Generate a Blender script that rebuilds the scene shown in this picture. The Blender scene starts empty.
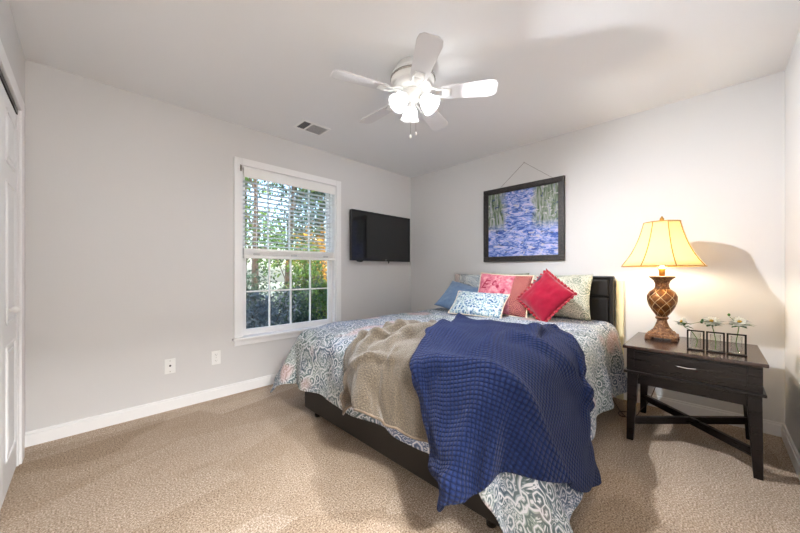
import bpy, bmesh, math, random
from math import pi, sin, cos, radians
from mathutils import Vector, Matrix, noise

C = bpy.context.scene.collection
SC = bpy.context.scene

# ------------------------------------------------------------------ camera, light, exposure
cam_data = bpy.data.cameras.new('camera')
cam = bpy.data.objects.new('camera', cam_data); C.objects.link(cam)
cam_data.sensor_width = 36.0
cam_data.lens = 313.5 / 800 * 36
cam_data.shift_y = 4.5 / 800
cam_data.clip_start = 0.02
cam.location = (0, 0, 1.106)
cam.rotation_euler = (pi / 2, 0, -pi / 4)
SC.camera = cam

world = bpy.data.worlds.new('world'); SC.world = world
world.use_nodes = True
wn = world.node_tree
bg = wn.nodes['Background']
sky = wn.nodes.new('ShaderNodeTexSky')
sky.sky_type = 'NISHITA'; sky.sun_disc = False
sky.sun_elevation = radians(42); sky.sun_rotation = radians(200)
sky.air_density = 1.0; sky.dust_density = 2.5
wn.links.new(sky.outputs[0], bg.inputs[0])
bg.inputs[1].default_value = 0.6

def light(name, kind, loc, energy, color=(1, 1, 1), size=0.1, rot=(0, 0, 0), size_y=None):
    l = bpy.data.lights.new(name, kind); l.energy = energy; l.color = color
    if kind == 'AREA':
        l.size = size
        if size_y: l.shape = 'RECTANGLE'; l.size_y = size_y
    elif kind == 'SUN': l.angle = size
    else: l.shadow_soft_size = size
    o = bpy.data.objects.new(name, l); C.objects.link(o)
    o.location = loc; o.rotation_euler = rot
    return o

light('sun', 'SUN', (0, 0, 6), 3.2, (1, .95, .86), radians(1.0), (radians(52), 0, radians(-28)))
HALL_FILL_WATTS = 185  # fill light added in the unseen hallway
FAN_WATTS = 90          # each bulb of the ceiling fan
LAMP_WATTS = 6.5         # the table lamp

SC.view_settings.view_transform = 'Standard'
SC.view_settings.look = 'None'
SC.view_settings.exposure = 0.42
SC.view_settings.gamma = 1.0
SC.view_settings.use_curve_mapping = False
SC.cycles.use_denoising = True
SC.cycles.max_bounces = 12
SC.cycles.diffuse_bounces = 6
SC.cycles.transparent_max_bounces = 16
SC.cycles.sample_clamp_indirect = 6
SC.cycles.caustics_reflective = False
SC.cycles.caustics_refractive = False

# ------------------------------------------------------------------ materials
def srgb(r, g, b):
    f = lambda c: (c / 255 / 12.92) if c / 255 <= .04045 else ((c / 255 + .055) / 1.055) ** 2.4
    return (f(r), f(g), f(b), 1)

class M:
    """small node builder around one principled material"""
    def __init__(s, name, color=(.5, .5, .5, 1), rough=.6, metal=0, spec=.5, **kw):
        s.m = bpy.data.materials.new(name); s.m.use_nodes = True
        s.t = s.m.node_tree; s.p = s.t.nodes['Principled BSDF']
        s.p.inputs['Base Color'].default_value = color
        s.p.inputs['Roughness'].default_value = rough
        s.p.inputs['Metallic'].default_value = metal
        s.p.inputs['Specular IOR Level'].default_value = spec
        for k, v in kw.items(): s.p.inputs[k.replace('_', ' ')].default_value = v
    def node(s, kind, **kw):
        n = s.t.nodes.new('ShaderNode' + kind)
        for k, v in kw.items(): setattr(n, k, v)
        return n
    def put(s, sock, v):
        if hasattr(v, 'is_output') or isinstance(v, bpy.types.NodeSocket): s.t.links.new(v, sock)
        else: sock.default_value = v
    def coord(s, which='Object', scale=(1, 1, 1), rot=(0, 0, 0)):
        c = s.node('TexCoord'); mp = s.node('Mapping')
        mp.inputs['Scale'].default_value = scale; mp.inputs['Rotation'].default_value = rot
        s.t.links.new(c.outputs[which], mp.inputs[0]); return mp.outputs[0]
    def math(s, op, a, b=0.0, c=None):
        n = s.node('Math', operation=op); s.put(n.inputs[0], a); s.put(n.inputs[1], b)
        if c is not None: s.put(n.inputs[2], c)
        return n.outputs[0]
    def vmath(s, op, a, b=(0, 0, 0)):
        n = s.node('VectorMath', operation=op); s.put(n.inputs[0], a); s.put(n.inputs[1], b)
        return n.outputs['Value'] if op in ('LENGTH', 'DOT_PRODUCT', 'DISTANCE') else n.outputs[0]
    def noise(s, vec, scale, detail=3, rough=.5, dist=0, out='Fac'):
        n = s.node('TexNoise'); s.put(n.inputs['Vector'], vec); n.inputs['Scale'].default_value = scale
        n.inputs['Detail'].default_value = detail; n.inputs['Roughness'].default_value = rough
        n.inputs['Distortion'].default_value = dist
        return n.outputs[out]
    def voro(s, vec, scale, feature='F1', rnd=1.0, dims='3D'):
        n = s.node('TexVoronoi', feature=feature, voronoi_dimensions=dims); s.put(n.inputs['Vector'], vec)
        n.inputs['Scale'].default_value = scale; n.inputs['Randomness'].default_value = rnd
        return n
    def ramp(s, fac, stops, interp='LINEAR'):
        n = s.node('ValToRGB'); s.put(n.inputs[0], fac); cr = n.color_ramp; cr.interpolation = interp
        while len(cr.elements) < len(stops): cr.elements.new(.5)
        for e, (p, c) in zip(cr.elements, stops):
            e.position = p; e.color = c if len(c) == 4 else (*c, 1)
        return n.outputs[0]
    def mix(s, fac, a, b, mode='MIX'):
        n = s.node('Mix', data_type='RGBA', blend_type=mode)
        s.put(n.inputs[0], fac); s.put(n.inputs[6], a); s.put(n.inputs[7], b)
        return n.outputs[2]
    def bump(s, h, strength=.3, dist=.01, prev=None):
        n = s.node('Bump'); n.inputs['Strength'].default_value = strength; n.inputs['Distance'].default_value = dist
        s.put(n.inputs['Height'], h)
        if prev is not None: s.t.links.new(prev, n.inputs['Normal'])
        s.t.links.new(n.outputs[0], s.p.inputs['Normal']); return n.outputs[0]
    def color(s, v): s.put(s.p.inputs['Base Color'], v)
    def rough(s, v): s.put(s.p.inputs['Roughness'], v)

def m_paint(name, rgb, rough=.55, amp=.06, scale=140):
    a = M(name, srgb(*rgb), rough, spec=.3)
    v = a.coord()
    a.bump(a.noise(v, scale, 3), amp, .004)
    return a.m

wall_mat = m_paint('wall_paint', (214, 213, 212), .6, .08, 120)
ceil_mat = m_paint('ceiling_paint', (232, 233, 234), .8, .1, 90)
trim_mat = m_paint('trim_paint', (240, 240, 240), .35, .01, 60)
blade_mat = m_paint('fan_blade_white', (214, 214, 216), .45, .0, 50)
door_mat = m_paint('door_paint', (236, 237, 238), .4, .02, 80)
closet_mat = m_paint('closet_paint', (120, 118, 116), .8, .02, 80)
white_plastic = m_paint('white_plastic', (240, 240, 238), .35, .0, 50)

def m_carpet():
    a = M('carpet', rough=.95, spec=.1)
    v = a.coord()
    fine = a.noise(v, 135, 5, .75)
    tuft = a.voro(v, 150).outputs['Distance']
    c = a.ramp(fine, [(.36, srgb(116, 98, 82)), (.5, srgb(190, 171, 152)), (.63, srgb(244, 230, 214))])
    # pile laid over by the vacuum: broad straight-sided strokes
    w = a.noise(a.coord(scale=(1, 2.2, 1), rot=(0, 0, .6)), 1.1, 1, .4, .3)
    st = a.ramp(w, [(.38, (.70, .66, .61, 1)), (.42, (.90, .88, .86, 1)), (.56, (.92, .91, .90, 1)), (.59, (1.0, 1, 1, 1))])
    c = a.mix(.7, c, st, 'MULTIPLY')
    strokes = a.voro(a.coord(scale=(1.1, 2.6, 1), rot=(0, 0, .75)), 1.0, dims='2D').outputs['Color']
    sr = a.node('SeparateColor'); a.t.links.new(strokes, sr.inputs[0])
    c = a.mix(1.0, c, a.ramp(sr.outputs[0], [(.1, (.78, .74, .69, 1)), (.9, (1, 1, 1, 1))]), 'MULTIPLY')
    br = a.noise(v, 9, 4, .65, 1.0)
    c = a.mix(a.ramp(br, [(.45, (0, 0, 0, 1)), (.75, (.25, .25, .25, 1))]), c, srgb(150, 126, 100))
    a.color(c)
    b1 = a.bump(tuft, .5, .006)
    a.bump(a.noise(v, 60, 5, .75), .8, .012, b1)
    return a.m
carpet_mat = m_carpet()

def m_dark_wood():
    a = M('dark_wood', rough=.28, spec=.35)
    v = a.coord(scale=(3, 1, 14))
    g = a.noise(v, 7, 5, .6, .6)
    a.color(a.ramp(g, [(.3, srgb(10, 6, 6)), (.6, srgb(20, 12, 11)), (.8, srgb(30, 19, 17))]))
    a.rough(a.ramp(g, [(.3, (.24,) * 3), (.8, (.4,) * 3)]))
    a.bump(g, .05, .002)
    return a.m
dark_wood = m_dark_wood()

def m_top_wood():
    a = M('dark_wood_top', rough=.22, spec=.6)
    v = a.coord(scale=(2, 14, 3))
    g = a.noise(v, 6, 5, .6, .5)
    a.color(a.ramp(g, [(.3, srgb(38, 24, 20)), (.6, srgb(62, 43, 37)), (.8, srgb(84, 60, 52))]))
    return a.m
top_wood = m_top_wood()

def m_leather():
    a = M('dark_leather', rough=.42, spec=.35)
    v = a.coord()
    g = a.noise(v, 6, 3)
    a.color(a.ramp(g, [(.3, srgb(15, 13, 12)), (.7, srgb(26, 23, 21))]))
    a.bump(a.voro(v, 260).outputs['Distance'], .12, .002)
    return a.m
leather = m_leather()

def m_cloth(name, rgb, rgb2=None, rough=.85, weave=500, amp=.2, sheen=.3):
    a = M(name, rough=rough, spec=.2, Sheen_Weight=sheen)
    v = a.coord()
    n = a.noise(v, 18, 4, .6)
    a.color(a.ramp(n, [(.3, srgb(*rgb)), (.7, srgb(*(rgb2 or rgb)))]))
    a.bump(a.noise(v, weave, 2), amp, .002)
    return a.m

def m_paisley(name, ground, dark, light, accent, scale=4.2, uv='UV', shift=None, accent2=None):
    """large ringed medallions with lobed borders, small scrolls between them"""
    a = M(name, rough=.85, spec=.15, Sheen_Weight=.05)
    v = a.coord(uv)
    def warp(vec, sc, amt):
        w = a.vmath('SCALE', a.vmath('SUBTRACT', a.noise(vec, sc, 2, out='Color'), (.5, .5, .5)))
        w.node.inputs['Scale'].default_value = amt
        return a.vmath('ADD', vec, w)
    def medallion(vec, sc, rings, lobes, r0):
        vo = a.voro(vec, sc, dims='2D', rnd=.75)
        rel = a.vmath('SUBTRACT', vec, vo.outputs['Position'])
        sep = a.node('SeparateXYZ'); a.t.links.new(rel, sep.inputs[0])
        ang = a.math('ARCTAN2', sep.outputs[1], sep.outputs[0])
        d = a.math('MULTIPLY', a.vmath('LENGTH', rel), sc)
        lob = a.math('MULTIPLY', a.math('ABSOLUTE', a.math('SINE', a.math('MULTIPLY', ang, lobes))), .035)
        dd = a.math('ADD', a.math('ADD', d, lob), a.math('MULTIPLY', ang, .02))
        line = a.math('SINE', a.math('MULTIPLY', dd, rings))
        inside = a.ramp(dd, [(r0, (1,) * 3), (r0 + .02, (0,) * 3)])
        return line, inside, dd
    big, in_big, dbig = medallion(warp(v, 2.6, .16), scale, 62, 5, .40)
    small, in_small, dsm = medallion(warp(v, 5, .05), scale * 3.4, 24, 3, .42)
    scroll = a.math('SINE', a.math('MULTIPLY', a.noise(v, scale * 1.9, 3, .6, 1.6), 70))
    f = a.mix(in_small, a.math('MULTIPLY', scroll, .9), small)
    # rings alternate between plain line work and bands filled with small motifs
    band = a.ramp(a.math('SINE', a.math('MULTIPLY', dbig, 26)), [(.45, (0,) * 3), (.55, (1,) * 3)])
    f = a.mix(a.math('MULTIPLY', in_big, band), f, big)
    g = a.noise(v, 1.5, 2, .5)
    base = a.mix(a.ramp(g, [(.42, (0,) * 3), (.58, (1,) * 3)]), srgb(*ground), srgb(*(shift or ground)))
    tone = a.noise(v, 3.4, 3, .6)
    ink = a.mix(a.ramp(tone, [(.42, (0,) * 3), (.6, (1,) * 3)]), srgb(*dark), srgb(*(accent2 or dark)))
    wash = a.ramp(a.noise(v, 5, 3, .6, .5), [(.45, (0,) * 3), (.54, (1,) * 3)])
    base = a.mix(wash, base, a.mix(.5, ink, base))
    c = a.mix(a.ramp(f, [(.45, (0,) * 3), (.75, (1,) * 3)]), base, srgb(*light))
    c = a.mix(a.ramp(a.math('MULTIPLY', f, -1), [(.25, (0,) * 3), (.80, (.72,) * 3)]), c, ink)
    warm = a.ramp(a.noise(warp(v, 4, .1), 3.1, 1), [(.60, (0,) * 3), (.68, (.55,) * 3)])
    c = a.mix(warm, c, srgb(*accent))
    a.color(c)
    a.bump(a.noise(v, 300, 2), .12, .002)
    return a.m

duvet_mat = m_paisley('duvet_paisley', (134, 146, 172), (46, 62, 90), (196, 198, 204), (192, 156, 152),
                      scale=3.6, shift=(150, 162, 156), accent2=(58, 76, 74))
sham_mat = m_paisley('sham_paisley', (160, 168, 174), (64, 78, 92), (216, 216, 210), (198, 170, 160), scale=7, shift=(178, 184, 176))
sham_mat2 = m_paisley('cream_sham_paisley', (186, 190, 174), (84, 104, 94), (216, 212, 198), (204, 176, 156), scale=7, shift=(194, 188, 170))
sham_mat3 = m_paisley('green_cushion_pattern', (130, 140, 120), (58, 66, 58), (200, 196, 176), (178, 140, 120), scale=12)

def m_blue_floral():
    a = M('blue_floral', rough=.8, spec=.2)
    v = a.coord('UV')
    w = a.vmath('ADD', v, a.vmath('SCALE', a.noise(v, 20, 2, out='Color')))
    w.node.inputs[1].links[0].from_node.inputs['Scale'].default_value = .03
    d = a.voro(w, 34, dims='2D').outputs['Distance']
    d2 = a.voro(w, 62, dims='2D').outputs['Distance']
    c = a.ramp(d, [(.0, srgb(20, 50, 94)), (.27, srgb(62, 104, 146)), (.40, srgb(176, 190, 200)), (.75, srgb(206, 212, 210))])
    sel = a.ramp(a.noise(v, 16, 2), [(.45, (0,) * 3), (.55, (1,) * 3)])
    c2 = a.ramp(d2, [(.0, srgb(60, 98, 128)), (.3, srgb(120, 160, 172)), (.5, srgb(200, 206, 202))])
    a.color(a.mix(sel, c, c2)); a.bump(a.noise(v, 400, 2), .1, .002)
    return a.m
def m_pink():
    a = M('pink_print', rough=.85, spec=.2)
    v = a.coord('UV')
    sep = a.node('SeparateXYZ'); a.t.links.new(v, sep.inputs[0])
    d = a.voro(v, 30, dims='2D').outputs['Distance']
    pink = a.ramp(a.noise(v, 24, 3, .6, .8), [(.35, srgb(176, 84, 104)), (.5, srgb(200, 116, 132)), (.65, srgb(212, 154, 156))])
    # patterned border with rosettes
    vo = a.voro(v, 17, dims='2D', rnd=.5)
    rr = a.math('SINE', a.math('MULTIPLY', vo.outputs['Distance'], 26))
    bor = a.ramp(rr, [(.1, srgb(120, 56, 64)), (.45, srgb(188, 118, 102)), (.7, srgb(210, 168, 132)), (.95, srgb(180, 84, 96))])
    mask = a.ramp(sep.outputs[0], [(.105, (0,) * 3), (.112, (1,) * 3)])
    a.color(a.mix(mask, pink, bor)); a.bump(d, .1, .002)
    return a.m
blue_floral = m_blue_floral(); pink_mat = m_pink()
red_mat = m_cloth('red_cotton', (136, 2, 36), (150, 4, 44), weave=420, amp=.15)
red_trim = m_cloth('red_ruffle', (140, 10, 34), (176, 48, 60), weave=300)
slate_mat = m_cloth('slate_blue_cotton', (88, 112, 144), (108, 132, 160))
lace_mat = m_cloth('cream_edge', (226, 206, 178), (236, 222, 200))
ink_mat = m_cloth('magenta_lettering', (150, 34, 66), (160, 44, 74))
mattress_mat = m_cloth('mattress_cloth', (214, 212, 206))
lining_mat = m_cloth('grey_lining', (176, 168, 164))
tie_mat = m_cloth('dark_plum_tie', (74, 50, 62), (110, 80, 88))

def m_waffle():
    a = M('navy_waffle', rough=.9, spec=.1, Sheen_Weight=.06)
    v = a.coord('UV')
    sep = a.node('SeparateXYZ'); a.t.links.new(v, sep.inputs[0])
    k = 2 * pi / .0165
    sx = a.math('ABSOLUTE', a.math('SINE', a.math('MULTIPLY', sep.outputs[0], k / 2)))
    sy = a.math('ABSOLUTE', a.math('SINE', a.math('MULTIPLY', sep.outputs[1], k / 2)))
    cell = a.math('MULTIPLY', a.math('POWER', sx, .7), a.math('POWER', sy, .7))
    n = a.noise(v, 260, 3, .6)
    # self-shadow of the weave put into the colour: recesses darker, raised parts lighter
    c = a.ramp(cell, [(.15, srgb(9, 15, 42)), (.7, srgb(25, 38, 76)), (1, srgb(34, 48, 88))])
    a.color(a.mix(.25, c, a.ramp(n, [(.3, srgb(18, 26, 60)), (.7, srgb(46, 64, 114))])))
    b = a.bump(cell, .9, .007)
    a.bump(n, .3, .002, b)
    return a.m
def m_fleece():
    a = M('taupe_fleece', rough=.95, spec=.1, Sheen_Weight=.4)
    v = a.coord('UV')
    n = a.noise(v, 150, 4, .7)
    a.color(a.ramp(n, [(.3, srgb(52, 45, 38)), (.5, srgb(92, 82, 69)), (.7, srgb(126, 115, 99))]))
    a.bump(n, .7, .008)
    return a.m
navy_mat = m_waffle(); taupe_mat = m_fleece()
taupe_hem = m_cloth('taupe_binding', (98, 86, 72), (116, 102, 86))

metal_mat = M('brushed_nickel', srgb(190, 186, 180), .25, 1.0).m
dark_metal = M('black_iron', srgb(26, 24, 24), .45, .6).m
brass_mat = M('aged_brass', srgb(176, 132, 66), .3, 1.0).m
tv_black = M('tv_black_plastic', srgb(16, 16, 17), .25, 0).m
tv_screen = M('tv_screen_glass', srgb(30, 31, 32), .06, 0, .5).m
tv_mark = M('tv_grey_mark', srgb(150, 150, 150), .4, 0).m
cord_mat = M('cord_brown', srgb(60, 34, 26), .5).m
dark_void = M('duct_dark', srgb(60, 60, 62), .9).m
cream_wood = m_paint('cream_board', (226, 218, 180), .5, .02, 60)

def m_urn():
    a = M('urn_bronze', rough=.3, spec=.6, Metallic=.35)
    v = a.coord()
    sep = a.node('SeparateXYZ'); a.t.links.new(v, sep.inputs[0])
    ang = a.math('ARCTAN2', sep.outputs[1], sep.outputs[0])
    za = a.math('MULTIPLY', sep.outputs[2], 42)
    d1 = a.math('ABSOLUTE', a.math('SINE', a.math('ADD', a.math('MULTIPLY', ang, 4), za)))
    d2 = a.math('ABSOLUTE', a.math('SINE', a.math('SUBTRACT', a.math('MULTIPLY', ang, 4), za)))
    line = a.math('MINIMUM', d1, d2)
    n = a.noise(v, 22, 4, .6, .5)
    body = a.ramp(n, [(.3, srgb(58, 28, 12)), (.55, srgb(122, 70, 26)), (.75, srgb(176, 118, 50))])
    a.color(a.mix(a.ramp(line, [(.07, (1,) * 3), (.13, (0,) * 3)]), body, srgb(206, 178, 130)))
    a.bump(a.ramp(line, [(.05, (1,) * 3), (.2, (0,) * 3)]), .5, .004)
    return a.m
def m_resin():
    a = M('carved_resin', rough=.5, spec=.4)
    v = a.coord()
    n = a.noise(v, 55, 5, .7, 1.2)
    a.color(a.ramp(n, [(.3, srgb(50, 26, 14)), (.5, srgb(112, 72, 42)), (.7, srgb(184, 142, 96))]))
    a.bump(n, .6, .006)
    return a.m
urn_mat = m_urn(); resin_mat = m_resin()

def m_thin(name, rgb, transp, rough=.6, mix_diff=.35):
    """thin lit fabric or frosted glass: part lets light straight through, part scatters it"""
    m = bpy.data.materials.new(name); m.use_nodes = True; t = m.node_tree
    t.nodes.remove(t.nodes['Principled BSDF'])
    o = t.nodes['Material Output']
    tr = t.nodes.new('ShaderNodeBsdfTranslucent'); tr.inputs[0].default_value = srgb(*rgb)
    df = t.nodes.new('ShaderNodeBsdfDiffuse'); df.inputs[0].default_value = srgb(*rgb)
    tp = t.nodes.new('ShaderNodeBsdfTransparent'); tp.inputs[0].default_value = srgb(*rgb)
    m1 = t.nodes.new('ShaderNodeMixShader'); m1.inputs[0].default_value = mix_diff
    m2 = t.nodes.new('ShaderNodeMixShader'); m2.inputs[0].default_value = transp
    t.links.new(tr.outputs[0], m1.inputs[1]); t.links.new(df.outputs[0], m1.inputs[2])
    t.links.new(m1.outputs[0], m2.inputs[1]); t.links.new(tp.outputs[0], m2.inputs[2])
    t.links.new(m2.outputs[0], o.inputs[0])
    return m
shade_mat = m_thin('lamp_shade_fabric', (250, 233, 188), .0, mix_diff=.45)
frost_mat = m_thin('frosted_glass', (168, 168, 166), .20, mix_diff=.35)
shade_trim = m_cloth('shade_gold_trim', (168, 124, 50), (190, 146, 70))

def m_emit(name, rgb, s):
    a = M(name, srgb(*rgb), .4); a.p.inputs['Emission Color'].default_value = srgb(*rgb)
    a.p.inputs['Emission Strength'].default_value = s; return a.m
bulb_mats = [m_emit('bulb_lit', (248, 250, 255), w * FAN_WATTS / (pi * .0095)) for w in (.22, 1.95, .22)]
hall_fill_mat = m_emit('hall_fill_lit', (255, 250, 244), 3)  # glowing face of the added fill fixture
warm_bulb = m_emit('warm_bulb_lit', (255, 236, 206), LAMP_WATTS / (pi * .0125))

def m_glass():
    m = bpy.data.materials.new('clear_glass'); m.use_nodes = True; t = m.node_tree
    t.nodes.remove(t.nodes['Principled BSDF']); o = t.nodes['Material Output']
    g = t.nodes.new('ShaderNodeBsdfGlossy'); g.inputs['Roughness'].default_value = .02
    tp = t.nodes.new('ShaderNodeBsdfTransparent'); tp.inputs[0].default_value = (.97, .985, .98, 1)
    lw = t.nodes.new('ShaderNodeLayerWeight'); lw.inputs[0].default_value = .5
    pw = t.nodes.new('ShaderNodeMath'); pw.operation = 'POWER'; pw.inputs[1].default_value = 5
    t.links.new(lw.outputs['Facing'], pw.inputs[0])
    fr = t.nodes.new('ShaderNodeMath'); fr.operation = 'MULTIPLY_ADD'; fr.inputs[1].default_value = .7; fr.inputs[2].default_value = .04
    t.links.new(pw.outputs[0], fr.inputs[0])
    mx = t.nodes.new('ShaderNodeMixShader')
    t.links.new(fr.outputs[0], mx.inputs[0]); t.links.new(tp.outputs[0], mx.inputs[1]); t.links.new(g.outputs[0], mx.inputs[2])
    t.links.new(mx.outputs[0], o.inputs[0]); return m
glass_mat = m_glass()

def m_painting():
    """plain abstract picture in blues, greens and lilac"""
    a = M('abstract_canvas', rough=.5, spec=.3)
    v = a.coord('UV')
    sep = a.node('SeparateXYZ'); a.t.links.new(v, sep.inputs[0])
    X, Y = sep.outputs[0], sep.outputs[1]
    st = a.coord('UV', scale=(5, 13, 1))
    n = a.noise(st, 1.5, 4, .7, 1.4)
    water = a.ramp(n, [(.28, srgb(30, 48, 128)), (.42, srgb(62, 96, 180)), (.52, srgb(150, 168, 222)), (.62, srgb(216, 206, 230)), (.75, srgb(88, 120, 176))])
    vv = a.coord('UV', scale=(26, 3, 1), rot=(0, 0, .1))
    reeds = a.ramp(a.noise(vv, 1.3, 3, .7, .6), [(.32, srgb(50, 74, 56)), (.46, srgb(112, 128, 104)), (.58, srgb(176, 180, 178)), (.7, srgb(84, 98, 140))])
    edge = a.math('ADD', a.math('ABSOLUTE', a.math('SUBTRACT', X, .47)), a.math('MULTIPLY', a.noise(v, 7, 2), .22))
    low = a.ramp(Y, [(.38, (0,) * 3), (.52, (1,) * 3)])
    mask = a.math('MULTIPLY', a.ramp(edge, [(.28, (0,) * 3), (.36, (1,) * 3)]), low)
    c = a.mix(mask, water, reeds)
    dabs = a.noise(a.coord('UV', scale=(9, 16, 1)), 1.2, 3, .6, .8)
    c = a.mix(a.ramp(dabs, [(.60, (0,) * 3), (.64, (.8,) * 3)]), c, srgb(206, 200, 204))
    c = a.mix(a.ramp(dabs, [(.34, (.8,) * 3), (.38, (0,) * 3)]), c, srgb(44, 66, 110))
    a.color(c); a.bump(n, .3, .002)
    return a.m
painting_mat = m_painting()
def m_frame():
    a = M('dark_carved_frame', rough=.45)
    v = a.coord()
    n = a.voro(v, 70).outputs['Distance']
    a.color(a.ramp(n, [(.1, srgb(66, 56, 50)), (.5, srgb(34, 29, 28)), (.8, srgb(20, 18, 18))]))
    a.bump(n, .5, .004); return a.m
frame_mat = m_frame()

def m_leaf(name, c1, c2, c3):
    a = M(name, rough=.5, spec=.3)
    oi = a.noise(a.coord(), 2.6, 2, .6)
    a.color(a.ramp(oi, [(.3, srgb(*c1)), (.5, srgb(*c2)), (.72, srgb(*c3))])); return a.m
leaf_green = m_leaf('leaf_green', (28, 58, 22), (66, 104, 36), (128, 150, 62))
leaf_dark = m_leaf('leaf_dark', (22, 38, 34), (48, 72, 58), (96, 112, 88))
leaf_grey = m_leaf('leaf_blue_grey', (44, 54, 62), (92, 102, 108), (150, 150, 150))
leaf_autumn = m_leaf('leaf_autumn', (120, 74, 20), (196, 140, 34), (104, 116, 40))
bark_mat = m_cloth('bark', (58, 46, 38), (92, 78, 66), weave=40, amp=.8)
lawn_mat = m_cloth('lawn_grass', (70, 84, 40), (118, 116, 62), weave=60, amp=.9)
petal_mat = m_cloth('petal_white', (244, 242, 226), (250, 248, 238), sheen=.1)
pollen_mat = m_cloth('pollen_brown', (120, 92, 30), (168, 136, 50), weave=200, amp=.6)
stem_mat = m_cloth('stem_green', (60, 100, 36), (90, 130, 52))
sprig_mat = m_cloth('sprig_green', (26, 66, 20), (60, 106, 38))

# ------------------------------------------------------------------ duvet shape
RX0,RX1,RY0,RY1,ZT=1.24,3.12,.68,2.21,.680
def sm(x):
    x=max(0,min(1,x)); return x*x*(3-2*x)
def hang(d,r,phi):
    """arc length past the mattress edge -> (outwards, down)"""
    amax=math.pi/2-phi
    if d<=0: return 0,0
    if d<r*amax: return r*math.sin(d/r), r*(1-math.cos(d/r))
    s=d-r*amax
    return r*math.sin(amax)+s*math.sin(phi), r*(1-math.cos(amax))+s*math.cos(phi)
def duvet_point(a,b):
    """flat duvet coordinates (a along the bed, b across) -> place over the bed"""
    cx=min(max(a,RX0),RX1); cy=min(max(b,RY0),RY1)
    dx=a-cx; dy=b-cy
    d=math.hypot(dx,dy)
    # crown and puff of the top
    u=(cx-RX0)/(RX1-RX0); v=(cy-RY0)/(RY1-RY0)
    z=ZT+.012*math.sin(math.pi*v)-.02*(1-sm((cx-RX0)/.25))
    p=Vector((a*3.1,b*3.1,0))
    z+=.010*noise.noise(p)+.006*noise.noise(p*2.3+Vector((5,1,0)))
    if d==0:
        # shallow dents along the top
        z+=.005*math.sin(a*9+2*noise.noise(p*.7))*math.sin(b*5)
        return Vector((a,b,z)),d
    ang=math.atan2(abs(dy),abs(dx))          # 0 = foot direction, pi/2 = side
    k=ang/(math.pi/2)
    near=dy<0 or (dy==0 and b<1.4)
    w=sm((1.9-cx)/.6)
    phiside=(.15+.27*w) if near else .30
    phi=.10*(1-k)+phiside*k
    corner=math.sin(2*ang)
    if not near: phi+=.36*corner
    else: phi+=.05*corner
    r=.125
    out,down=hang(d,r,phi)
    # hanging folds
    per=(cy*1.0) if k<.01 else ((cx*1.0) if k>.99 else 0)
    if k<.01: s=b*13
    elif k>.99: s=a*13
    else: s=(RY0*13 if near else RY1*13)+(k*5.5)
    g=sm((d-.12)/.35)
    out+=g*(.022*math.sin(s+1.3*noise.noise(Vector((a*2,b*2,3))))+.03*noise.noise(Vector((a*3.3,b*3.3,7))))
    if 0.01<k<.99: out+=g*.04*math.sin(k*math.pi*3)*corner
    out+=.012*noise.noise(Vector((a*7,b*7,1)))*sm(d/.1)
    n=Vector((dx,dy,0)).normalized()
    zz=z-down
    if zz<.03: 
        out+=(.03-zz)*.5; zz=.03+.012*abs(math.sin(a*30))
    return Vector((cx,cy,0))+n*out+Vector((0,0,zz)),d
def duvet_grid(na=120,nb=120):
    V=[]
    for i in range(na+1):
        a=i/na
        for j in range(nb+1):
            b=j/nb
            # flat outline: foot .47; far side .45; near side .66 at the foot to .50 at the head
            A=(RX0-.47)+a*(RX1+.03-(RX0-.47))
            near=.58+.07*sm((2.4-A)/1.2)
            B=(RY0-near)+b*(RY1+.45-(RY0-near))
            V.append((A,B))
    return V

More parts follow.
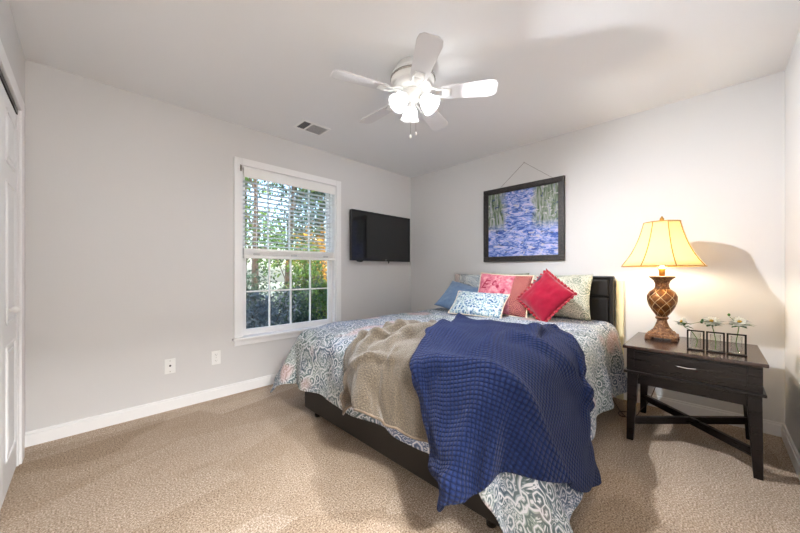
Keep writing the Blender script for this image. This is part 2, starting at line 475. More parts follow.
# settled shapes of the two throws (millimetres)
TAUPE_THROW = dict(nu=48, nv=50, corners=[[1.6, 1.6], [2.1, 1.2]], hem=[[0.75, 1.55], [0.8, 1.2], [0.86, 0.8]], rows=[
[1600,1600,708,1583,1599,708,1566,1598,710,1549,1597,711,1532,1596,713,1515,1595,714,1498,1594,716,1481,1593,716,1464,1592,716,1447,1591,715,1430,1590,713,1413,1589,711,1396,1588,708,1379,1587,704,1361,1586,701,1344,1584,698,1326,1582,695,1308,1581,693,1291,1579,691,1273,1576,690,1256,1573,689,1239,1569,688,1223,1566,685,1209,1566,682,1195,1571,676,1182,1578,669,1168,1584,660,1155,1589,648,1142,1590,635,1131,1589,621,1122,1587,605,1115,1583,588,1110,1579,572,1105,1573,555,1101,1567,538,1097,1561,522,1092,1555,506,1088,1549,489,1085,1542,473,1081,1535,457,1078,1527,441,1075,1517,427,1072,1507,413,1066,1498,402,1058,1488,392,1050,1479,382,1044,1470,370,1039,1461,358,1034,1450,345,1031,1438,334,1028,1425,322],
[1610,1592,708,1593,1590,708,1576,1589,709,1559,1588,711,1542,1587,712,1525,1586,714,1507,1585,716,1490,1584,717,1473,1583,717,1456,1582,716,1439,1580,714,1422,1579,712,1404,1578,709,1387,1577,707,1370,1576,704,1352,1574,703,1334,1573,701,1317,1571,699,1300,1569,698,1282,1567,697,1265,1565,696,1248,1563,696,1231,1561,695,1214,1561,693,1198,1564,688,1183,1569,681,1168,1573,672,1154,1577,661,1142,1577,649,1132,1575,634,1123,1572,618,1115,1569,602,1108,1565,586,1101,1559,570,1095,1553,554,1090,1548,537,1085,1542,521,1080,1536,505,1075,1530,489,1072,1522,473,1070,1513,458,1067,1503,445,1066,1492,431,1065,1481,419,1061,1471,408,1053,1462,399,1046,1454,387,1043,1445,374,1039,1436,361,1033,1425,350,1027,1413,338],
[1621,1583,708,1604,1582,708,1586,1581,709,1569,1580,710,1552,1578,712,1534,1577,714,1517,1576,716,1500,1575,717,1482,1573,717,1465,1572,716,1448,1571,715,1430,1570,713,1413,1568,712,1396,1567,711,1378,1566,711,1360,1565,712,1343,1564,713,1326,1562,711,1308,1560,710,1291,1559,709,1274,1559,709,1257,1560,709,1240,1561,708,1222,1561,705,1204,1562,701,1187,1563,695,1171,1564,687,1157,1564,676,1145,1562,662,1136,1559,647,1126,1556,631,1118,1553,615,1110,1548,598,1103,1543,582,1096,1538,566,1090,1532,549,1084,1527,533,1078,1521,516,1073,1515,500,1070,1508,486,1067,1500,471,1064,1490,458,1062,1479,446,1062,1467,433,1062,1456,421,1057,1447,410,1051,1439,398,1048,1430,384,1044,1421,371,1037,1411,361,1029,1400,350],
[1631,1575,708,1614,1574,708,1596,1572,709,1579,1571,710,1561,1570,712,1544,1568,714,1526,1567,716,1509,1565,717,1491,1564,717,1474,1563,717,1456,1561,716,1439,1560,715,1421,1558,715,1404,1557,716,1386,1556,719,1369,1555,722,1351,1554,724,1334,1553,724,1317,1552,723,1299,1550,723,1282,1550,722,1264,1550,721,1247,1551,718,1229,1551,713,1211,1551,709,1193,1550,703,1176,1550,696,1160,1549,685,1147,1547,672,1135,1544,656,1125,1542,640,1117,1538,623,1112,1532,606,1106,1527,589,1100,1522,572,1093,1517,555,1085,1511,539,1078,1506,522,1072,1500,507,1067,1493,492,1064,1485,479,1062,1475,467,1060,1464,456,1058,1453,444,1057,1443,430,1056,1433,417,1053,1424,404,1051,1415,390,1047,1406,377,1041,1396,367,1033,1386,359],
[1642,1567,708,1624,1565,708,1606,1564,709,1589,1562,710,1571,1561,712,1553,1559,714,1536,1558,715,1518,1556,717,1500,1555,717,1483,1553,717,1465,1552,716,1447,1550,716,1430,1549,717,1412,1547,719,1394,1546,721,1377,1544,723,1359,1543,724,1342,1541,724,1325,1539,723,1307,1538,724,1289,1536,724,1270,1536,723,1252,1536,719,1234,1535,714,1215,1534,710,1197,1533,704,1179,1533,697,1164,1533,686,1150,1532,673,1136,1530,658,1124,1526,643,1115,1521,627,1109,1516,610,1104,1512,593,1097,1507,577,1088,1503,561,1079,1498,545,1071,1493,529,1065,1487,513,1060,1480,498,1057,1473,485,1058,1463,474,1059,1452,464,1056,1440,454,1053,1431,440,1051,1421,425,1050,1411,412,1050,1402,399,1047,1393,385,1043,1383,375,1036,1372,368],
[1652,1558,707,1634,1557,708,1616,1555,709,1599,1554,710,1581,1552,711,1563,1550,713,1545,1549,715,1527,1547,716,1509,1545,717,1492,1544,717,1474,1542,716,1456,1540,716,1438,1539,716,1420,1537,716,1402,1536,716,1385,1534,715,1367,1533,714,1349,1530,714,1332,1527,714,1313,1525,715,1295,1523,716,1276,1522,716,1257,1521,714,1238,1520,710,1219,1519,706,1201,1519,700,1184,1519,692,1170,1522,681,1156,1523,669,1142,1520,656,1130,1515,642,1118,1509,628,1109,1504,613,1100,1502,598,1091,1498,584,1082,1492,569,1073,1488,554,1066,1482,537,1060,1476,522,1056,1469,507,1052,1461,492,1052,1452,481,1054,1441,473,1055,1430,463,1051,1420,450,1046,1410,436,1043,1400,423,1041,1390,411,1039,1381,397,1038,1370,386,1035,1357,378],
[1662,1550,707,1644,1548,708,1626,1546,708,1608,1545,709,1590,1543,710,1572,1541,712,1554,1540,714,1536,1538,716,1518,1536,716,1500,1534,717,1482,1532,716,1464,1531,715,1446,1529,714,1428,1527,712,1410,1526,710,1392,1524,708,1374,1522,705,1356,1520,704,1338,1518,704,1319,1516,704,1300,1515,706,1282,1513,706,1264,1512,706,1245,1511,703,1226,1510,699,1208,1509,694,1190,1509,687,1174,1510,679,1159,1512,671,1146,1510,659,1135,1505,645,1124,1499,631,1113,1494,617,1102,1491,604,1090,1488,591,1078,1483,579,1069,1478,565,1063,1471,549,1060,1464,534,1057,1456,519,1052,1448,505,1046,1441,494,1043,1432,485,1042,1421,476,1039,1410,464,1034,1399,451,1030,1388,438,1027,1377,424,1024,1367,411,1024,1356,399,1026,1342,390],
[1673,1542,707,1655,1540,707,1637,1538,708,1618,1536,709,1600,1534,710,1582,1532,711,1564,1530,713,1546,1528,715,1528,1527,716,1509,1525,716,1491,1523,716,1473,1521,714,1455,1519,713,1437,1517,711,1419,1515,709,1400,1514,706,1382,1512,703,1364,1510,701,1345,1508,702,1326,1507,703,1308,1506,704,1289,1504,706,1271,1503,706,1252,1502,704,1234,1500,700,1215,1499,695,1197,1498,690,1178,1498,684,1161,1500,678,1147,1499,670,1136,1495,657,1126,1489,643,1116,1482,628,1106,1477,614,1093,1472,602,1080,1467,591,1070,1462,579,1064,1455,566,1062,1446,551,1059,1436,536,1051,1429,523,1040,1424,513,1030,1420,503,1025,1411,493,1019,1402,479,1015,1392,464,1012,1381,450,1010,1368,437,1008,1355,423,1009,1341,411,1012,1324,400],
[1683,1533,706,1665,1531,707,1647,1529,707,1628,1527,708,1610,1525,709,1592,1523,711,1573,1521,712,1555,1519,714,1537,1517,715,1518,1515,715,1500,1513,715,1482,1511,714,1463,1509,713,1445,1507,711,1427,1505,709,1408,1503,707,1390,1501,705,1372,1500,705,1353,1498,707,1334,1498,708,1315,1497,710,1296,1496,712,1278,1495,713,1259,1493,712,1240,1491,709,1221,1490,705,1203,1489,701,1184,1488,696,1166,1487,691,1151,1484,683,1139,1479,671,1129,1473,659,1118,1466,647,1106,1460,634,1094,1453,622,1080,1447,610,1069,1441,598,1062,1433,585,1060,1424,570,1056,1415,555,1047,1409,542,1034,1406,530,1022,1404,518,1012,1398,505,1004,1390,490,999,1380,475,998,1367,460,998,1352,448,997,1336,436,997,1320,423,998,1304,411],
[1694,1525,707,1675,1523,707,1657,1521,707,1638,1519,708,1620,1516,709,1601,1514,710,1583,1512,712,1564,1510,714,1546,1508,715,1527,1506,716,1509,1504,716,1490,1502,716,1472,1500,715,1453,1497,715,1435,1495,714,1416,1493,713,1398,1491,712,1379,1489,712,1360,1487,714,1341,1486,715,1322,1486,716,1304,1484,718,1285,1482,720,1266,1479,721,1248,1477,720,1229,1474,717,1211,1472,713,1192,1469,709,1174,1466,703,1158,1462,696,1142,1458,688,1128,1455,679,1114,1451,667,1102,1445,654,1090,1438,640,1077,1432,627,1066,1424,614,1059,1415,599,1057,1405,583,1052,1396,567,1041,1389,552,1028,1385,538,1016,1380,523,1005,1375,508,993,1367,495,985,1358,480,982,1346,466,983,1331,454,985,1313,444,986,1297,434,986,1284,421],
[1704,1517,708,1686,1514,707,1667,1512,708,1648,1510,708,1630,1508,710,1611,1505,712,1592,1503,714,1574,1501,717,1555,1499,719,1536,1496,721,1518,1494,722,1499,1492,723,1480,1490,724,1462,1487,726,1443,1485,727,1424,1483,728,1406,1481,729,1387,1478,730,1368,1476,732,1349,1474,733,1330,1473,734,1311,1471,736,1292,1469,739,1274,1467,740,1255,1464,738,1236,1460,734,1218,1457,728,1200,1453,722,1182,1450,714,1164,1446,705,1147,1442,696,1130,1438,686,1116,1433,676,1105,1427,661,1093,1420,646,1080,1412,631,1067,1402,619,1058,1392,606,1051,1383,590,1043,1374,573,1032,1367,556,1021,1361,540,1009,1355,525,999,1350,509,987,1344,496,976,1337,482,968,1328,468,968,1316,455,971,1301,445,974,1284,437,977,1271,427],
[1715,1508,709,1696,1506,709,1677,1504,710,1658,1501,712,1639,1499,715,1620,1496,719,1602,1494,724,1583,1492,728,1564,1489,732,1545,1487,735,1526,1485,738,1507,1482,741,1489,1480,743,1470,1478,746,1451,1475,749,1432,1473,751,1413,1470,752,1394,1468,754,1375,1466,754,1356,1463,753,1337,1461,752,1318,1458,751,1300,1456,750,1282,1454,748,1263,1452,743,1245,1449,735,1226,1445,726,1208,1441,717,1190,1437,706,1172,1432,696,1154,1426,686,1136,1418,678,1121,1411,672,1108,1404,660,1096,1397,645,1083,1389,630,1070,1380,618,1056,1372,607,1044,1365,593,1032,1359,577,1021,1352,561,1011,1346,545,1001,1340,529,992,1336,514,983,1330,499,974,1323,485,965,1316,470,960,1306,455,960,1295,442,964,1280,434,969,1264,427],
[1725,1500,710,1706,1498,712,1687,1495,715,1668,1492,719,1649,1490,726,1630,1488,734,1611,1485,742,1592,1482,750,1573,1480,755,1554,1478,758,1535,1475,760,1516,1472,762,1497,1470,763,1478,1468,764,1459,1465,765,1440,1462,765,1421,1460,764,1402,1458,762,1383,1455,758,1364,1452,753,1345,1449,748,1326,1446,744,1307,1443,740,1289,1442,736,1271,1441,729,1252,1438,721,1233,1433,712,1214,1428,703,1195,1423,694,1178,1416,683,1160,1408,675,1143,1400,669,1126,1393,667,1110,1387,659,1095,1381,647,1083,1373,634,1072,1366,620,1060,1360,606,1046,1355,592,1032,1348,578,1019,1342,564,1007,1337,550,995,1333,536,984,1330,521,976,1325,505,971,1316,489,965,1307,474,959,1297,458,956,1287,443,956,1276,431,961,1261,423],
[1735,1492,712,1716,1489,716,1697,1486,722,1678,1484,730,1659,1481,740,1640,1478,750,1620,1476,760,1601,1473,767,1582,1471,770,1563,1468,771,1544,1465,770,1525,1463,767,1505,1460,764,1486,1458,762,1467,1455,759,1448,1452,755,1429,1450,751,1410,1447,746,1390,1444,740,1371,1442,734,1352,1438,728,1332,1434,724,1313,1429,721,1295,1426,719,1276,1424,716,1256,1422,712,1236,1419,706,1216,1416,700,1198,1410,693,1182,1404,684,1165,1396,675,1149,1389,668,1132,1382,663,1114,1378,655,1098,1372,646,1084,1363,637,1071,1356,625,1059,1351,611,1047,1346,596,1034,1340,581,1022,1333,566,1009,1328,552,995,1324,539,981,1322,525,971,1319,510,964,1312,494,959,1302,479,955,1291,464,952,1280,448,951,1269,433,953,1257,422],
[1746,1483,714,1726,1481,719,1707,1478,726,1688,1475,735,1668,1472,745,1649,1470,754,1630,1467,760,1610,1464,764,1591,1461,763,1572,1459,760,1552,1456,756,1533,1453,750,1514,1450,745,1494,1448,740,1475,1445,736,1456,1442,733,1436,1439,729,1417,1437,725,1398,1434,720,1378,1431,715,1358,1427,712,1339,1422,709,1320,1418,708,1300,1414,707,1281,1412,705,1261,1411,702,1241,1409,699,1222,1406,696,1202,1401,692,1184,1395,687,1167,1389,681,1150,1382,674,1134,1376,666,1118,1370,655,1104,1364,645,1088,1356,636,1073,1348,627,1058,1343,615,1044,1340,602,1031,1334,587,1019,1327,572,1008,1320,556,996,1315,541,983,1313,526,971,1310,511,960,1305,496,951,1298,482,946,1290,467,943,1278,452,943,1266,437,944,1253,423],
[1756,1475,715,1737,1472,720,1717,1469,725,1698,1466,732,1678,1464,737,1659,1461,741,1639,1458,743,1620,1455,743,1600,1452,741,1581,1449,738,1561,1446,734,1542,1443,729,1522,1440,724,1503,1438,721,1483,1435,718,1464,1432,716,1444,1429,714,1425,1426,712,1405,1423,709,1386,1420,706,1366,1418,702,1346,1414,700,1326,1410,698,1307,1407,696,1287,1405,695,1268,1403,693,1248,1401,692,1228,1398,691,1209,1392,690,1190,1386,686,1170,1381,682,1152,1375,678,1134,1370,672,1119,1364,661,1105,1357,649,1092,1348,636,1078,1340,626,1062,1335,615,1045,1332,604,1030,1328,592,1016,1322,579,1004,1315,563,992,1309,547,982,1304,530,972,1300,514,961,1295,499,950,1290,484,941,1284,469,935,1276,453,933,1264,439,935,1249,427],
[1767,1467,716,1747,1464,719,1727,1461,722,1708,1458,725,1688,1455,726,1668,1452,727,1649,1449,727,1629,1446,726,1609,1443,724,1590,1440,723,1570,1437,720,1550,1434,717,1531,1431,714,1511,1428,712,1491,1425,710,1472,1422,710,1452,1419,709,1432,1416,708,1413,1413,706,1393,1410,703,1373,1407,700,1354,1404,697,1334,1400,694,1314,1398,692,1294,1395,690,1274,1393,689,1254,1390,689,1234,1387,690,1214,1383,690,1195,1377,688,1176,1372,683,1157,1367,679,1138,1361,674,1121,1356,665,1106,1350,654,1093,1341,642,1080,1333,630,1065,1326,618,1050,1322,606,1035,1319,593,1022,1313,580,1008,1307,566,995,1300,551,983,1295,536,972,1289,521,963,1282,506,954,1275,491,944,1269,475,935,1263,459,929,1254,444,929,1240,429],
[1777,1458,716,1757,1455,718,1737,1452,719,1718,1449,720,1698,1446,720,1678,1443,720,1658,1440,718,1638,1436,718,1618,1433,717,1599,1430,716,1579,1427,715,1559,1424,713,1539,1421,711,1519,1418,709,1499,1415,708,1480,1412,708,1460,1408,707,1440,1405,706,1420,1402,705,1400,1399,703,1380,1396,700,1361,1392,696,1341,1389,693,1320,1386,691,1300,1383,690,1280,1381,690,1259,1378,690,1239,1375,690,1218,1372,692,1198,1369,693,1179,1364,689,1161,1358,682,1144,1353,674,1127,1348,664,1112,1342,654,1097,1334,645,1082,1326,636,1067,1319,624,1052,1313,611,1041,1308,596,1030,1302,581,1019,1295,566,1007,1288,551,994,1282,538,982,1273,526,971,1263,514,962,1254,500,953,1247,484,945,1241,466,937,1235,449,932,1225,430],
[1788,1450,716,1768,1447,717,1748,1444,718,1728,1440,718,1708,1437,718,1688,1434,717,1668,1430,716,1648,1427,715,1628,1424,715,1608,1421,714,1588,1418,713,1568,1414,711,1548,1411,710,1528,1408,708,1508,1404,707,1488,1401,707,1468,1398,706,1448,1395,706,1428,1392,705,1408,1388,703,1388,1385,700,1368,1381,697,1347,1378,695,1327,1375,694,1306,1373,694,1286,1371,695,1265,1368,695,1244,1365,695,1224,1362,696,1204,1359,695,1185,1355,692,1166,1349,686,1149,1343,677,1134,1338,666,1122,1332,653,1108,1325,642,1093,1315,634,1078,1306,625,1063,1297,614,1050,1290,602,1040,1282,587,1030,1275,572,1019,1269,556,1008,1262,540,996,1253,529,984,1243,518,973,1233,504,964,1226,486,957,1221,467,949,1215,447,941,1207,427],
[1798,1442,717,1778,1438,716,1758,1435,716,1737,1432,717,1717,1428,717,1697,1425,716,1677,1421,715,1657,1418,714,1637,1415,713,1616,1411,713,1596,1408,712,1576,1404,711,1556,1401,709,1536,1398,708,1516,1394,707,1495,1391,706,1475,1388,705,1455,1384,705,1435,1381,704,1415,1378,703,1395,1374,701,1374,1371,700,1354,1368,700,1333,1366,701,1312,1365,702,1292,1364,705,1271,1361,706,1250,1357,706,1230,1353,703,1212,1348,698,1194,1343,691,1177,1336,685,1160,1328,678,1145,1321,668,1132,1314,656,1121,1307,643,1108,1298,631,1095,1289,621,1080,1278,611,1065,1269,602,1051,1261,590,1038,1254,575,1027,1249,557,1019,1244,540,1009,1237,524,998,1229,509,987,1218,495,977,1208,478,968,1200,459,959,1194,441,950,1188,422],
[1808,1433,717,1788,1430,716,1768,1426,715,1747,1423,715,1727,1419,715,1707,1416,715,1686,1412,714,1666,1409,713,1646,1405,712,1625,1402,712,1605,1398,711,1585,1395,710,1564,1391,709,1544,1388,708,1524,1384,707,1503,1381,706,1483,1377,706,1463,1374,706,1442,1370,706,1422,1367,706,1402,1363,706,1381,1360,705,1360,1357,706,1340,1354,708,1319,1353,711,1298,1351,715,1278,1348,719,1258,1343,719,1238,1337,714,1220,1331,708,1203,1325,699,1189,1317,690,1174,1308,680,1158,1300,671,1142,1292,661,1129,1286,648,1117,1279,633,1105,1270,619,1092,1260,607,1076,1250,596,1060,1241,584,1046,1234,567,1035,1229,548,1026,1226,529,1019,1223,511,1010,1218,493,998,1207,479,987,1194,465,975,1184,451,964,1176,436,955,1171,419],
[1819,1425,717,1798,1421,715,1778,1418,714,1757,1414,714,1737,1410,713,1716,1407,713,1696,1403,712,1675,1400,712,1655,1396,711,1634,1392,711,1614,1389,711,1593,1385,711,1573,1382,710,1552,1378,710,1532,1374,710,1511,1371,711,1491,1367,712,1470,1363,713,1450,1360,715,1429,1356,717,1409,1352,719,1388,1349,720,1367,1345,721,1347,1341,723,1326,1337,725,1306,1333,729,1285,1329,732,1265,1325,732,1245,1319,726,1226,1313,719,1208,1306,709,1193,1298,696,1180,1289,683,1164,1280,672,1148,1272,661,1133,1263,648,1118,1256,633,1106,1248,618,1094,1238,602,1081,1229,589,1066,1221,574,1052,1216,558,1041,1212,540,1032,1210,521,1025,1210,502,1017,1209,483,1006,1202,467,994,1190,454,982,1178,443,970,1167,431,959,1159,417],
[1829,1417,716,1808,1413,715,1788,1409,713,1767,1405,712,1746,1402,711,1726,1398,711,1705,1394,710,1684,1390,710,1664,1387,710,1643,1383,711,1622,1379,712,1602,1375,713,1581,1372,716,1560,1368,718,1540,1364,722,1519,1360,725,1498,1357,728,1478,1353,731,1457,1349,734,1436,1345,736,1416,1342,738,1395,1338,739,1374,1334,738,1354,1329,737,1333,1324,735,1313,1318,734,1292,1314,733,1272,1310,729,1251,1304,722,1231,1296,714,1211,1287,705,1194,1277,694,1178,1268,682,1163,1259,670,1148,1250,658,1133,1242,645,1118,1235,633,1103,1229,619,1092,1222,603,1082,1214,586,1071,1209,569,1059,1204,552,1047,1199,535,1036,1198,518,1029,1199,500,1021,1199,482,1011,1194,465,1000,1185,450,988,1175,436,976,1163,424,964,1152,413],
[1840,1408,716,1819,1404,714,1798,1401,712,1777,1397,710,1756,1393,709,1735,1389,708,1715,1385,708,1694,1381,709,1673,1377,710,1652,1374,712,1631,1370,716,1610,1366,721,1590,1362,727,1569,1358,734,1548,1354,739,1527,1350,743,1506,1346,745,1485,1342,746,1465,1339,747,1444,1335,746,1423,1331,744,1402,1327,741,1381,1323,736,1360,1318,730,1340,1312,724,1319,1306,720,1298,1302,716,1277,1297,712,1256,1291,706,1236,1282,701,1216,1272,695,1197,1260,688,1179,1251,679,1163,1243,670,1149,1235,658,1136,1228,644,1120,1221,632,1104,1216,618,1090,1210,604,1079,1205,588,1070,1199,570,1061,1194,551,1052,1190,532,1044,1189,515,1037,1192,497,1029,1193,480,1017,1186,466,1005,1177,451,994,1167,436,983,1158,421,971,1147,408],
[1850,1400,714,1829,1396,713,1808,1392,711,1787,1388,709,1766,1384,708,1745,1380,707,1724,1376,707,1703,1372,708,1682,1368,710,1661,1364,714,1640,1360,720,1619,1356,728,1598,1352,736,1577,1348,742,1556,1344,746,1535,1340,747,1514,1336,744,1493,1332,741,1472,1328,737,1451,1324,733,1430,1320,728,1409,1316,723,1388,1312,716,1367,1308,710,1345,1303,705,1324,1297,701,1303,1291,699,1282,1285,699,1262,1278,699,1241,1270,698,1222,1260,694,1203,1250,689,1184,1240,681,1167,1232,672,1152,1224,660,1138,1216,646,1124,1210,632,1108,1206,618,1094,1201,603,1080,1196,588,1067,1191,572,1058,1186,554,1051,1182,534,1044,1181,514,1041,1185,494,1036,1187,476,1025,1182,461,1012,1173,448,1000,1161,436,989,1150,421,979,1140,405],
[1860,1392,713,1839,1388,711,1818,1383,710,1797,1379,708,1776,1375,707,1755,1371,706,1734,1367,706,1712,1362,707,1691,1358,709,1670,1354,713,1649,1350,719,1628,1346,725,1606,1342,730,1585,1338,732,1564,1333,733,1543,1329,730,1522,1325,726,1501,1321,721,1480,1317,717,1458,1312,714,1437,1308,710,1416,1304,706,1395,1300,702,1374,1296,697,1352,1291,694,1330,1286,693,1309,1280,692,1288,1273,692,1267,1267,694,1246,1259,696,1226,1250,697,1206,1242,694,1186,1233,688,1169,1223,679,1154,1215,666,1140,1208,650,1126,1202,635,1113,1198,618,1101,1193,601,1087,1188,586,1072,1183,571,1059,1178,554,1048,1174,536,1040,1173,516,1038,1175,495,1036,1177,474,1030,1176,456,1020,1170,441,1009,1158,428,998,1145,416,987,1134,400],
[1871,1383,711,1850,1379,710,1828,1375,708,1807,1370,707,1786,1366,706,1764,1362,706,1743,1357,706,1722,1353,706,1700,1349,708,1679,1344,710,1658,1340,713,1636,1336,715,1615,1331,717,1594,1327,716,1572,1323,715,1551,1318,713,1530,1314,710,1508,1310,707,1487,1305,705,1466,1301,703,1444,1297,701,1423,1292,699,1402,1288,696,1380,1284,694,1359,1279,693,1337,1274,692,1316,1268,692,1295,1262,693,1274,1255,693,1253,1248,693,1231,1240,695,1210,1232,696,1189,1225,694,1170,1217,686,1152,1210,673,1136,1202,658,1123,1195,642,1113,1190,623,1103,1185,604,1092,1181,585,1079,1177,568,1066,1172,551,1053,1168,534,1043,1164,516,1037,1163,495,1035,1164,474,1032,1165,454,1026,1164,435,1017,1157,419,1007,1144,406,996,1131,394],
[1881,1375,709,1860,1370,708,1838,1366,707,1817,1362,706,1795,1357,706,1774,1352,706,1752,1348,706,1731,1344,706,1709,1339,706,1688,1334,707,1666,1330,708,1645,1326,708,1624,1321,708,1602,1316,707,1581,1312,706,1559,1308,705,1538,1303,704,1516,1298,702,1495,1294,701,1473,1290,700,1452,1285,699,1430,1280,698,1409,1276,695,1387,1272,693,1365,1267,692,1344,1262,692,1322,1256,692,1301,1250,694,1280,1244,694,1259,1236,694,1238,1228,692,1216,1221,692,1195,1214,692,1175,1208,686,1156,1202,675,1138,1195,662,1123,1187,647,1112,1182,628,1101,1177,609,1091,1173,588,1081,1169,568,1072,1165,549,1062,1162,530,1052,1157,512,1042,1154,493,1036,1153,474,1033,1153,453,1030,1154,432,1024,1152,412,1016,1145,397,1006,1132,384],
[1892,1367,708,1870,1362,707,1848,1357,706,1827,1353,706,1805,1348,706,1784,1343,706,1762,1339,706,1740,1334,706,1719,1329,706,1697,1325,706,1675,1320,706,1654,1315,705,1632,1311,705,1610,1306,704,1589,1301,704,1567,1297,704,1546,1292,703,1524,1287,702,1502,1283,701,1481,1278,700,1459,1273,699,1437,1269,697,1416,1264,696,1394,1259,693,1372,1254,692,1350,1249,692,1328,1244,692,1308,1238,693,1286,1232,695,1265,1225,696,1245,1217,694,1224,1210,691,1203,1204,688,1183,1200,680,1163,1195,671,1145,1188,659,1131,1180,645,1118,1174,628,1107,1170,609,1095,1165,590,1084,1160,570,1074,1156,550,1066,1153,530,1058,1150,510,1050,1148,490,1041,1144,471,1034,1141,452,1030,1142,430,1028,1143,409,1023,1141,390,1014,1132,374],
[1902,1358,708,1880,1354,706,1858,1349,706,1837,1344,705,1815,1339,705,1793,1334,706,1771,1329,706,1750,1324,706,1728,1320,706,1706,1315,706,1684,1310,706,1662,1305,705,1641,1300,704,1619,1296,704,1597,1291,704,1575,1286,704,1553,1281,703,1532,1276,702,1510,1271,701,1488,1266,700,1466,1262,699,1444,1257,698,1423,1252,696,1401,1247,693,1379,1242,692,1357,1237,692,1335,1231,692,1314,1226,692,1292,1219,694,1271,1213,696,1250,1206,696,1230,1199,692,1209,1193,686,1188,1189,679,1168,1184,672,1150,1178,660,1137,1171,645,1126,1166,627,1115,1163,608,1103,1159,588,1091,1154,569,1080,1148,549,1070,1143,530,1062,1141,509,1056,1139,488,1049,1136,468,1040,1131,449,1032,1130,429,1029,1131,407,1026,1131,386,1019,1127,366],
[1912,1350,707,1891,1345,706,1869,1340,706,1847,1335,705,1825,1330,705,1803,1325,706,1781,1320,706,1759,1315,707,1737,1310,707,1715,1305,707,1693,1300,706,1671,1295,705,1649,1290,705,1627,1285,704,1605,1280,704,1583,1275,704,1561,1270,703,1539,1265,702,1517,1260,700,1496,1255,700,1474,1250,699,1452,1245,698,1430,1240,696,1408,1235,694,1386,1230,692,1363,1224,692,1341,1219,693,1320,1213,693,1298,1208,693,1276,1202,694,1255,1195,695,1234,1188,692,1213,1181,687,1193,1176,681,1172,1172,675,1154,1166,663,1140,1160,647,1128,1156,629,1118,1153,610,1107,1150,590,1097,1145,570,1086,1139,550,1075,1134,530,1066,1130,509,1061,1127,488,1057,1125,466,1049,1122,446,1040,1119,426,1034,1119,405,1029,1118,383,1022,1116,363],
[1923,1342,707,1901,1336,707,1879,1331,706,1857,1326,706,1834,1321,705,1812,1316,706,1790,1311,707,1768,1306,707,1746,1300,708,1724,1295,708,1702,1290,707,1680,1285,706,1658,1280,705,1636,1274,704,1613,1269,704,1591,1264,704,1569,1259,703,1547,1254,702,1525,1249,700,1503,1244,699,1481,1238,698,1459,1233,698,1436,1228,696,1414,1223,694,1392,1218,693,1370,1212,692,1348,1207,694,1326,1201,695,1304,1196,695,1282,1190,694,1260,1184,693,1238,1177,692,1217,1170,688,1197,1164,682,1176,1160,676,1158,1156,664,1142,1151,649,1128,1146,632,1117,1142,613,1108,1138,593,1098,1134,573,1087,1130,552,1076,1124,532,1068,1119,511,1064,1114,489,1060,1112,466,1054,1110,445,1046,1107,425,1039,1106,404,1033,1104,382,1024,1102,362],
[1933,1333,707,1911,1328,707,1889,1323,706,1866,1317,706,1844,1312,706,1822,1307,706,1800,1301,707,1778,1296,708,1755,1291,708,1733,1285,709,1711,1280,708,1688,1275,707,1666,1269,706,1644,1264,705,1622,1259,704,1599,1253,704,1577,1248,703,1555,1243,702,1532,1237,700,1510,1232,699,1488,1227,698,1466,1221,697,1444,1216,696,1421,1211,695,1399,1205,693,1377,1200,692,1354,1194,693,1332,1189,695,1310,1183,696,1287,1178,696,1264,1172,695,1242,1166,693,1220,1159,689,1200,1154,684,1179,1149,676,1160,1145,665,1143,1141,651,1130,1136,634,1119,1131,614,1110,1127,593,1102,1124,572,1093,1121,552,1083,1115,532,1074,1108,511,1067,1103,490,1061,1099,467,1056,1097,446,1049,1095,425,1042,1092,404,1036,1090,383,1028,1086,363],
[1944,1325,706,1921,1320,707,1899,1314,707,1876,1308,706,1854,1303,706,1832,1298,706,1809,1292,707,1787,1286,708,1764,1281,709,1742,1276,709,1720,1270,709,1697,1264,708,1675,1259,707,1652,1254,705,1630,1248,704,1607,1242,704,1585,1237,703,1562,1232,702,1540,1226,700,1518,1220,699,1495,1215,698,1473,1210,697,1450,1204,696,1428,1198,695,1406,1193,694,1383,1187,693,1360,1182,693,1338,1176,694,1315,1171,695,1293,1166,694,1270,1160,693,1246,1154,691,1224,1148,689,1203,1143,685,1182,1138,677,1163,1135,667,1145,1130,653,1131,1125,636,1120,1120,616,1112,1116,594,1105,1114,572,1098,1111,550,1092,1107,529,1084,1101,508,1076,1096,486,1068,1091,465,1061,1087,444,1055,1086,423,1047,1082,404,1039,1077,384,1031,1072,364],
[1954,1317,706,1932,1311,706,1909,1305,707,1886,1300,707,1864,1294,707,1841,1288,707,1819,1283,708,1796,1277,709,1774,1271,710,1751,1266,710,1728,1260,710,1706,1254,709,1683,1249,708,1661,1243,706,1638,1237,705,1615,1232,704,1593,1226,703,1570,1220,702,1548,1215,700,1525,1209,698,1502,1203,697,1480,1198,697,1457,1192,696,1435,1186,695,1412,1181,694,1390,1175,693,1367,1169,694,1344,1163,695,1321,1158,694,1298,1153,692,1275,1148,691,1252,1142,689,1228,1136,688,1206,1131,685,1184,1127,678,1165,1123,668,1148,1118,654,1133,1114,637,1120,1109,618,1111,1106,596,1104,1103,574,1100,1100,551,1097,1097,528,1094,1094,505,1087,1091,482,1078,1086,460,1071,1081,440,1065,1078,419,1056,1076,399,1045,1069,381,1035,1061,363],
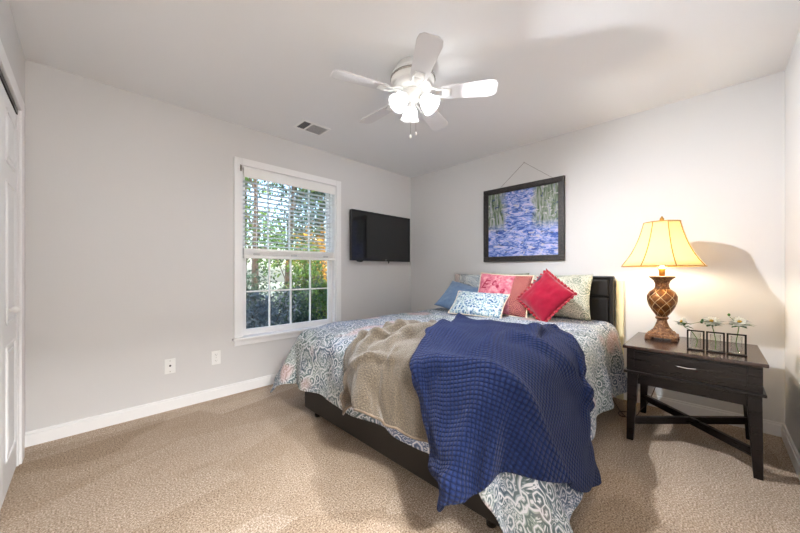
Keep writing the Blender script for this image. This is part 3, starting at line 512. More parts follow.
[1965,1308,705,1942,1302,706,1919,1297,706,1896,1291,707,1874,1285,707,1851,1279,708,1828,1273,708,1805,1268,709,1783,1262,710,1760,1256,710,1737,1250,710,1714,1244,710,1692,1238,708,1669,1232,707,1646,1227,705,1624,1221,704,1601,1215,703,1578,1209,702,1555,1203,700,1532,1198,698,1510,1192,697,1487,1186,696,1464,1180,696,1442,1174,695,1419,1168,694,1396,1162,693,1373,1156,694,1350,1151,695,1327,1145,694,1304,1140,692,1281,1135,690,1257,1129,689,1234,1124,688,1210,1118,685,1188,1114,678,1167,1110,671,1149,1106,657,1134,1102,639,1123,1098,619,1114,1095,597,1106,1091,574,1100,1087,552,1097,1084,528,1096,1082,504,1092,1080,480,1087,1078,457,1081,1073,435,1074,1070,414,1065,1068,393,1054,1063,375,1042,1053,358],
[1975,1300,703,1952,1294,704,1929,1288,706,1906,1282,706,1883,1276,707,1860,1270,708,1838,1264,708,1815,1258,709,1792,1252,710,1769,1246,711,1746,1240,711,1723,1234,710,1700,1228,709,1677,1222,707,1654,1216,705,1632,1210,704,1609,1204,703,1586,1198,702,1563,1192,700,1540,1186,699,1517,1180,697,1494,1174,696,1471,1168,696,1448,1162,695,1425,1156,694,1402,1150,693,1380,1144,694,1356,1138,695,1333,1132,694,1310,1127,692,1287,1121,691,1263,1116,690,1239,1110,688,1216,1105,685,1192,1100,679,1170,1096,673,1150,1092,661,1136,1088,642,1125,1085,621,1116,1081,598,1109,1078,574,1102,1074,551,1097,1070,529,1094,1067,505,1092,1066,481,1090,1065,457,1087,1063,433,1082,1060,410,1073,1058,389,1062,1055,368,1050,1047,350],
[1985,1292,702,1962,1286,703,1939,1279,705,1916,1273,706,1893,1267,707,1870,1261,708,1847,1255,708,1824,1248,709,1801,1242,710,1778,1236,711,1755,1230,711,1732,1224,710,1709,1218,709,1686,1212,707,1663,1205,706,1640,1199,704,1616,1193,703,1593,1187,702,1570,1181,701,1547,1174,699,1524,1168,698,1501,1162,697,1478,1156,696,1455,1150,695,1432,1144,694,1409,1138,694,1386,1131,694,1363,1125,695,1339,1119,694,1316,1114,692,1293,1108,691,1269,1102,690,1245,1097,688,1221,1091,684,1197,1086,680,1174,1082,674,1154,1078,662,1139,1074,644,1127,1071,622,1117,1067,600,1109,1064,576,1104,1060,552,1097,1056,529,1092,1053,506,1091,1051,482,1090,1050,457,1089,1049,433,1085,1047,409,1078,1045,386,1068,1043,364,1057,1038,344],
[1996,1283,701,1973,1277,702,1949,1271,703,1926,1264,705,1903,1258,706,1880,1252,708,1856,1245,709,1833,1239,709,1810,1233,710,1787,1226,711,1764,1220,711,1740,1214,710,1717,1207,709,1694,1201,707,1671,1195,706,1648,1188,704,1624,1182,703,1601,1176,702,1578,1169,701,1555,1163,700,1532,1157,698,1508,1150,697,1485,1144,696,1462,1138,695,1439,1131,694,1415,1125,694,1392,1119,693,1369,1112,694,1345,1106,694,1322,1100,693,1298,1094,691,1275,1089,691,1251,1083,688,1227,1078,685,1202,1072,681,1179,1068,674,1158,1063,664,1142,1060,646,1129,1056,624,1118,1052,602,1111,1049,578,1105,1046,554,1098,1042,531,1094,1039,507,1092,1037,482,1091,1036,458,1089,1034,433,1087,1032,408,1080,1030,385,1070,1028,362,1060,1026,340],
[2006,1275,700,1983,1268,701,1960,1262,702,1936,1256,704,1913,1249,706,1889,1242,707,1866,1236,708,1843,1230,709,1819,1223,710,1796,1216,711,1772,1210,711,1749,1204,710,1726,1197,709,1702,1190,707,1679,1184,706,1656,1178,704,1632,1171,703,1609,1164,702,1586,1158,702,1562,1152,700,1539,1145,699,1515,1138,698,1492,1132,697,1469,1126,696,1445,1119,694,1422,1112,694,1398,1106,693,1375,1099,693,1351,1093,694,1328,1087,693,1304,1081,692,1280,1075,690,1256,1070,688,1232,1064,686,1208,1059,681,1184,1054,674,1162,1049,664,1145,1045,648,1131,1042,627,1120,1038,605,1112,1034,581,1106,1031,557,1101,1028,532,1098,1025,507,1096,1022,483,1093,1021,458,1090,1019,433,1088,1016,408,1082,1014,384,1073,1012,361,1063,1011,338],
[2017,1267,699,1993,1260,700,1970,1253,701,1946,1247,703,1922,1240,704,1899,1233,706,1876,1227,708,1852,1220,709,1828,1213,710,1805,1207,710,1781,1200,711,1758,1193,710,1734,1187,709,1711,1180,707,1687,1173,705,1664,1167,704,1640,1160,703,1617,1153,702,1593,1147,702,1570,1140,701,1546,1133,700,1522,1127,699,1499,1120,698,1475,1113,696,1452,1107,695,1428,1100,694,1405,1093,692,1381,1087,692,1358,1080,693,1334,1074,693,1310,1068,692,1286,1062,690,1262,1056,689,1237,1050,687,1213,1045,682,1189,1039,675,1166,1034,666,1148,1030,650,1133,1027,630,1121,1023,608,1112,1019,584,1107,1016,559,1103,1013,534,1101,1010,508,1098,1008,483,1095,1006,458,1091,1003,433,1089,1001,408,1084,999,384,1075,996,360,1065,994,336],
[2027,1258,698,2003,1252,699,1980,1245,700,1956,1238,702,1932,1231,703,1909,1224,705,1885,1217,707,1861,1210,708,1838,1204,709,1814,1197,710,1790,1190,710,1766,1183,710,1743,1176,709,1719,1170,707,1695,1163,705,1672,1156,704,1648,1149,703,1624,1142,702,1601,1135,702,1577,1128,702,1553,1122,701,1530,1115,700,1506,1108,699,1482,1101,697,1458,1094,696,1435,1088,694,1411,1081,693,1387,1074,692,1364,1067,693,1340,1061,693,1316,1054,692,1292,1048,690,1267,1042,689,1243,1036,687,1218,1031,682,1194,1025,676,1171,1020,667,1151,1016,652,1135,1012,632,1122,1008,610,1113,1004,586,1107,1001,561,1104,998,536,1102,995,510,1098,993,485,1094,990,459,1090,988,434,1088,986,409,1083,983,384,1076,980,360,1068,978,336],
[2038,1250,698,2014,1243,698,1990,1236,699,1966,1229,700,1942,1222,702,1918,1215,704,1894,1208,706,1870,1201,707,1847,1194,708,1823,1187,709,1799,1180,710,1775,1173,709,1751,1166,708,1727,1159,706,1704,1152,705,1680,1145,703,1656,1138,702,1632,1131,702,1608,1124,702,1584,1117,702,1560,1110,701,1537,1103,701,1513,1096,700,1489,1089,698,1465,1082,696,1441,1075,695,1417,1068,693,1394,1061,692,1370,1054,693,1346,1048,693,1321,1041,692,1297,1035,691,1273,1028,690,1248,1022,688,1223,1017,683,1199,1011,677,1175,1006,667,1154,1002,653,1137,997,634,1124,993,612,1114,989,588,1108,986,563,1104,983,538,1101,980,512,1097,977,486,1092,975,461,1089,973,436,1086,970,410,1083,968,385,1077,965,360,1072,963,335],
[2048,1242,698,2024,1234,697,2000,1227,698,1976,1220,699,1952,1213,701,1928,1206,703,1904,1199,704,1880,1192,706,1856,1184,707,1832,1177,708,1808,1170,709,1784,1163,708,1760,1156,707,1736,1148,706,1712,1141,704,1688,1134,703,1664,1127,702,1640,1120,702,1616,1113,702,1592,1106,702,1568,1098,702,1544,1091,701,1520,1084,700,1496,1077,699,1472,1070,697,1448,1062,695,1424,1055,694,1400,1048,692,1376,1041,693,1351,1034,694,1327,1028,693,1303,1021,692,1278,1015,690,1253,1009,688,1228,1003,684,1203,998,678,1180,992,668,1158,987,655,1140,982,636,1126,978,614,1116,974,591,1109,970,565,1104,967,540,1100,965,514,1096,962,488,1092,960,462,1090,958,437,1088,956,411,1085,953,386,1081,950,360,1078,948,335],
[2058,1233,698,2034,1226,697,2010,1219,698,1986,1211,699,1962,1204,700,1938,1197,702,1913,1189,703,1889,1182,705,1865,1175,706,1841,1167,707,1817,1160,707,1792,1153,707,1768,1145,706,1744,1138,705,1720,1131,704,1696,1123,702,1672,1116,702,1648,1109,701,1623,1101,701,1599,1094,702,1575,1087,702,1551,1079,701,1527,1072,701,1502,1065,700,1478,1057,698,1454,1050,696,1430,1043,694,1406,1035,693,1382,1028,693,1357,1021,694,1333,1014,694,1308,1008,693,1283,1001,691,1258,995,689,1233,989,685,1208,984,678,1184,978,669,1161,973,656,1143,968,638,1128,963,616,1117,959,592,1110,955,567,1105,952,542,1100,949,516,1096,947,490,1094,945,463,1093,944,437,1093,942,411,1091,940,386,1088,938,360,1086,934,335],
[2069,1225,698,2044,1218,698,2020,1210,697,1996,1202,698,1971,1195,699,1947,1188,701,1923,1180,702,1898,1172,704,1874,1165,705,1850,1158,706,1826,1150,706,1801,1142,706,1777,1135,706,1752,1128,704,1728,1120,703,1704,1112,702,1680,1105,701,1655,1098,700,1631,1090,701,1607,1082,701,1582,1075,701,1558,1068,701,1534,1060,701,1509,1052,700,1485,1045,699,1461,1038,697,1436,1030,696,1412,1022,694,1388,1015,694,1363,1008,694,1338,1001,694,1314,994,693,1289,988,692,1263,982,689,1238,976,685,1213,970,678,1188,964,670,1165,958,657,1146,953,639,1131,948,618,1119,944,594,1111,940,569,1105,937,543,1101,934,517,1099,932,491,1098,930,464,1097,929,438,1097,928,412,1094,926,386,1091,924,361,1091,920,336],
[2079,1217,699,2055,1209,698,2030,1201,698,2006,1194,698,1981,1186,699,1957,1178,700,1932,1171,702,1908,1163,703,1883,1155,704,1859,1148,704,1834,1140,705,1810,1132,705,1785,1125,704,1761,1117,704,1736,1109,702,1712,1102,701,1687,1094,700,1663,1086,700,1638,1079,700,1614,1071,700,1590,1063,700,1565,1056,700,1540,1048,701,1516,1040,700,1492,1033,700,1467,1025,698,1443,1017,697,1418,1010,695,1394,1002,694,1369,994,695,1344,987,695,1319,981,693,1294,974,691,1268,968,689,1243,962,685,1217,955,679,1192,949,671,1169,943,658,1149,938,641,1133,933,620,1120,929,597,1112,925,571,1107,922,545,1104,919,518,1102,917,492,1101,915,465,1100,914,438,1100,914,412,1096,913,387,1092,910,362,1093,906,336],
[2090,1208,700,2065,1200,698,2040,1193,698,2016,1185,698,1991,1177,699,1966,1169,700,1942,1161,701,1917,1154,702,1892,1146,703,1868,1138,703,1843,1130,704,1818,1122,704,1794,1114,703,1769,1106,702,1745,1099,701,1720,1091,700,1695,1083,699,1671,1075,698,1646,1067,698,1621,1060,699,1597,1052,699,1572,1044,700,1548,1036,700,1523,1028,700,1498,1020,700,1474,1012,699,1449,1005,698,1424,997,696,1400,989,695,1375,981,695,1350,974,695,1324,967,694,1299,961,692,1274,954,689,1248,948,685,1222,941,680,1196,934,672,1173,928,659,1152,923,643,1135,918,622,1122,914,599,1113,910,573,1108,907,546,1106,904,519,1104,902,492,1103,900,465,1103,900,438,1103,900,412,1100,900,386,1096,896,361,1096,891,335],
[2100,1200,700,2075,1192,699,2050,1184,699,2026,1176,699,2001,1168,700,1976,1160,700,1951,1152,701,1926,1144,702,1902,1136,702,1877,1128,702,1852,1120,702,1827,1112,702,1802,1104,702,1778,1096,701,1753,1088,700,1728,1080,699,1703,1072,698,1678,1064,698,1654,1056,698,1629,1048,698,1604,1040,698,1579,1032,698,1554,1024,699,1530,1016,699,1505,1008,700,1480,1000,699,1455,992,698,1430,984,697,1406,976,696,1381,968,695,1356,960,695,1330,953,693,1304,947,691,1279,940,689,1252,933,685,1226,926,680,1201,920,671,1178,913,659,1156,908,643,1138,903,623,1125,898,600,1116,894,575,1111,891,548,1108,888,520,1107,886,493,1107,885,465,1106,885,438,1105,886,411,1103,885,386,1102,882,360,1101,878,334],
])
NAVY_THROW = dict(nu=52, nv=60, corners=[[2.12, 1.46], [2.2, 0.62]], hem=[[0.74, 0.9], [0.6, 0.68], [0.82, 0.5], [1.02, 0.38], [1.25, 0.2], [1.45, 0.0], [1.6, -0.12]], rows=[
[2120,1460,731,2097,1451,731,2074,1441,732,2051,1432,733,2028,1423,734,2005,1413,734,1982,1404,734,1959,1395,733,1936,1385,732,1913,1376,731,1890,1367,730,1867,1357,730,1844,1348,731,1821,1339,733,1798,1329,736,1775,1320,739,1752,1311,742,1729,1301,745,1706,1292,748,1683,1283,751,1660,1273,755,1637,1264,759,1614,1255,763,1591,1245,766,1568,1236,768,1545,1227,769,1522,1217,770,1499,1208,770,1476,1199,770,1453,1189,770,1430,1180,769,1407,1170,766,1385,1160,761,1363,1148,753,1342,1134,747,1321,1120,743,1298,1107,740,1276,1096,734,1254,1086,723,1234,1078,710,1212,1071,700,1189,1064,691,1167,1057,683,1147,1048,670,1130,1036,655,1114,1023,638,1101,1010,620,1093,998,601,1089,990,579,1089,980,558,1090,966,538,1087,948,521,1086,930,502,1087,915,482,1087,900,462,1088,887,442,1090,877,420,1091,870,396,1089,866,371,1085,862,346,1081,857,322],
[2122,1444,730,2098,1434,731,2075,1425,732,2052,1415,734,2028,1406,735,2005,1396,736,1982,1387,736,1958,1377,735,1935,1368,733,1912,1358,732,1889,1349,730,1865,1340,730,1842,1330,731,1819,1320,734,1795,1311,737,1772,1302,741,1749,1292,744,1726,1283,746,1702,1273,749,1679,1264,753,1656,1254,756,1632,1245,760,1609,1235,763,1586,1226,766,1562,1216,767,1539,1207,768,1516,1197,770,1493,1188,770,1469,1178,771,1446,1169,770,1423,1159,768,1400,1150,765,1376,1139,762,1354,1127,756,1333,1114,747,1312,1100,739,1289,1087,734,1267,1075,728,1245,1066,720,1223,1058,710,1200,1051,699,1178,1044,688,1158,1036,677,1138,1026,664,1121,1014,649,1110,1001,630,1102,988,609,1093,978,588,1088,969,567,1085,961,545,1080,952,524,1076,941,503,1072,926,482,1071,910,461,1072,894,440,1074,882,420,1076,871,398,1078,861,374,1078,850,351,1076,842,327,1071,837,304],
[2123,1428,730,2100,1418,731,2076,1408,732,2052,1399,734,2029,1389,736,2005,1380,737,1982,1370,738,1958,1360,736,1934,1351,735,1911,1341,733,1887,1331,731,1864,1322,731,1840,1312,732,1816,1302,735,1793,1293,739,1769,1283,742,1746,1273,745,1722,1264,748,1698,1254,750,1675,1244,754,1651,1235,757,1628,1225,760,1604,1216,762,1580,1206,765,1557,1196,767,1533,1187,768,1510,1177,770,1486,1167,770,1463,1158,770,1439,1148,768,1416,1138,765,1392,1128,761,1369,1117,757,1347,1104,754,1325,1092,746,1303,1080,737,1281,1067,731,1258,1055,725,1235,1046,718,1213,1037,708,1190,1030,696,1169,1023,684,1149,1014,670,1129,1004,657,1113,992,641,1101,980,622,1093,967,600,1086,957,578,1082,947,556,1079,939,533,1071,933,510,1062,927,486,1057,917,463,1058,904,440,1059,890,418,1060,877,397,1061,864,376,1062,851,353,1064,837,330,1064,825,308,1061,816,286],
[2125,1412,729,2101,1402,731,2077,1392,733,2053,1382,735,2029,1372,737,2005,1363,738,1981,1353,738,1957,1343,738,1934,1333,736,1910,1323,734,1886,1314,733,1862,1304,732,1838,1294,734,1814,1284,738,1790,1274,741,1766,1265,744,1742,1255,746,1719,1245,748,1695,1235,750,1671,1225,753,1647,1216,756,1623,1206,759,1599,1196,762,1575,1186,764,1551,1176,766,1528,1167,768,1504,1157,770,1480,1147,770,1456,1137,768,1432,1128,764,1408,1118,760,1384,1108,754,1362,1097,748,1339,1084,745,1316,1071,739,1294,1060,731,1272,1047,726,1248,1034,722,1225,1026,714,1202,1017,705,1180,1009,693,1160,1001,679,1142,992,662,1124,981,647,1109,971,628,1096,959,609,1084,947,589,1075,936,567,1072,927,543,1069,919,519,1063,913,495,1053,907,471,1046,899,447,1046,888,422,1046,878,398,1046,866,376,1047,851,356,1048,835,334,1049,822,312,1050,810,289,1050,798,270],
[2126,1395,729,2102,1385,730,2078,1376,733,2054,1366,735,2029,1356,737,2005,1346,738,1981,1336,738,1957,1326,738,1933,1316,737,1908,1306,735,1884,1296,734,1860,1286,734,1836,1276,736,1812,1266,740,1788,1256,742,1764,1246,745,1739,1236,747,1715,1226,748,1691,1216,750,1667,1206,752,1643,1196,755,1618,1186,758,1594,1176,761,1570,1167,764,1546,1157,767,1522,1147,769,1498,1137,769,1473,1127,768,1449,1117,764,1425,1107,759,1401,1097,753,1377,1087,746,1353,1077,739,1330,1065,734,1307,1052,729,1285,1041,722,1262,1029,716,1239,1016,713,1216,1006,708,1193,997,700,1172,989,688,1153,980,670,1135,969,653,1119,959,635,1107,950,614,1095,941,593,1082,929,572,1070,918,551,1063,908,528,1060,901,504,1056,893,479,1050,886,455,1042,877,431,1039,868,406,1038,860,381,1034,850,358,1032,837,336,1033,821,315,1035,808,293,1036,796,271,1036,783,253],
[2128,1379,728,2103,1369,730,2079,1359,732,2054,1349,735,2030,1339,737,2005,1329,738,1981,1319,738,1956,1308,738,1932,1298,736,1907,1288,735,1883,1278,734,1858,1268,735,1834,1258,738,1810,1248,741,1785,1238,743,1761,1228,745,1736,1218,746,1712,1208,748,1687,1197,749,1663,1187,751,1638,1177,754,1614,1167,757,1589,1157,761,1565,1147,764,1540,1137,767,1516,1127,768,1491,1117,767,1467,1106,763,1442,1096,758,1418,1086,752,1393,1076,746,1369,1066,740,1345,1057,734,1321,1045,728,1299,1032,722,1276,1021,716,1253,1010,709,1230,998,704,1207,986,700,1184,976,693,1164,968,679,1144,959,662,1128,948,643,1114,939,623,1103,930,600,1093,922,577,1082,912,555,1070,900,533,1059,890,511,1052,882,488,1050,873,464,1048,864,439,1042,854,415,1037,846,391,1033,837,366,1025,829,342,1019,820,319,1019,806,297,1023,790,277,1024,777,256,1021,768,235],
[2129,1363,727,2104,1353,729,2080,1343,732,2055,1332,734,2030,1322,736,2005,1312,737,1981,1302,737,1956,1291,737,1931,1281,735,1906,1271,734,1882,1260,734,1857,1250,736,1832,1240,739,1807,1230,742,1782,1220,744,1758,1209,745,1733,1199,746,1708,1189,747,1683,1178,748,1659,1168,750,1634,1158,753,1609,1148,756,1584,1137,760,1560,1127,764,1535,1117,766,1510,1107,766,1485,1096,763,1460,1086,757,1436,1076,751,1411,1066,745,1386,1055,739,1361,1045,735,1336,1035,732,1312,1025,727,1289,1012,720,1266,1001,713,1243,990,707,1220,978,699,1198,966,692,1175,955,684,1154,947,671,1134,938,654,1119,928,634,1108,919,610,1098,910,587,1088,901,564,1078,892,541,1068,882,517,1058,872,494,1048,864,472,1042,855,448,1041,844,423,1037,834,399,1029,827,375,1023,817,351,1016,807,327,1008,798,304,1008,785,283,1012,771,263,1012,758,242,1005,752,218],
[2131,1347,726,2106,1336,729,2081,1326,732,2056,1316,734,2030,1305,736,2006,1295,736,1980,1284,736,1955,1274,735,1930,1264,734,1905,1253,733,1880,1243,734,1855,1232,737,1830,1222,740,1805,1212,742,1780,1201,743,1755,1191,744,1730,1180,745,1705,1170,746,1680,1160,747,1655,1149,748,1630,1139,751,1605,1128,755,1580,1118,760,1554,1108,762,1530,1097,763,1504,1087,762,1479,1076,757,1454,1066,751,1429,1055,744,1404,1045,738,1379,1035,732,1354,1025,729,1328,1014,727,1303,1004,725,1279,993,720,1256,981,713,1232,970,707,1209,959,699,1187,947,689,1165,936,677,1143,927,664,1124,919,646,1109,911,624,1097,901,599,1089,891,575,1080,881,551,1070,872,528,1060,863,504,1051,854,481,1041,845,457,1032,837,432,1029,826,407,1026,815,383,1017,808,360,1009,798,337,1003,787,314,998,776,292,998,766,269,998,757,247,995,746,224,989,740,201],
[2132,1331,726,2107,1320,729,2082,1310,731,2056,1299,733,2031,1288,735,2006,1278,736,1981,1267,735,1955,1257,734,1930,1246,732,1905,1236,732,1880,1225,733,1854,1215,737,1829,1204,740,1804,1194,741,1778,1183,742,1753,1172,743,1728,1162,744,1703,1151,745,1677,1141,746,1652,1130,747,1627,1120,749,1602,1109,753,1576,1099,757,1551,1088,759,1526,1078,759,1500,1067,756,1475,1056,751,1450,1046,745,1425,1035,738,1399,1025,732,1374,1014,727,1348,1004,723,1323,994,720,1297,984,720,1272,973,719,1248,961,714,1225,950,706,1201,939,698,1178,928,688,1156,917,674,1137,907,657,1120,900,636,1105,892,613,1092,882,589,1081,872,565,1074,862,541,1064,853,517,1052,844,494,1041,836,470,1031,827,446,1020,820,420,1014,811,395,1012,798,372,1007,789,349,998,779,326,990,768,304,987,758,281,986,751,256,982,747,232,977,742,208,970,733,190],
[2134,1315,726,2109,1304,728,2083,1293,731,2058,1282,733,2033,1272,734,2007,1261,735,1982,1250,734,1957,1240,732,1932,1229,730,1906,1218,729,1881,1208,732,1856,1197,735,1830,1186,738,1805,1176,740,1780,1165,741,1755,1154,742,1729,1144,743,1704,1133,743,1679,1122,744,1654,1112,744,1628,1101,746,1603,1090,749,1578,1080,753,1552,1069,755,1527,1058,754,1502,1048,751,1477,1037,746,1451,1026,740,1426,1016,734,1401,1005,728,1375,995,723,1350,984,719,1324,975,716,1298,964,714,1273,953,715,1248,942,713,1224,931,705,1200,920,696,1177,908,687,1156,898,674,1137,888,656,1121,880,634,1106,872,610,1093,862,586,1080,853,563,1069,843,539,1060,834,514,1050,826,491,1037,818,468,1024,811,445,1010,805,420,1001,796,395,998,784,371,996,772,347,991,761,325,983,751,303,977,744,279,972,739,253,965,739,229,958,739,206,950,732,189],
[2135,1298,726,2110,1288,728,2085,1277,730,2060,1266,732,2035,1255,733,2010,1245,734,1985,1234,732,1960,1223,729,1935,1212,727,1910,1202,727,1885,1191,729,1860,1180,733,1835,1169,736,1810,1158,738,1785,1148,739,1760,1137,740,1735,1126,740,1710,1115,740,1685,1105,740,1660,1094,740,1635,1083,741,1610,1072,743,1585,1062,746,1560,1051,748,1535,1040,747,1510,1029,745,1485,1018,742,1460,1008,737,1435,997,732,1410,986,727,1385,976,722,1360,965,718,1334,955,715,1309,945,712,1283,934,711,1258,923,711,1234,912,707,1210,900,699,1186,889,690,1164,878,679,1143,868,664,1125,860,644,1111,851,621,1099,842,596,1086,832,572,1074,823,548,1062,814,524,1053,806,500,1043,798,476,1030,791,454,1013,785,431,999,778,408,989,768,385,985,756,362,984,744,339,981,733,316,972,728,293,961,725,268,949,728,246,939,733,223,930,729,202],
[2137,1282,726,2112,1272,728,2088,1261,730,2063,1250,731,2038,1239,732,2014,1228,732,1989,1217,730,1964,1206,727,1940,1196,725,1915,1185,725,1891,1174,727,1866,1163,730,1841,1152,733,1817,1141,735,1792,1130,736,1768,1120,737,1743,1109,737,1718,1098,736,1694,1087,736,1669,1076,736,1644,1065,736,1620,1054,737,1595,1044,739,1570,1033,740,1546,1022,740,1521,1011,739,1497,1000,737,1472,990,735,1447,979,731,1423,968,727,1398,957,723,1373,946,718,1348,936,715,1323,926,711,1298,915,709,1273,904,708,1248,892,708,1223,881,703,1199,870,695,1176,859,685,1154,848,673,1135,839,656,1119,830,635,1106,820,611,1094,811,587,1082,802,563,1070,793,540,1061,784,515,1053,776,490,1041,769,467,1024,762,446,1006,755,426,990,748,405,979,738,384,975,727,362,973,717,340,962,714,317,948,714,295,934,718,272,922,722,249,914,719,224],
[2138,1266,726,2114,1255,728,2090,1244,729,2066,1233,731,2042,1222,732,2017,1212,731,1993,1201,729,1969,1190,726,1945,1179,724,1920,1168,724,1896,1157,726,1872,1146,728,1848,1135,730,1824,1124,732,1799,1113,733,1775,1102,733,1751,1091,732,1726,1080,732,1702,1070,731,1678,1059,731,1654,1048,731,1630,1037,732,1605,1026,732,1581,1015,733,1557,1004,733,1533,993,733,1508,982,733,1484,971,732,1460,960,731,1436,949,728,1412,938,724,1387,928,720,1362,917,716,1338,907,712,1313,896,709,1289,885,707,1264,873,706,1239,862,704,1214,850,699,1191,839,690,1168,828,680,1147,818,666,1129,808,649,1114,799,628,1102,790,604,1091,781,580,1082,772,556,1073,763,531,1064,754,507,1052,746,484,1036,739,464,1017,732,445,998,725,426,981,717,407,970,708,387,963,700,366,952,698,344,938,698,322,925,700,298,914,702,273,909,702,245],
[2140,1250,726,2116,1239,728,2092,1228,730,2068,1217,731,2045,1206,731,2021,1195,730,1997,1184,727,1973,1173,724,1949,1162,723,1926,1151,724,1902,1140,725,1878,1129,726,1854,1118,728,1830,1107,729,1806,1096,729,1782,1085,729,1759,1074,728,1735,1063,726,1711,1052,726,1687,1041,726,1663,1030,726,1640,1019,726,1616,1008,726,1592,997,726,1568,986,727,1544,975,728,1520,964,729,1496,953,730,1473,942,730,1449,931,728,1425,920,726,1401,909,723,1377,898,719,1353,888,716,1328,877,712,1304,866,708,1280,854,706,1255,842,703,1231,831,700,1207,819,695,1185,808,686,1163,797,675,1143,787,661,1126,777,643,1112,767,622,1102,758,598,1093,749,574,1085,740,550,1075,731,526,1062,723,505,1045,716,485,1026,708,466,1008,701,448,989,694,430,974,687,410,964,681,387,953,678,364,942,677,339,931,678,314,922,679,288,918,682,259],
[2142,1234,726,2118,1223,728,2095,1212,730,2071,1201,731,2048,1190,730,2024,1178,729,2001,1167,726,1978,1156,724,1954,1145,724,1931,1134,724,1907,1123,725,1884,1112,726,1860,1101,726,1837,1090,726,1813,1079,726,1790,1068,725,1767,1057,724,1743,1046,722,1720,1034,721,1696,1023,720,1673,1012,721,1649,1001,721,1626,990,722,1602,979,722,1579,968,724,1556,957,726,1532,946,727,1509,935,729,1485,924,729,1462,913,728,1438,902,727,1415,890,726,1391,880,724,1368,869,721,1344,858,718,1320,846,714,1297,835,710,1273,823,705,1249,811,701,1226,799,696,1204,787,691,1182,776,682,1161,764,671,1142,754,657,1125,743,639,1113,734,618,1103,725,595,1094,716,571,1082,707,549,1067,700,528,1050,694,509,1034,687,489,1018,680,468,1004,674,447,992,669,424,982,666,398,973,664,373,964,663,347,955,662,320,947,663,294,940,664,266],
[2143,1218,726,2120,1206,728,2097,1195,730,2074,1184,731,2051,1173,730,2028,1162,729,2005,1151,726,1982,1140,725,1959,1128,725,1936,1117,726,1913,1106,726,1890,1095,726,1867,1084,725,1844,1073,725,1820,1062,724,1798,1050,722,1774,1039,720,1751,1028,719,1728,1017,717,1705,1006,716,1682,995,717,1659,984,718,1636,972,718,1613,961,720,1590,950,723,1567,939,726,1544,928,728,1521,916,730,1498,905,730,1475,894,731,1452,883,731,1429,872,731,1406,861,730,1383,850,729,1359,838,727,1336,827,724,1314,815,719,1291,803,712,1269,790,704,1247,778,698,1224,766,694,1203,753,688,1182,741,680,1162,730,668,1142,719,654,1126,709,636,1113,700,615,1100,691,592,1088,684,570,1072,678,550,1058,674,528,1047,668,505,1037,663,480,1028,659,455,1019,658,429,1010,656,402,1002,655,375,994,654,348,986,652,322,978,651,295,968,649,270],
[2145,1202,726,2122,1190,729,2099,1179,731,2077,1168,732,2054,1157,731,2031,1145,729,2009,1134,727,1986,1123,726,1964,1112,726,1941,1100,727,1918,1089,727,1896,1078,726,1873,1067,725,1850,1056,724,1828,1044,722,1805,1033,721,1782,1022,719,1760,1011,717,1737,999,715,1714,988,714,1692,977,714,1669,966,715,1646,954,717,1624,943,721,1601,932,726,1579,921,730,1556,910,734,1533,898,736,1511,887,737,1488,876,738,1465,865,739,1443,854,740,1420,842,741,1397,831,741,1375,819,739,1352,807,736,1330,795,730,1309,782,722,1288,770,713,1266,757,704,1245,745,697,1224,732,691,1202,719,685,1181,707,676,1160,696,664,1141,686,649,1124,676,630,1109,668,608,1095,661,586,1083,656,562,1074,654,537,1068,652,511,1061,649,484,1054,647,458,1046,646,431,1038,644,404,1030,642,378,1021,640,351,1013,638,325,1004,636,299,990,633,276],
[2146,1185,726,2124,1174,729,2102,1163,731,2079,1152,732,2057,1140,731,2035,1129,729,2013,1118,727,1990,1106,726,1968,1095,728,1946,1084,729,1924,1073,728,1901,1061,727,1879,1050,725,1857,1039,723,1835,1027,722,1812,1016,721,1790,1005,719,1768,994,717,1746,982,715,1723,971,714,1701,960,714,1679,948,716,1657,937,719,1634,926,725,1612,914,732,1590,903,739,1568,892,745,1545,881,748,1523,870,749,1501,858,750,1479,847,751,1456,836,752,1434,824,753,1412,812,752,1390,800,749,1368,788,744,1346,776,738,1324,763,731,1303,750,722,1282,738,714,1261,725,704,1241,712,696,1219,699,689,1197,686,681,1176,673,670,1155,662,656,1137,652,638,1121,644,617,1108,638,594,1099,635,569,1093,633,543,1086,632,516,1079,630,490,1071,628,464,1062,626,438,1053,624,412,1044,622,387,1034,620,361,1025,618,336,1015,616,311,1001,614,288],
[2148,1169,726,2126,1158,729,2104,1147,731,2082,1135,731,2060,1124,731,2038,1113,729,2017,1101,727,1995,1090,728,1973,1079,729,1951,1068,730,1929,1056,729,1907,1045,727,1885,1034,725,1863,1022,724,1842,1011,722,1820,1000,721,1798,989,719,1776,977,717,1754,966,716,1732,955,715,1710,943,716,1688,932,719,1666,921,724,1645,910,732,1623,898,741,1601,887,750,1579,876,756,1557,864,759,1535,853,760,1513,842,761,1491,830,760,1470,819,760,1448,807,758,1426,795,756,1404,783,751,1383,771,744,1361,758,738,1340,745,731,1318,732,724,1297,719,717,1276,706,708,1256,692,700,1234,678,691,1213,665,683,1191,652,673,1170,640,659,1151,630,643,1135,623,623,1122,617,600,1113,614,576,1104,613,551,1095,611,526,1086,609,501,1075,607,476,1065,606,451,1054,604,427,1044,602,402,1034,600,378,1023,598,354,1013,597,329,1003,596,304],
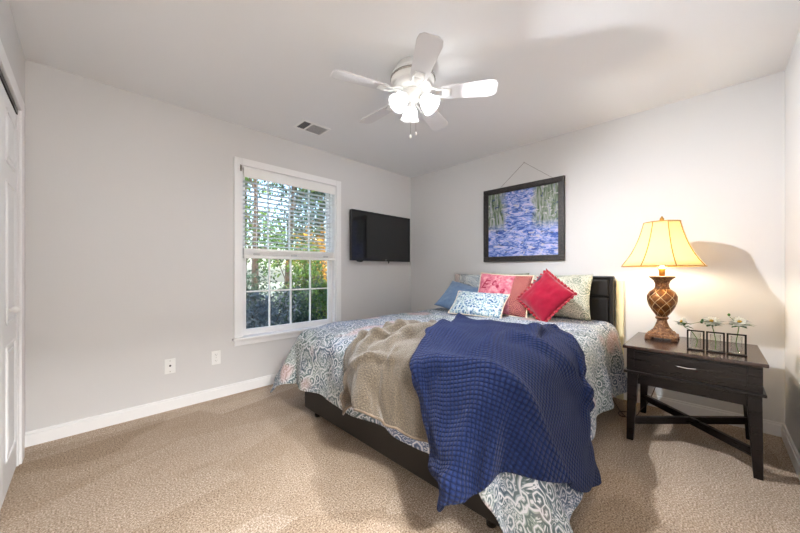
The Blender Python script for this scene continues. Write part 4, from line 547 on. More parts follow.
[2149,1153,725,2128,1142,728,2106,1130,730,2085,1119,731,2063,1108,730,2042,1097,728,2020,1086,728,1999,1074,728,1977,1063,729,1956,1052,730,1934,1040,729,1913,1029,727,1891,1018,725,1870,1007,724,1848,995,723,1826,984,722,1805,973,720,1784,962,718,1762,950,717,1740,939,717,1719,928,718,1698,916,722,1676,905,728,1654,894,737,1633,883,747,1611,871,756,1590,860,761,1568,849,763,1547,838,762,1525,826,761,1504,815,760,1482,803,758,1461,791,755,1440,779,751,1419,767,746,1398,754,740,1377,741,732,1356,728,725,1334,715,719,1313,702,712,1292,688,706,1271,674,699,1250,660,691,1228,646,683,1207,633,673,1187,622,661,1168,612,646,1150,605,627,1135,599,607,1122,596,585,1111,594,561,1100,592,538,1088,591,514,1077,589,490,1066,588,466,1055,586,442,1044,585,418,1033,583,395,1022,582,371,1012,580,347,1006,581,322],
[2151,1137,725,2130,1126,727,2108,1114,729,2087,1103,729,2066,1092,728,2045,1081,727,2024,1070,727,2003,1058,728,1982,1047,729,1960,1036,729,1939,1025,728,1918,1013,727,1897,1002,725,1876,991,724,1855,980,723,1834,968,722,1812,957,721,1791,946,719,1770,935,718,1749,924,718,1728,912,720,1706,901,724,1685,890,729,1664,879,737,1643,867,746,1622,856,752,1601,845,756,1580,834,756,1558,822,754,1537,811,752,1516,800,750,1496,788,749,1475,776,746,1454,764,743,1433,751,740,1413,738,734,1392,725,727,1371,712,720,1350,699,713,1329,686,706,1308,672,700,1287,659,693,1267,645,687,1246,631,680,1225,618,671,1205,607,660,1186,597,646,1168,589,629,1152,584,610,1137,581,589,1125,579,568,1113,578,545,1101,578,522,1090,577,499,1079,576,475,1068,575,452,1057,573,429,1046,572,406,1036,570,383,1026,570,360,1019,572,335],
[2152,1121,724,2132,1110,726,2111,1098,728,2090,1087,728,2069,1076,727,2048,1065,726,2027,1054,726,2007,1042,727,1986,1031,728,1965,1020,728,1944,1009,728,1924,998,726,1903,986,725,1882,975,724,1861,964,723,1840,953,722,1820,942,721,1799,930,720,1778,919,719,1757,908,719,1736,897,720,1716,886,723,1695,874,727,1674,863,732,1653,852,738,1632,841,743,1612,830,745,1591,819,745,1570,807,743,1549,796,742,1529,785,740,1509,773,739,1488,762,737,1468,749,736,1448,736,735,1428,724,731,1408,711,724,1387,698,717,1367,685,709,1346,671,702,1325,658,696,1305,644,689,1284,631,682,1264,618,675,1244,606,666,1224,594,656,1205,584,644,1187,576,628,1171,570,611,1156,568,591,1144,569,570,1132,570,548,1122,572,525,1111,573,503,1100,574,480,1090,574,457,1080,573,435,1070,572,412,1061,571,389,1050,571,367,1041,571,344],
[2154,1105,724,2133,1094,726,2113,1082,726,2092,1071,726,2072,1060,725,2052,1049,724,2031,1038,724,2011,1026,726,1990,1015,726,1970,1004,726,1950,993,726,1929,982,726,1909,971,725,1888,960,724,1868,948,723,1847,937,722,1827,926,721,1806,915,719,1786,904,718,1766,893,718,1745,882,719,1725,870,721,1704,859,724,1684,848,727,1663,837,731,1643,826,734,1622,815,736,1602,803,736,1582,792,735,1562,781,735,1542,770,732,1522,759,731,1502,748,729,1482,736,729,1463,723,730,1443,710,728,1424,697,722,1403,684,715,1383,671,708,1362,657,700,1342,644,693,1322,631,686,1302,618,678,1283,606,670,1264,594,661,1244,583,650,1226,572,639,1208,564,625,1191,558,609,1175,554,591,1162,554,571,1150,555,550,1140,558,529,1131,561,506,1122,564,484,1114,567,462,1105,570,439,1097,571,417,1088,573,394,1078,573,372,1067,570,350],
[2155,1088,723,2135,1077,725,2115,1066,725,2095,1055,725,2075,1044,724,2055,1033,722,2035,1022,723,2015,1011,724,1995,1000,724,1975,988,725,1955,977,725,1934,966,724,1914,955,724,1894,944,723,1874,933,723,1854,922,722,1834,911,721,1814,900,719,1794,888,718,1774,877,718,1754,866,719,1734,855,720,1714,844,722,1694,833,725,1674,822,727,1653,810,730,1633,799,732,1613,788,732,1594,777,731,1574,766,730,1555,756,726,1535,746,724,1515,735,723,1496,722,723,1478,709,725,1459,696,724,1439,683,719,1419,670,713,1399,657,706,1379,644,699,1360,631,691,1340,618,683,1321,607,674,1302,596,664,1284,585,654,1265,574,643,1247,564,632,1230,555,619,1213,547,604,1197,541,588,1181,538,571,1168,536,552,1156,537,532,1146,540,511,1138,543,489,1130,547,467,1124,552,445,1117,556,422,1110,560,400,1102,563,377,1090,562,355],
[2157,1072,723,2137,1061,724,2118,1050,725,2098,1039,724,2078,1028,723,2058,1017,721,2039,1006,721,2019,995,722,1999,984,722,1980,973,723,1960,962,723,1940,950,723,1920,939,723,1901,928,723,1881,917,722,1861,906,722,1841,895,720,1822,884,719,1802,873,718,1782,862,718,1763,851,719,1743,840,721,1723,829,722,1703,817,724,1684,806,726,1664,795,728,1644,784,730,1625,773,731,1606,763,728,1587,752,724,1568,743,720,1548,732,719,1529,721,720,1511,709,719,1492,696,720,1474,682,720,1455,669,716,1436,656,711,1416,643,704,1397,630,697,1378,618,689,1359,607,679,1341,596,669,1323,586,658,1305,577,646,1288,567,635,1270,557,623,1253,548,610,1237,540,596,1220,532,582,1204,526,566,1189,522,550,1174,518,533,1162,518,514,1150,519,494,1141,523,473,1134,527,451,1127,532,428,1121,537,405,1114,541,382,1105,543,358],
[2158,1056,723,2139,1045,724,2120,1034,724,2100,1023,724,2081,1012,722,2062,1001,721,2042,990,720,2023,979,721,2004,968,721,1984,957,721,1965,946,722,1946,935,722,1926,924,722,1907,913,722,1887,902,722,1868,890,721,1849,880,720,1829,868,719,1810,857,718,1791,846,718,1771,835,720,1752,824,722,1732,813,723,1713,802,724,1694,791,725,1674,779,727,1655,768,729,1636,758,729,1618,749,724,1600,738,720,1580,728,716,1562,718,716,1544,707,719,1526,695,717,1508,682,716,1490,668,716,1471,655,713,1453,642,708,1434,630,702,1415,618,694,1397,606,685,1379,596,674,1362,587,662,1345,578,650,1328,568,638,1310,560,626,1294,551,613,1277,542,600,1260,535,587,1244,527,573,1228,519,558,1212,513,544,1196,507,528,1181,502,512,1167,500,494,1154,500,474,1144,502,453,1135,506,430,1128,510,408,1120,514,384,1113,517,360],
[2160,1040,724,2141,1029,725,2122,1018,725,2103,1007,724,2084,996,723,2065,985,721,2046,974,720,2027,963,720,2008,952,720,1989,941,720,1970,930,721,1951,919,721,1932,908,721,1913,897,721,1894,886,721,1875,874,721,1856,864,720,1837,852,719,1818,841,718,1799,830,719,1780,819,722,1761,808,724,1742,797,725,1723,786,725,1705,775,726,1686,764,727,1667,753,729,1649,743,728,1631,734,722,1613,724,716,1594,713,713,1576,702,715,1559,692,718,1542,680,716,1525,668,714,1507,654,713,1489,641,710,1471,628,706,1453,616,699,1436,604,690,1418,594,680,1401,585,668,1384,576,655,1368,568,642,1351,560,629,1334,553,616,1317,545,602,1300,538,588,1284,530,574,1268,523,560,1252,515,546,1236,507,531,1220,499,516,1204,491,501,1189,485,485,1174,481,467,1161,479,448,1149,480,427,1138,482,405,1129,484,383,1122,487,360],
[2162,1024,724,2143,1013,725,2124,1002,726,2106,991,725,2087,980,723,2069,968,720,2050,957,719,2031,946,719,2013,935,719,1994,924,720,1976,913,720,1957,902,721,1938,891,721,1920,880,721,1901,869,721,1883,858,720,1864,846,720,1846,835,719,1827,824,719,1808,813,721,1790,802,724,1771,791,727,1753,780,728,1734,769,729,1716,757,728,1698,746,729,1680,735,731,1662,726,729,1644,717,723,1627,707,716,1609,696,714,1592,685,716,1575,675,718,1560,664,715,1543,652,712,1526,639,710,1508,626,706,1491,613,701,1474,601,694,1457,590,685,1440,580,673,1424,572,660,1407,564,646,1391,558,631,1374,552,616,1358,545,601,1342,537,587,1325,531,572,1309,524,557,1293,518,542,1277,511,527,1262,503,512,1246,494,497,1231,484,482,1215,474,468,1200,466,452,1185,460,435,1171,457,417,1157,456,398,1145,456,378,1136,459,357],
[2163,1008,725,2145,996,726,2127,985,726,2109,974,725,2090,963,723,2072,952,720,2054,941,719,2036,930,719,2018,918,719,2000,907,720,1981,896,720,1963,885,721,1945,874,721,1927,863,721,1909,852,721,1891,840,721,1872,829,720,1854,818,720,1836,807,722,1818,796,725,1800,785,730,1782,774,733,1764,762,735,1746,751,736,1728,740,736,1711,728,736,1693,717,737,1675,708,733,1659,699,726,1642,689,718,1625,678,715,1608,667,717,1593,657,718,1578,647,713,1562,635,708,1545,623,703,1528,610,698,1512,597,693,1495,585,686,1478,575,676,1462,566,662,1446,559,648,1430,553,632,1414,548,615,1398,542,598,1382,535,583,1367,528,568,1351,522,552,1335,517,537,1319,512,521,1304,506,506,1288,499,491,1273,490,476,1258,480,462,1243,469,447,1228,458,433,1213,449,419,1198,442,404,1183,437,387,1169,434,370,1156,434,351],
[2165,992,725,2147,980,726,2129,969,725,2111,958,724,2094,947,722,2076,935,720,2058,924,719,2040,913,719,2023,902,719,2005,890,720,1987,879,721,1969,868,721,1952,857,722,1934,846,722,1916,834,723,1898,823,723,1881,812,723,1863,800,724,1846,789,728,1828,779,734,1810,768,739,1793,757,743,1776,745,746,1758,734,747,1740,722,748,1723,710,747,1705,700,744,1689,690,736,1673,680,727,1657,670,718,1641,660,715,1626,650,717,1610,640,716,1596,629,709,1580,618,701,1564,606,694,1548,593,688,1532,580,682,1516,569,673,1500,561,661,1484,554,646,1469,548,630,1453,542,613,1438,538,596,1423,532,578,1407,525,563,1392,517,548,1376,513,532,1361,509,517,1346,504,502,1330,499,486,1315,494,471,1300,487,457,1285,478,442,1270,468,428,1256,456,415,1241,445,402,1226,435,388,1212,426,374,1197,420,359,1183,417,342],
[2166,975,725,2149,964,725,2132,953,725,2114,942,723,2097,930,721,2080,919,719,2062,908,718,2045,896,718,2027,885,719,2010,874,720,1993,862,721,1976,851,722,1958,840,724,1941,828,725,1924,817,727,1906,806,728,1890,795,731,1873,784,734,1855,773,740,1838,763,748,1821,752,753,1804,740,756,1787,728,758,1770,717,757,1752,706,754,1735,695,750,1719,684,743,1703,675,734,1687,664,724,1672,653,717,1657,643,714,1643,634,714,1629,623,708,1615,611,699,1600,599,690,1585,586,681,1569,573,674,1554,562,665,1538,554,654,1522,548,640,1507,544,625,1492,539,609,1477,533,592,1462,528,576,1447,522,559,1432,514,544,1417,507,529,1402,504,514,1387,500,499,1372,496,484,1356,492,469,1341,488,454,1326,482,439,1312,476,425,1297,467,411,1283,457,398,1269,445,385,1255,434,372,1241,422,359,1226,413,345,1212,406,330],
[2168,959,724,2151,948,724,2134,936,723,2117,925,721,2100,914,719,2083,902,718,2066,891,718,2049,880,718,2032,868,719,2015,857,720,1998,845,721,1982,834,723,1965,823,726,1948,812,729,1932,801,734,1915,790,738,1899,779,742,1882,768,748,1865,758,755,1848,747,760,1832,735,763,1815,724,762,1798,713,759,1781,704,754,1764,695,747,1748,685,739,1732,675,730,1717,664,722,1703,651,715,1689,639,711,1676,628,709,1663,617,703,1649,606,694,1635,592,683,1620,578,674,1606,565,666,1591,554,657,1576,546,645,1560,542,632,1545,540,617,1530,537,602,1515,532,587,1500,526,572,1486,519,557,1471,512,542,1456,505,528,1441,498,513,1427,495,498,1412,492,483,1397,488,468,1383,484,454,1368,480,438,1354,476,423,1339,471,408,1325,465,394,1311,457,380,1297,447,367,1283,436,355,1270,423,342,1256,412,329,1242,402,315],
[2169,943,724,2153,932,723,2136,920,721,2120,909,719,2103,897,718,2087,886,717,2070,874,717,2054,863,718,2037,851,718,2021,840,719,2004,828,722,1988,817,725,1972,806,729,1956,796,735,1940,786,743,1924,775,749,1908,764,754,1892,754,759,1875,743,762,1859,732,763,1842,723,760,1825,714,754,1808,707,747,1792,699,738,1776,690,730,1761,678,722,1747,665,715,1734,650,711,1721,635,708,1709,622,704,1696,612,697,1682,600,687,1669,587,676,1655,572,667,1641,558,659,1627,547,649,1612,540,638,1597,537,624,1582,535,610,1568,534,595,1553,531,581,1538,526,567,1523,519,554,1509,511,540,1494,503,526,1480,496,512,1466,490,498,1452,486,482,1437,483,468,1423,479,453,1409,476,438,1394,472,423,1380,468,408,1366,465,393,1353,460,378,1339,454,364,1325,447,350,1312,437,337,1299,425,324,1286,413,312,1272,401,298],
[2171,927,723,2155,915,722,2139,904,719,2122,892,718,2106,881,717,2090,869,716,2074,858,717,2058,846,717,2042,835,718,2026,823,718,2011,812,721,1995,801,726,1980,791,732,1964,782,740,1949,773,749,1933,762,755,1918,752,758,1901,742,758,1884,733,756,1868,725,750,1851,718,744,1834,711,736,1819,702,728,1804,691,721,1790,678,715,1777,663,710,1765,646,708,1753,630,706,1741,616,701,1728,606,692,1716,596,681,1702,583,670,1689,569,661,1675,555,652,1661,543,643,1647,536,632,1633,534,618,1618,533,604,1604,533,589,1589,531,575,1575,527,562,1560,520,549,1546,512,536,1532,504,524,1518,496,511,1504,489,497,1490,483,483,1476,479,468,1462,475,452,1449,472,437,1435,468,423,1421,464,408,1408,460,393,1394,458,377,1381,454,362,1367,450,347,1354,443,333,1340,435,320,1328,425,306,1315,413,294,1302,401,281],
[2172,911,722,2157,899,720,2141,888,718,2125,876,716,2110,864,716,2094,853,716,2078,841,716,2062,830,717,2047,818,717,2032,807,717,2017,796,720,2002,786,725,1987,777,732,1972,768,740,1956,758,745,1941,749,749,1926,742,747,1910,734,743,1893,727,738,1877,720,731,1861,711,725,1846,701,720,1832,688,715,1820,674,712,1807,658,709,1795,642,706,1784,626,704,1772,612,699,1760,601,689,1747,592,677,1734,580,666,1721,567,656,1708,554,647,1694,542,638,1681,535,627,1667,532,614,1653,532,599,1639,532,585,1624,531,571,1610,527,557,1596,522,544,1582,514,532,1569,506,520,1555,497,508,1542,489,495,1528,482,481,1514,477,467,1501,472,452,1487,468,437,1474,465,422,1461,460,407,1447,455,392,1434,452,377,1422,451,362,1408,448,346,1396,443,331,1382,438,316,1370,431,302,1357,422,288,1344,412,275,1331,400,262],
[2174,895,720,2159,883,718,2143,871,716,2128,860,716,2113,848,716,2098,836,716,2082,824,715,2067,813,716,2052,802,717,2038,791,716,2023,781,717,2009,771,722,1994,762,728,1979,752,733,1963,743,736,1949,736,736,1934,731,731,1919,724,726,1903,715,722,1888,706,718,1873,695,717,1860,682,715,1848,668,712,1836,653,710,1825,638,707,1813,623,703,1801,610,697,1790,599,687,1777,589,674,1764,577,663,1752,565,653,1739,552,644,1726,541,634,1713,534,622,1699,532,609,1685,532,595,1672,532,581,1658,530,567,1644,526,553,1631,521,539,1617,515,526,1604,507,514,1591,498,503,1577,490,491,1564,483,478,1551,477,464,1538,471,450,1525,466,435,1512,462,420,1499,459,405,1486,453,391,1473,447,377,1460,444,362,1448,443,346,1436,440,330,1423,436,315,1410,431,300,1398,425,285,1385,417,270,1373,408,256,1360,397,243],
[2175,878,718,2160,867,717,2146,855,716,2131,843,715,2116,831,716,2101,820,716,2086,808,715,2072,797,714,2058,786,716,2043,776,716,2028,766,715,2014,756,717,2000,746,722,1986,737,726,1972,729,726,1958,722,724,1944,716,720,1928,707,718,1914,697,716,1900,686,715,1886,675,716,1873,662,714,1862,649,711,1852,635,708,1841,621,703,1829,608,695,1818,597,685,1806,586,673,1793,574,662,1781,562,652,1769,550,642,1756,540,631,1743,534,618,1730,532,605,1716,532,590,1703,532,576,1690,530,562,1677,526,549,1664,521,535,1650,515,522,1637,508,509,1624,499,497,1612,490,485,1599,483,473,1586,477,459,1573,471,446,1561,465,432,1548,460,417,1535,456,402,1523,451,388,1510,444,374,1498,438,360,1486,436,345,1474,435,329,1462,432,314,1450,428,299,1437,422,283,1425,417,268,1413,411,252,1401,403,238,1389,393,224],
[2177,862,717,2162,850,716,2148,838,715,2133,827,715,2118,815,716,2103,805,718,2089,794,718,2076,783,717,2061,772,716,2046,761,715,2033,751,714,2019,742,713,2006,732,717,1994,723,720,1981,715,720,1966,707,719,1952,698,719,1938,688,717,1924,678,716,1911,668,715,1898,657,714,1886,645,711,1875,632,706,1865,619,701,1855,606,694,1844,595,684,1833,584,672,1821,572,662,1809,559,651,1797,548,640,1785,540,628,1772,535,614,1760,533,600,1747,533,586,1734,533,572,1721,531,557,1708,526,544,1695,521,530,1682,515,517,1670,508,504,1657,500,491,1645,491,479,1633,483,467,1620,477,454,1608,471,440,1595,465,426,1583,459,413,1570,454,398,1558,449,384,1546,443,370,1534,436,357,1522,430,343,1511,429,328,1499,427,312,1487,424,297,1476,419,282,1464,413,267,1452,408,252,1440,403,236,1429,396,220,1417,389,206],
[2178,846,715,2164,834,715,2149,823,714,2135,811,715,2120,800,715,2105,790,716,2092,780,720,2078,770,721,2062,760,720,2049,748,719,2038,737,716,2025,726,713,2013,717,715,2000,709,717,1987,700,718,1972,691,718,1959,680,720,1947,670,717,1934,661,714,1922,651,711,1910,640,708,1898,629,703,1887,617,697,1877,604,690,1868,592,683,1858,581,672,1848,570,660,1836,559,649,1825,549,637,1813,541,624,1801,536,610,1788,535,596,1776,534,582,1763,534,567,1751,531,553,1738,528,538,1726,523,525,1713,516,511,1701,509,498,1689,501,486,1677,492,474,1665,484,461,1653,478,448,1641,472,434,1629,466,421,1617,460,407,1605,454,393,1593,448,380,1581,442,366,1570,434,353,1558,428,340,1547,424,326,1536,422,311,1524,420,296,1513,416,281,1502,411,266,1490,405,251,1479,399,236,1468,395,220,1457,390,204,1447,384,190],
[2179,830,714,2164,819,715,2149,808,714,2135,797,716,2120,787,717,2106,777,716,2093,766,717,2079,756,718,2064,746,718,2052,734,720,2041,722,719,2029,711,715,2016,702,713,2003,693,714,1989,685,714,1976,675,714,1964,664,716,1953,653,716,1942,644,711,1931,635,705,1919,624,700,1908,613,694,1898,602,687,1888,590,679,1880,578,670,1871,568,658,1861,559,646,1851,550,634,1840,543,620,1828,538,606,1816,536,592,1804,534,577,1792,533,563,1780,531,548,1768,528,534,1756,524,520,1743,518,506,1732,511,493,1720,503,480,1709,494,468,1697,486,456,1686,481,442,1674,475,428,1662,469,415,1651,462,401,1639,455,388,1628,449,374,1616,442,361,1604,434,348,1593,426,336,1582,422,323,1571,420,309,1561,418,294,1550,414,279,1539,410,264,1528,406,249,1518,400,235,1508,392,222,1498,388,206,1488,384,190,1478,380,175],
[2178,814,712,2164,803,716,2149,793,715,2134,783,715,2120,774,718,2106,764,719,2093,753,718,2080,742,716,2066,731,714,2053,718,716,2042,706,719,2030,696,718,2017,686,715,2004,677,713,1991,669,712,1978,659,711,1968,648,710,1957,637,710,1947,627,706,1938,617,698,1927,608,691,1917,598,684,1907,587,676,1898,577,667,1890,566,656,1883,557,644,1874,549,631,1865,543,617,1854,539,603,1843,536,588,1832,534,573,1820,532,558,1808,531,544,1796,528,529,1785,524,515,1773,520,501,1762,513,488,1750,505,475,1739,496,464,1728,488,451,1717,483,437,1705,479,423,1694,473,409,1683,466,396,1672,459,382,1661,451,369,1650,443,356,1639,435,344,1628,426,332,1617,420,320,1607,419,306,1597,419,291,1586,417,276,1576,414,261,1566,410,246,1556,404,232,1547,396,220,1539,387,208,1530,382,193,1520,380,177,1511,380,161],
[2176,797,712,2162,788,716,2147,779,717,2133,770,716,2119,760,717,2106,750,720,2092,740,721,2079,728,720,2067,716,717,2054,703,715,2042,690,716,2030,680,718,2018,670,717,2006,660,714,1993,651,713,1981,642,710,1970,632,706,1961,622,702,1952,610,699,1943,600,693,1934,591,684,1925,582,675,1916,573,665,1909,565,654,1902,557,642,1896,549,629,1887,543,614,1878,538,600,1868,534,585,1858,533,570,1847,532,555,1836,530,540,1825,527,525,1813,524,511,1802,520,496,1791,514,483,1780,506,471,1769,498,459,1758,491,447,1747,486,433,1736,481,419,1725,476,405,1715,469,392,1704,461,379,1694,452,367,1683,443,354,1673,435,342,1663,427,329,1653,420,317,1643,418,303,1633,418,288,1623,420,273,1613,419,258,1604,416,243,1595,411,229,1586,403,217,1578,392,206,1571,383,194,1563,379,180,1554,380,164,1544,384,147],
[2172,781,714,2159,772,714,2145,764,717,2131,756,718,2117,746,717,2105,737,717,2092,726,720,2079,713,723,2066,701,722,2054,687,719,2042,675,715,2030,665,714,2019,654,715,2007,644,713,1994,635,711,1982,625,709,1972,615,703,1964,607,694,1956,596,688,1948,584,685,1939,574,678,1932,565,668,1926,559,657,1920,553,644,1915,547,630,1909,543,615,1900,538,599,1891,533,584,1882,530,569,1872,529,554,1862,527,538,1852,525,523,1841,521,509,1830,517,494,1819,512,481,1808,505,468,1798,498,456,1788,492,444,1778,487,430,1767,482,418,1756,475,405,1746,468,392,1736,459,379,1726,450,367,1717,440,355,1707,432,342,1697,426,329,1688,421,315,1678,419,301,1668,420,286,1659,421,271,1649,423,256,1640,422,241,1631,418,227,1624,410,215,1616,399,204,1609,388,194,1602,382,181,1594,382,165,1585,386,149,1576,391,132],
[2167,767,720,2155,758,715,2142,750,715,2129,742,719,2116,732,720,2103,722,717,2091,711,715,2078,698,718,2066,685,721,2054,672,721,2042,660,718,2031,650,713,2020,640,709,2009,630,707,1995,620,704,1984,610,701,1975,599,698,1967,590,688,1960,583,679,1952,571,675,1944,559,671,1939,550,662,1934,544,650,1930,539,636,1924,534,622,1917,531,606,1908,528,590,1899,524,575,1890,521,559,1881,519,544,1871,517,528,1862,514,513,1854,510,497,1845,504,483,1834,498,471,1825,492,458,1816,488,445,1806,484,431,1796,479,418,1786,471,407,1776,462,396,1766,453,384,1757,444,371,1748,436,358,1739,430,345,1730,426,331,1720,424,316,1711,425,301,1701,426,286,1692,428,271,1683,429,255,1675,428,240,1667,424,226,1659,416,214,1653,405,203,1646,395,192,1639,389,179,1631,388,164,1622,392,148,1614,397,132,1606,399,115],
[2162,753,725,2150,744,719,2138,736,715,2125,727,718,2113,718,722,2102,708,721,2091,696,716,2078,682,714,2066,670,715,2054,658,715,2043,646,715,2032,635,711,2021,627,705,2010,618,699,1996,609,694,1986,599,690,1980,585,689,1973,575,683,1966,570,673,1958,562,666,1951,552,660,1947,540,654,1942,532,643,1937,525,630,1928,520,617,1918,518,603,1907,516,588,1897,512,574,1888,508,559,1879,505,544,1871,501,528,1865,496,512,1860,492,496,1854,486,480,1846,480,467,1838,476,453,1830,474,438,1821,471,424,1812,466,411,1803,458,401,1794,450,390,1785,442,377,1776,437,363,1767,433,348,1758,432,334,1749,433,318,1739,435,303,1730,437,288,1721,439,272,1714,438,257,1707,435,241,1700,429,227,1694,420,215,1688,410,203,1681,401,191,1674,396,178,1666,396,163,1657,401,148,1649,406,132,1641,408,116,1634,406,100],
[2158,739,724,2145,730,723,2133,720,718,2121,711,716,2110,702,720,2100,692,724,2089,680,723,2077,667,720,2065,656,715,2055,644,710,2044,633,707,2034,622,706,2023,613,703,2012,604,697,2001,596,689,1993,588,681,1986,575,678,1979,564,674,1973,559,665,1966,555,656,1960,548,647,1955,538,640,1950,526,631,1944,517,620,1935,510,607,1924,507,593,1913,505,581,1902,501,568,1891,497,555,1882,493,541,1874,489,527,1869,483,511,1866,478,495,1861,473,479,1855,468,463,1849,464,446,1842,463,430,1836,462,414,1827,459,401,1818,454,389,1810,448,378,1802,444,364,1793,443,350,1784,445,335,1774,447,321,1765,450,306,1757,452,290,1750,451,275,1743,448,259,1738,442,244,1732,434,230,1727,424,217,1721,414,205,1714,407,192,1707,403,178,1698,404,163,1689,409,149,1680,414,134,1672,418,119,1666,417,103,1660,412,87],
[2156,725,720,2143,716,722,2130,706,720,2118,696,716,2108,686,718,2098,677,723,2088,666,726,2076,652,725,2064,640,720,2054,630,712,2045,620,703,2035,610,699,2026,600,698,2016,591,695,2007,582,687,2000,574,676,1993,564,668,1986,554,661,1980,551,654,1974,547,646,1968,542,636,1962,537,626,1955,529,616,1949,520,607,1940,512,595,1930,507,581,1919,503,568,1908,500,555,1897,498,542,1889,495,529,1882,492,516,1877,486,500,1874,480,485,1869,475,469,1864,470,452,1858,466,434,1853,464,417,1848,462,400,1840,462,386,1831,461,373,1824,459,362,1817,457,349,1808,460,336,1799,463,322,1791,464,308,1783,464,293,1777,461,278,1772,455,263,1767,447,249,1761,437,236,1756,428,222,1750,420,209,1743,414,195,1736,412,181,1728,413,166,1719,416,152,1710,422,138,1701,426,124,1694,426,109,1688,423,93,1683,417,77],
[2154,711,719,2142,702,718,2130,692,719,2118,683,718,2106,673,716,2096,664,717,2086,653,720,2075,639,722,2064,626,719,2055,614,713,2046,605,703,2037,597,695,2029,589,691,2020,580,688,2012,570,683,2006,561,674,2000,554,662,1995,548,651,1989,543,642,1983,536,635,1975,532,624,1967,531,612,1957,529,601,1948,526,593,1938,522,582,1928,518,568,1918,514,554,1909,510,538,1900,508,524,1892,506,510,1886,503,496,1880,498,481,1876,493,465,1870,487,451,1864,481,436,1859,477,420,1855,477,404,1852,477,388,1847,477,373,1840,476,360,1836,473,348,1831,471,335,1823,472,322,1816,472,309,1809,470,296,1803,465,283,1798,459,269,1793,451,256,1788,443,242,1782,435,228,1776,429,214,1769,425,200,1762,423,186,1754,424,172,1745,426,158,1737,429,144,1729,433,130,1721,434,116,1715,432,100,1710,427,85,1705,422,69],
[2152,696,720,2141,687,717,2129,678,717,2117,668,717,2106,659,717,2094,650,714,2084,641,712,2074,629,711,2064,616,709,2056,602,706,2048,591,700,2040,583,691,2032,578,683,2024,573,676,2018,564,670,2014,553,663,2009,548,651,2004,546,638,1998,540,627,1991,531,618,1981,525,606,1970,524,593,1959,524,582,1950,526,574,1940,525,562,1930,525,549,1920,524,535,1911,520,520,1902,517,506,1895,516,491,1890,514,475,1884,510,460,1879,503,445,1874,496,431,1870,488,418,1866,484,405,1861,486,392,1858,490,378,1853,491,364,1849,488,350,1846,482,337,1844,477,324,1838,474,311,1832,473,298,1826,470,286,1822,464,274,1817,458,261,1811,452,248,1805,446,233,1799,441,219,1792,438,205,1786,435,192,1778,434,178,1771,435,164,1763,437,151,1755,440,137,1748,441,123,1742,439,108,1737,435,93,1732,431,77,1727,426,62],
[2151,682,719,2139,672,718,2128,664,716,2116,654,715,2105,644,716,2094,635,714,2083,627,709,2073,619,702,2065,608,695,2057,595,691,2050,582,687,2043,570,681,2036,565,672,2031,563,661,2027,557,651,2023,546,643,2018,540,632,2012,539,619,2003,538,607,1994,533,596,1984,528,583,1973,526,571,1962,524,561,1952,520,553,1943,518,542,1934,518,530,1926,520,516,1917,516,503,1908,512,491,1903,513,476,1899,514,460,1894,513,444,1888,506,430,1883,498,416,1880,491,404,1877,487,392,1872,487,380,1869,492,368,1865,495,356,1862,492,343,1859,486,329,1858,479,315,1853,475,301,1847,474,288,1841,472,276,1837,466,264,1832,462,252,1825,460,238,1818,457,224,1813,453,210,1808,448,197,1803,445,184,1796,444,171,1789,445,157,1781,446,144,1774,447,130,1768,446,116,1763,443,100,1758,439,85,1754,435,70,1749,431,54],
[2148,668,716,2138,658,717,2127,649,716,2115,640,713,2104,630,711,2093,621,711,2083,612,707,2074,605,698,2067,597,687,2060,587,678,2053,576,670,2047,563,665,2043,553,657,2040,551,644,2036,549,631,2031,541,621,2025,532,611,2016,529,600,2007,529,588,1998,530,575,1987,528,563,1977,526,552,1966,522,543,1956,518,535,1947,512,525,1939,510,513,1931,510,500,1923,509,488,1916,505,477,1910,503,464,1906,504,449,1904,504,435,1898,499,422,1894,493,409,1891,491,396,1888,490,383,1885,488,371,1881,489,358,1878,493,347,1875,494,334,1873,490,321,1871,484,307,1867,481,293,1861,480,279,1855,478,266,1850,473,254,1845,469,241,1839,466,228,1833,465,215,1829,461,202,1825,457,189,1821,453,177,1814,452,163,1807,453,150,1800,454,137,1794,453,123,1789,450,108,1784,447,93,1780,443,78,1775,440,63,1771,436,48],
[2145,654,715,2136,644,713,2125,634,714,2115,625,712,2104,617,707,2093,608,703,2083,598,701,2074,590,694,2068,582,683,2063,575,670,2059,566,659,2056,556,649,2053,545,640,2048,540,628,2043,539,615,2036,536,603,2028,529,592,2019,523,582,2010,520,572,2000,519,562,1988,517,552,1979,517,541,1971,518,529,1961,517,518,1952,512,508,1944,506,498,1937,503,487,1930,503,475,1924,501,464,1918,497,452,1915,494,439,1913,495,426,1910,494,414,1906,490,402,1904,488,389,1902,489,376,1898,489,362,1895,488,349,1891,490,337,1887,494,324,1883,496,312,1880,493,298,1877,491,284,1873,489,270,1867,487,257,1861,483,245,1856,479,232,1852,476,219,1848,473,206,1844,470,194,1841,465,181,1838,461,169,1833,460,156,1826,460,143,1820,459,129,1815,458,115,1810,455,101,1805,452,86,1801,448,71,1797,444,56,1793,440,42],
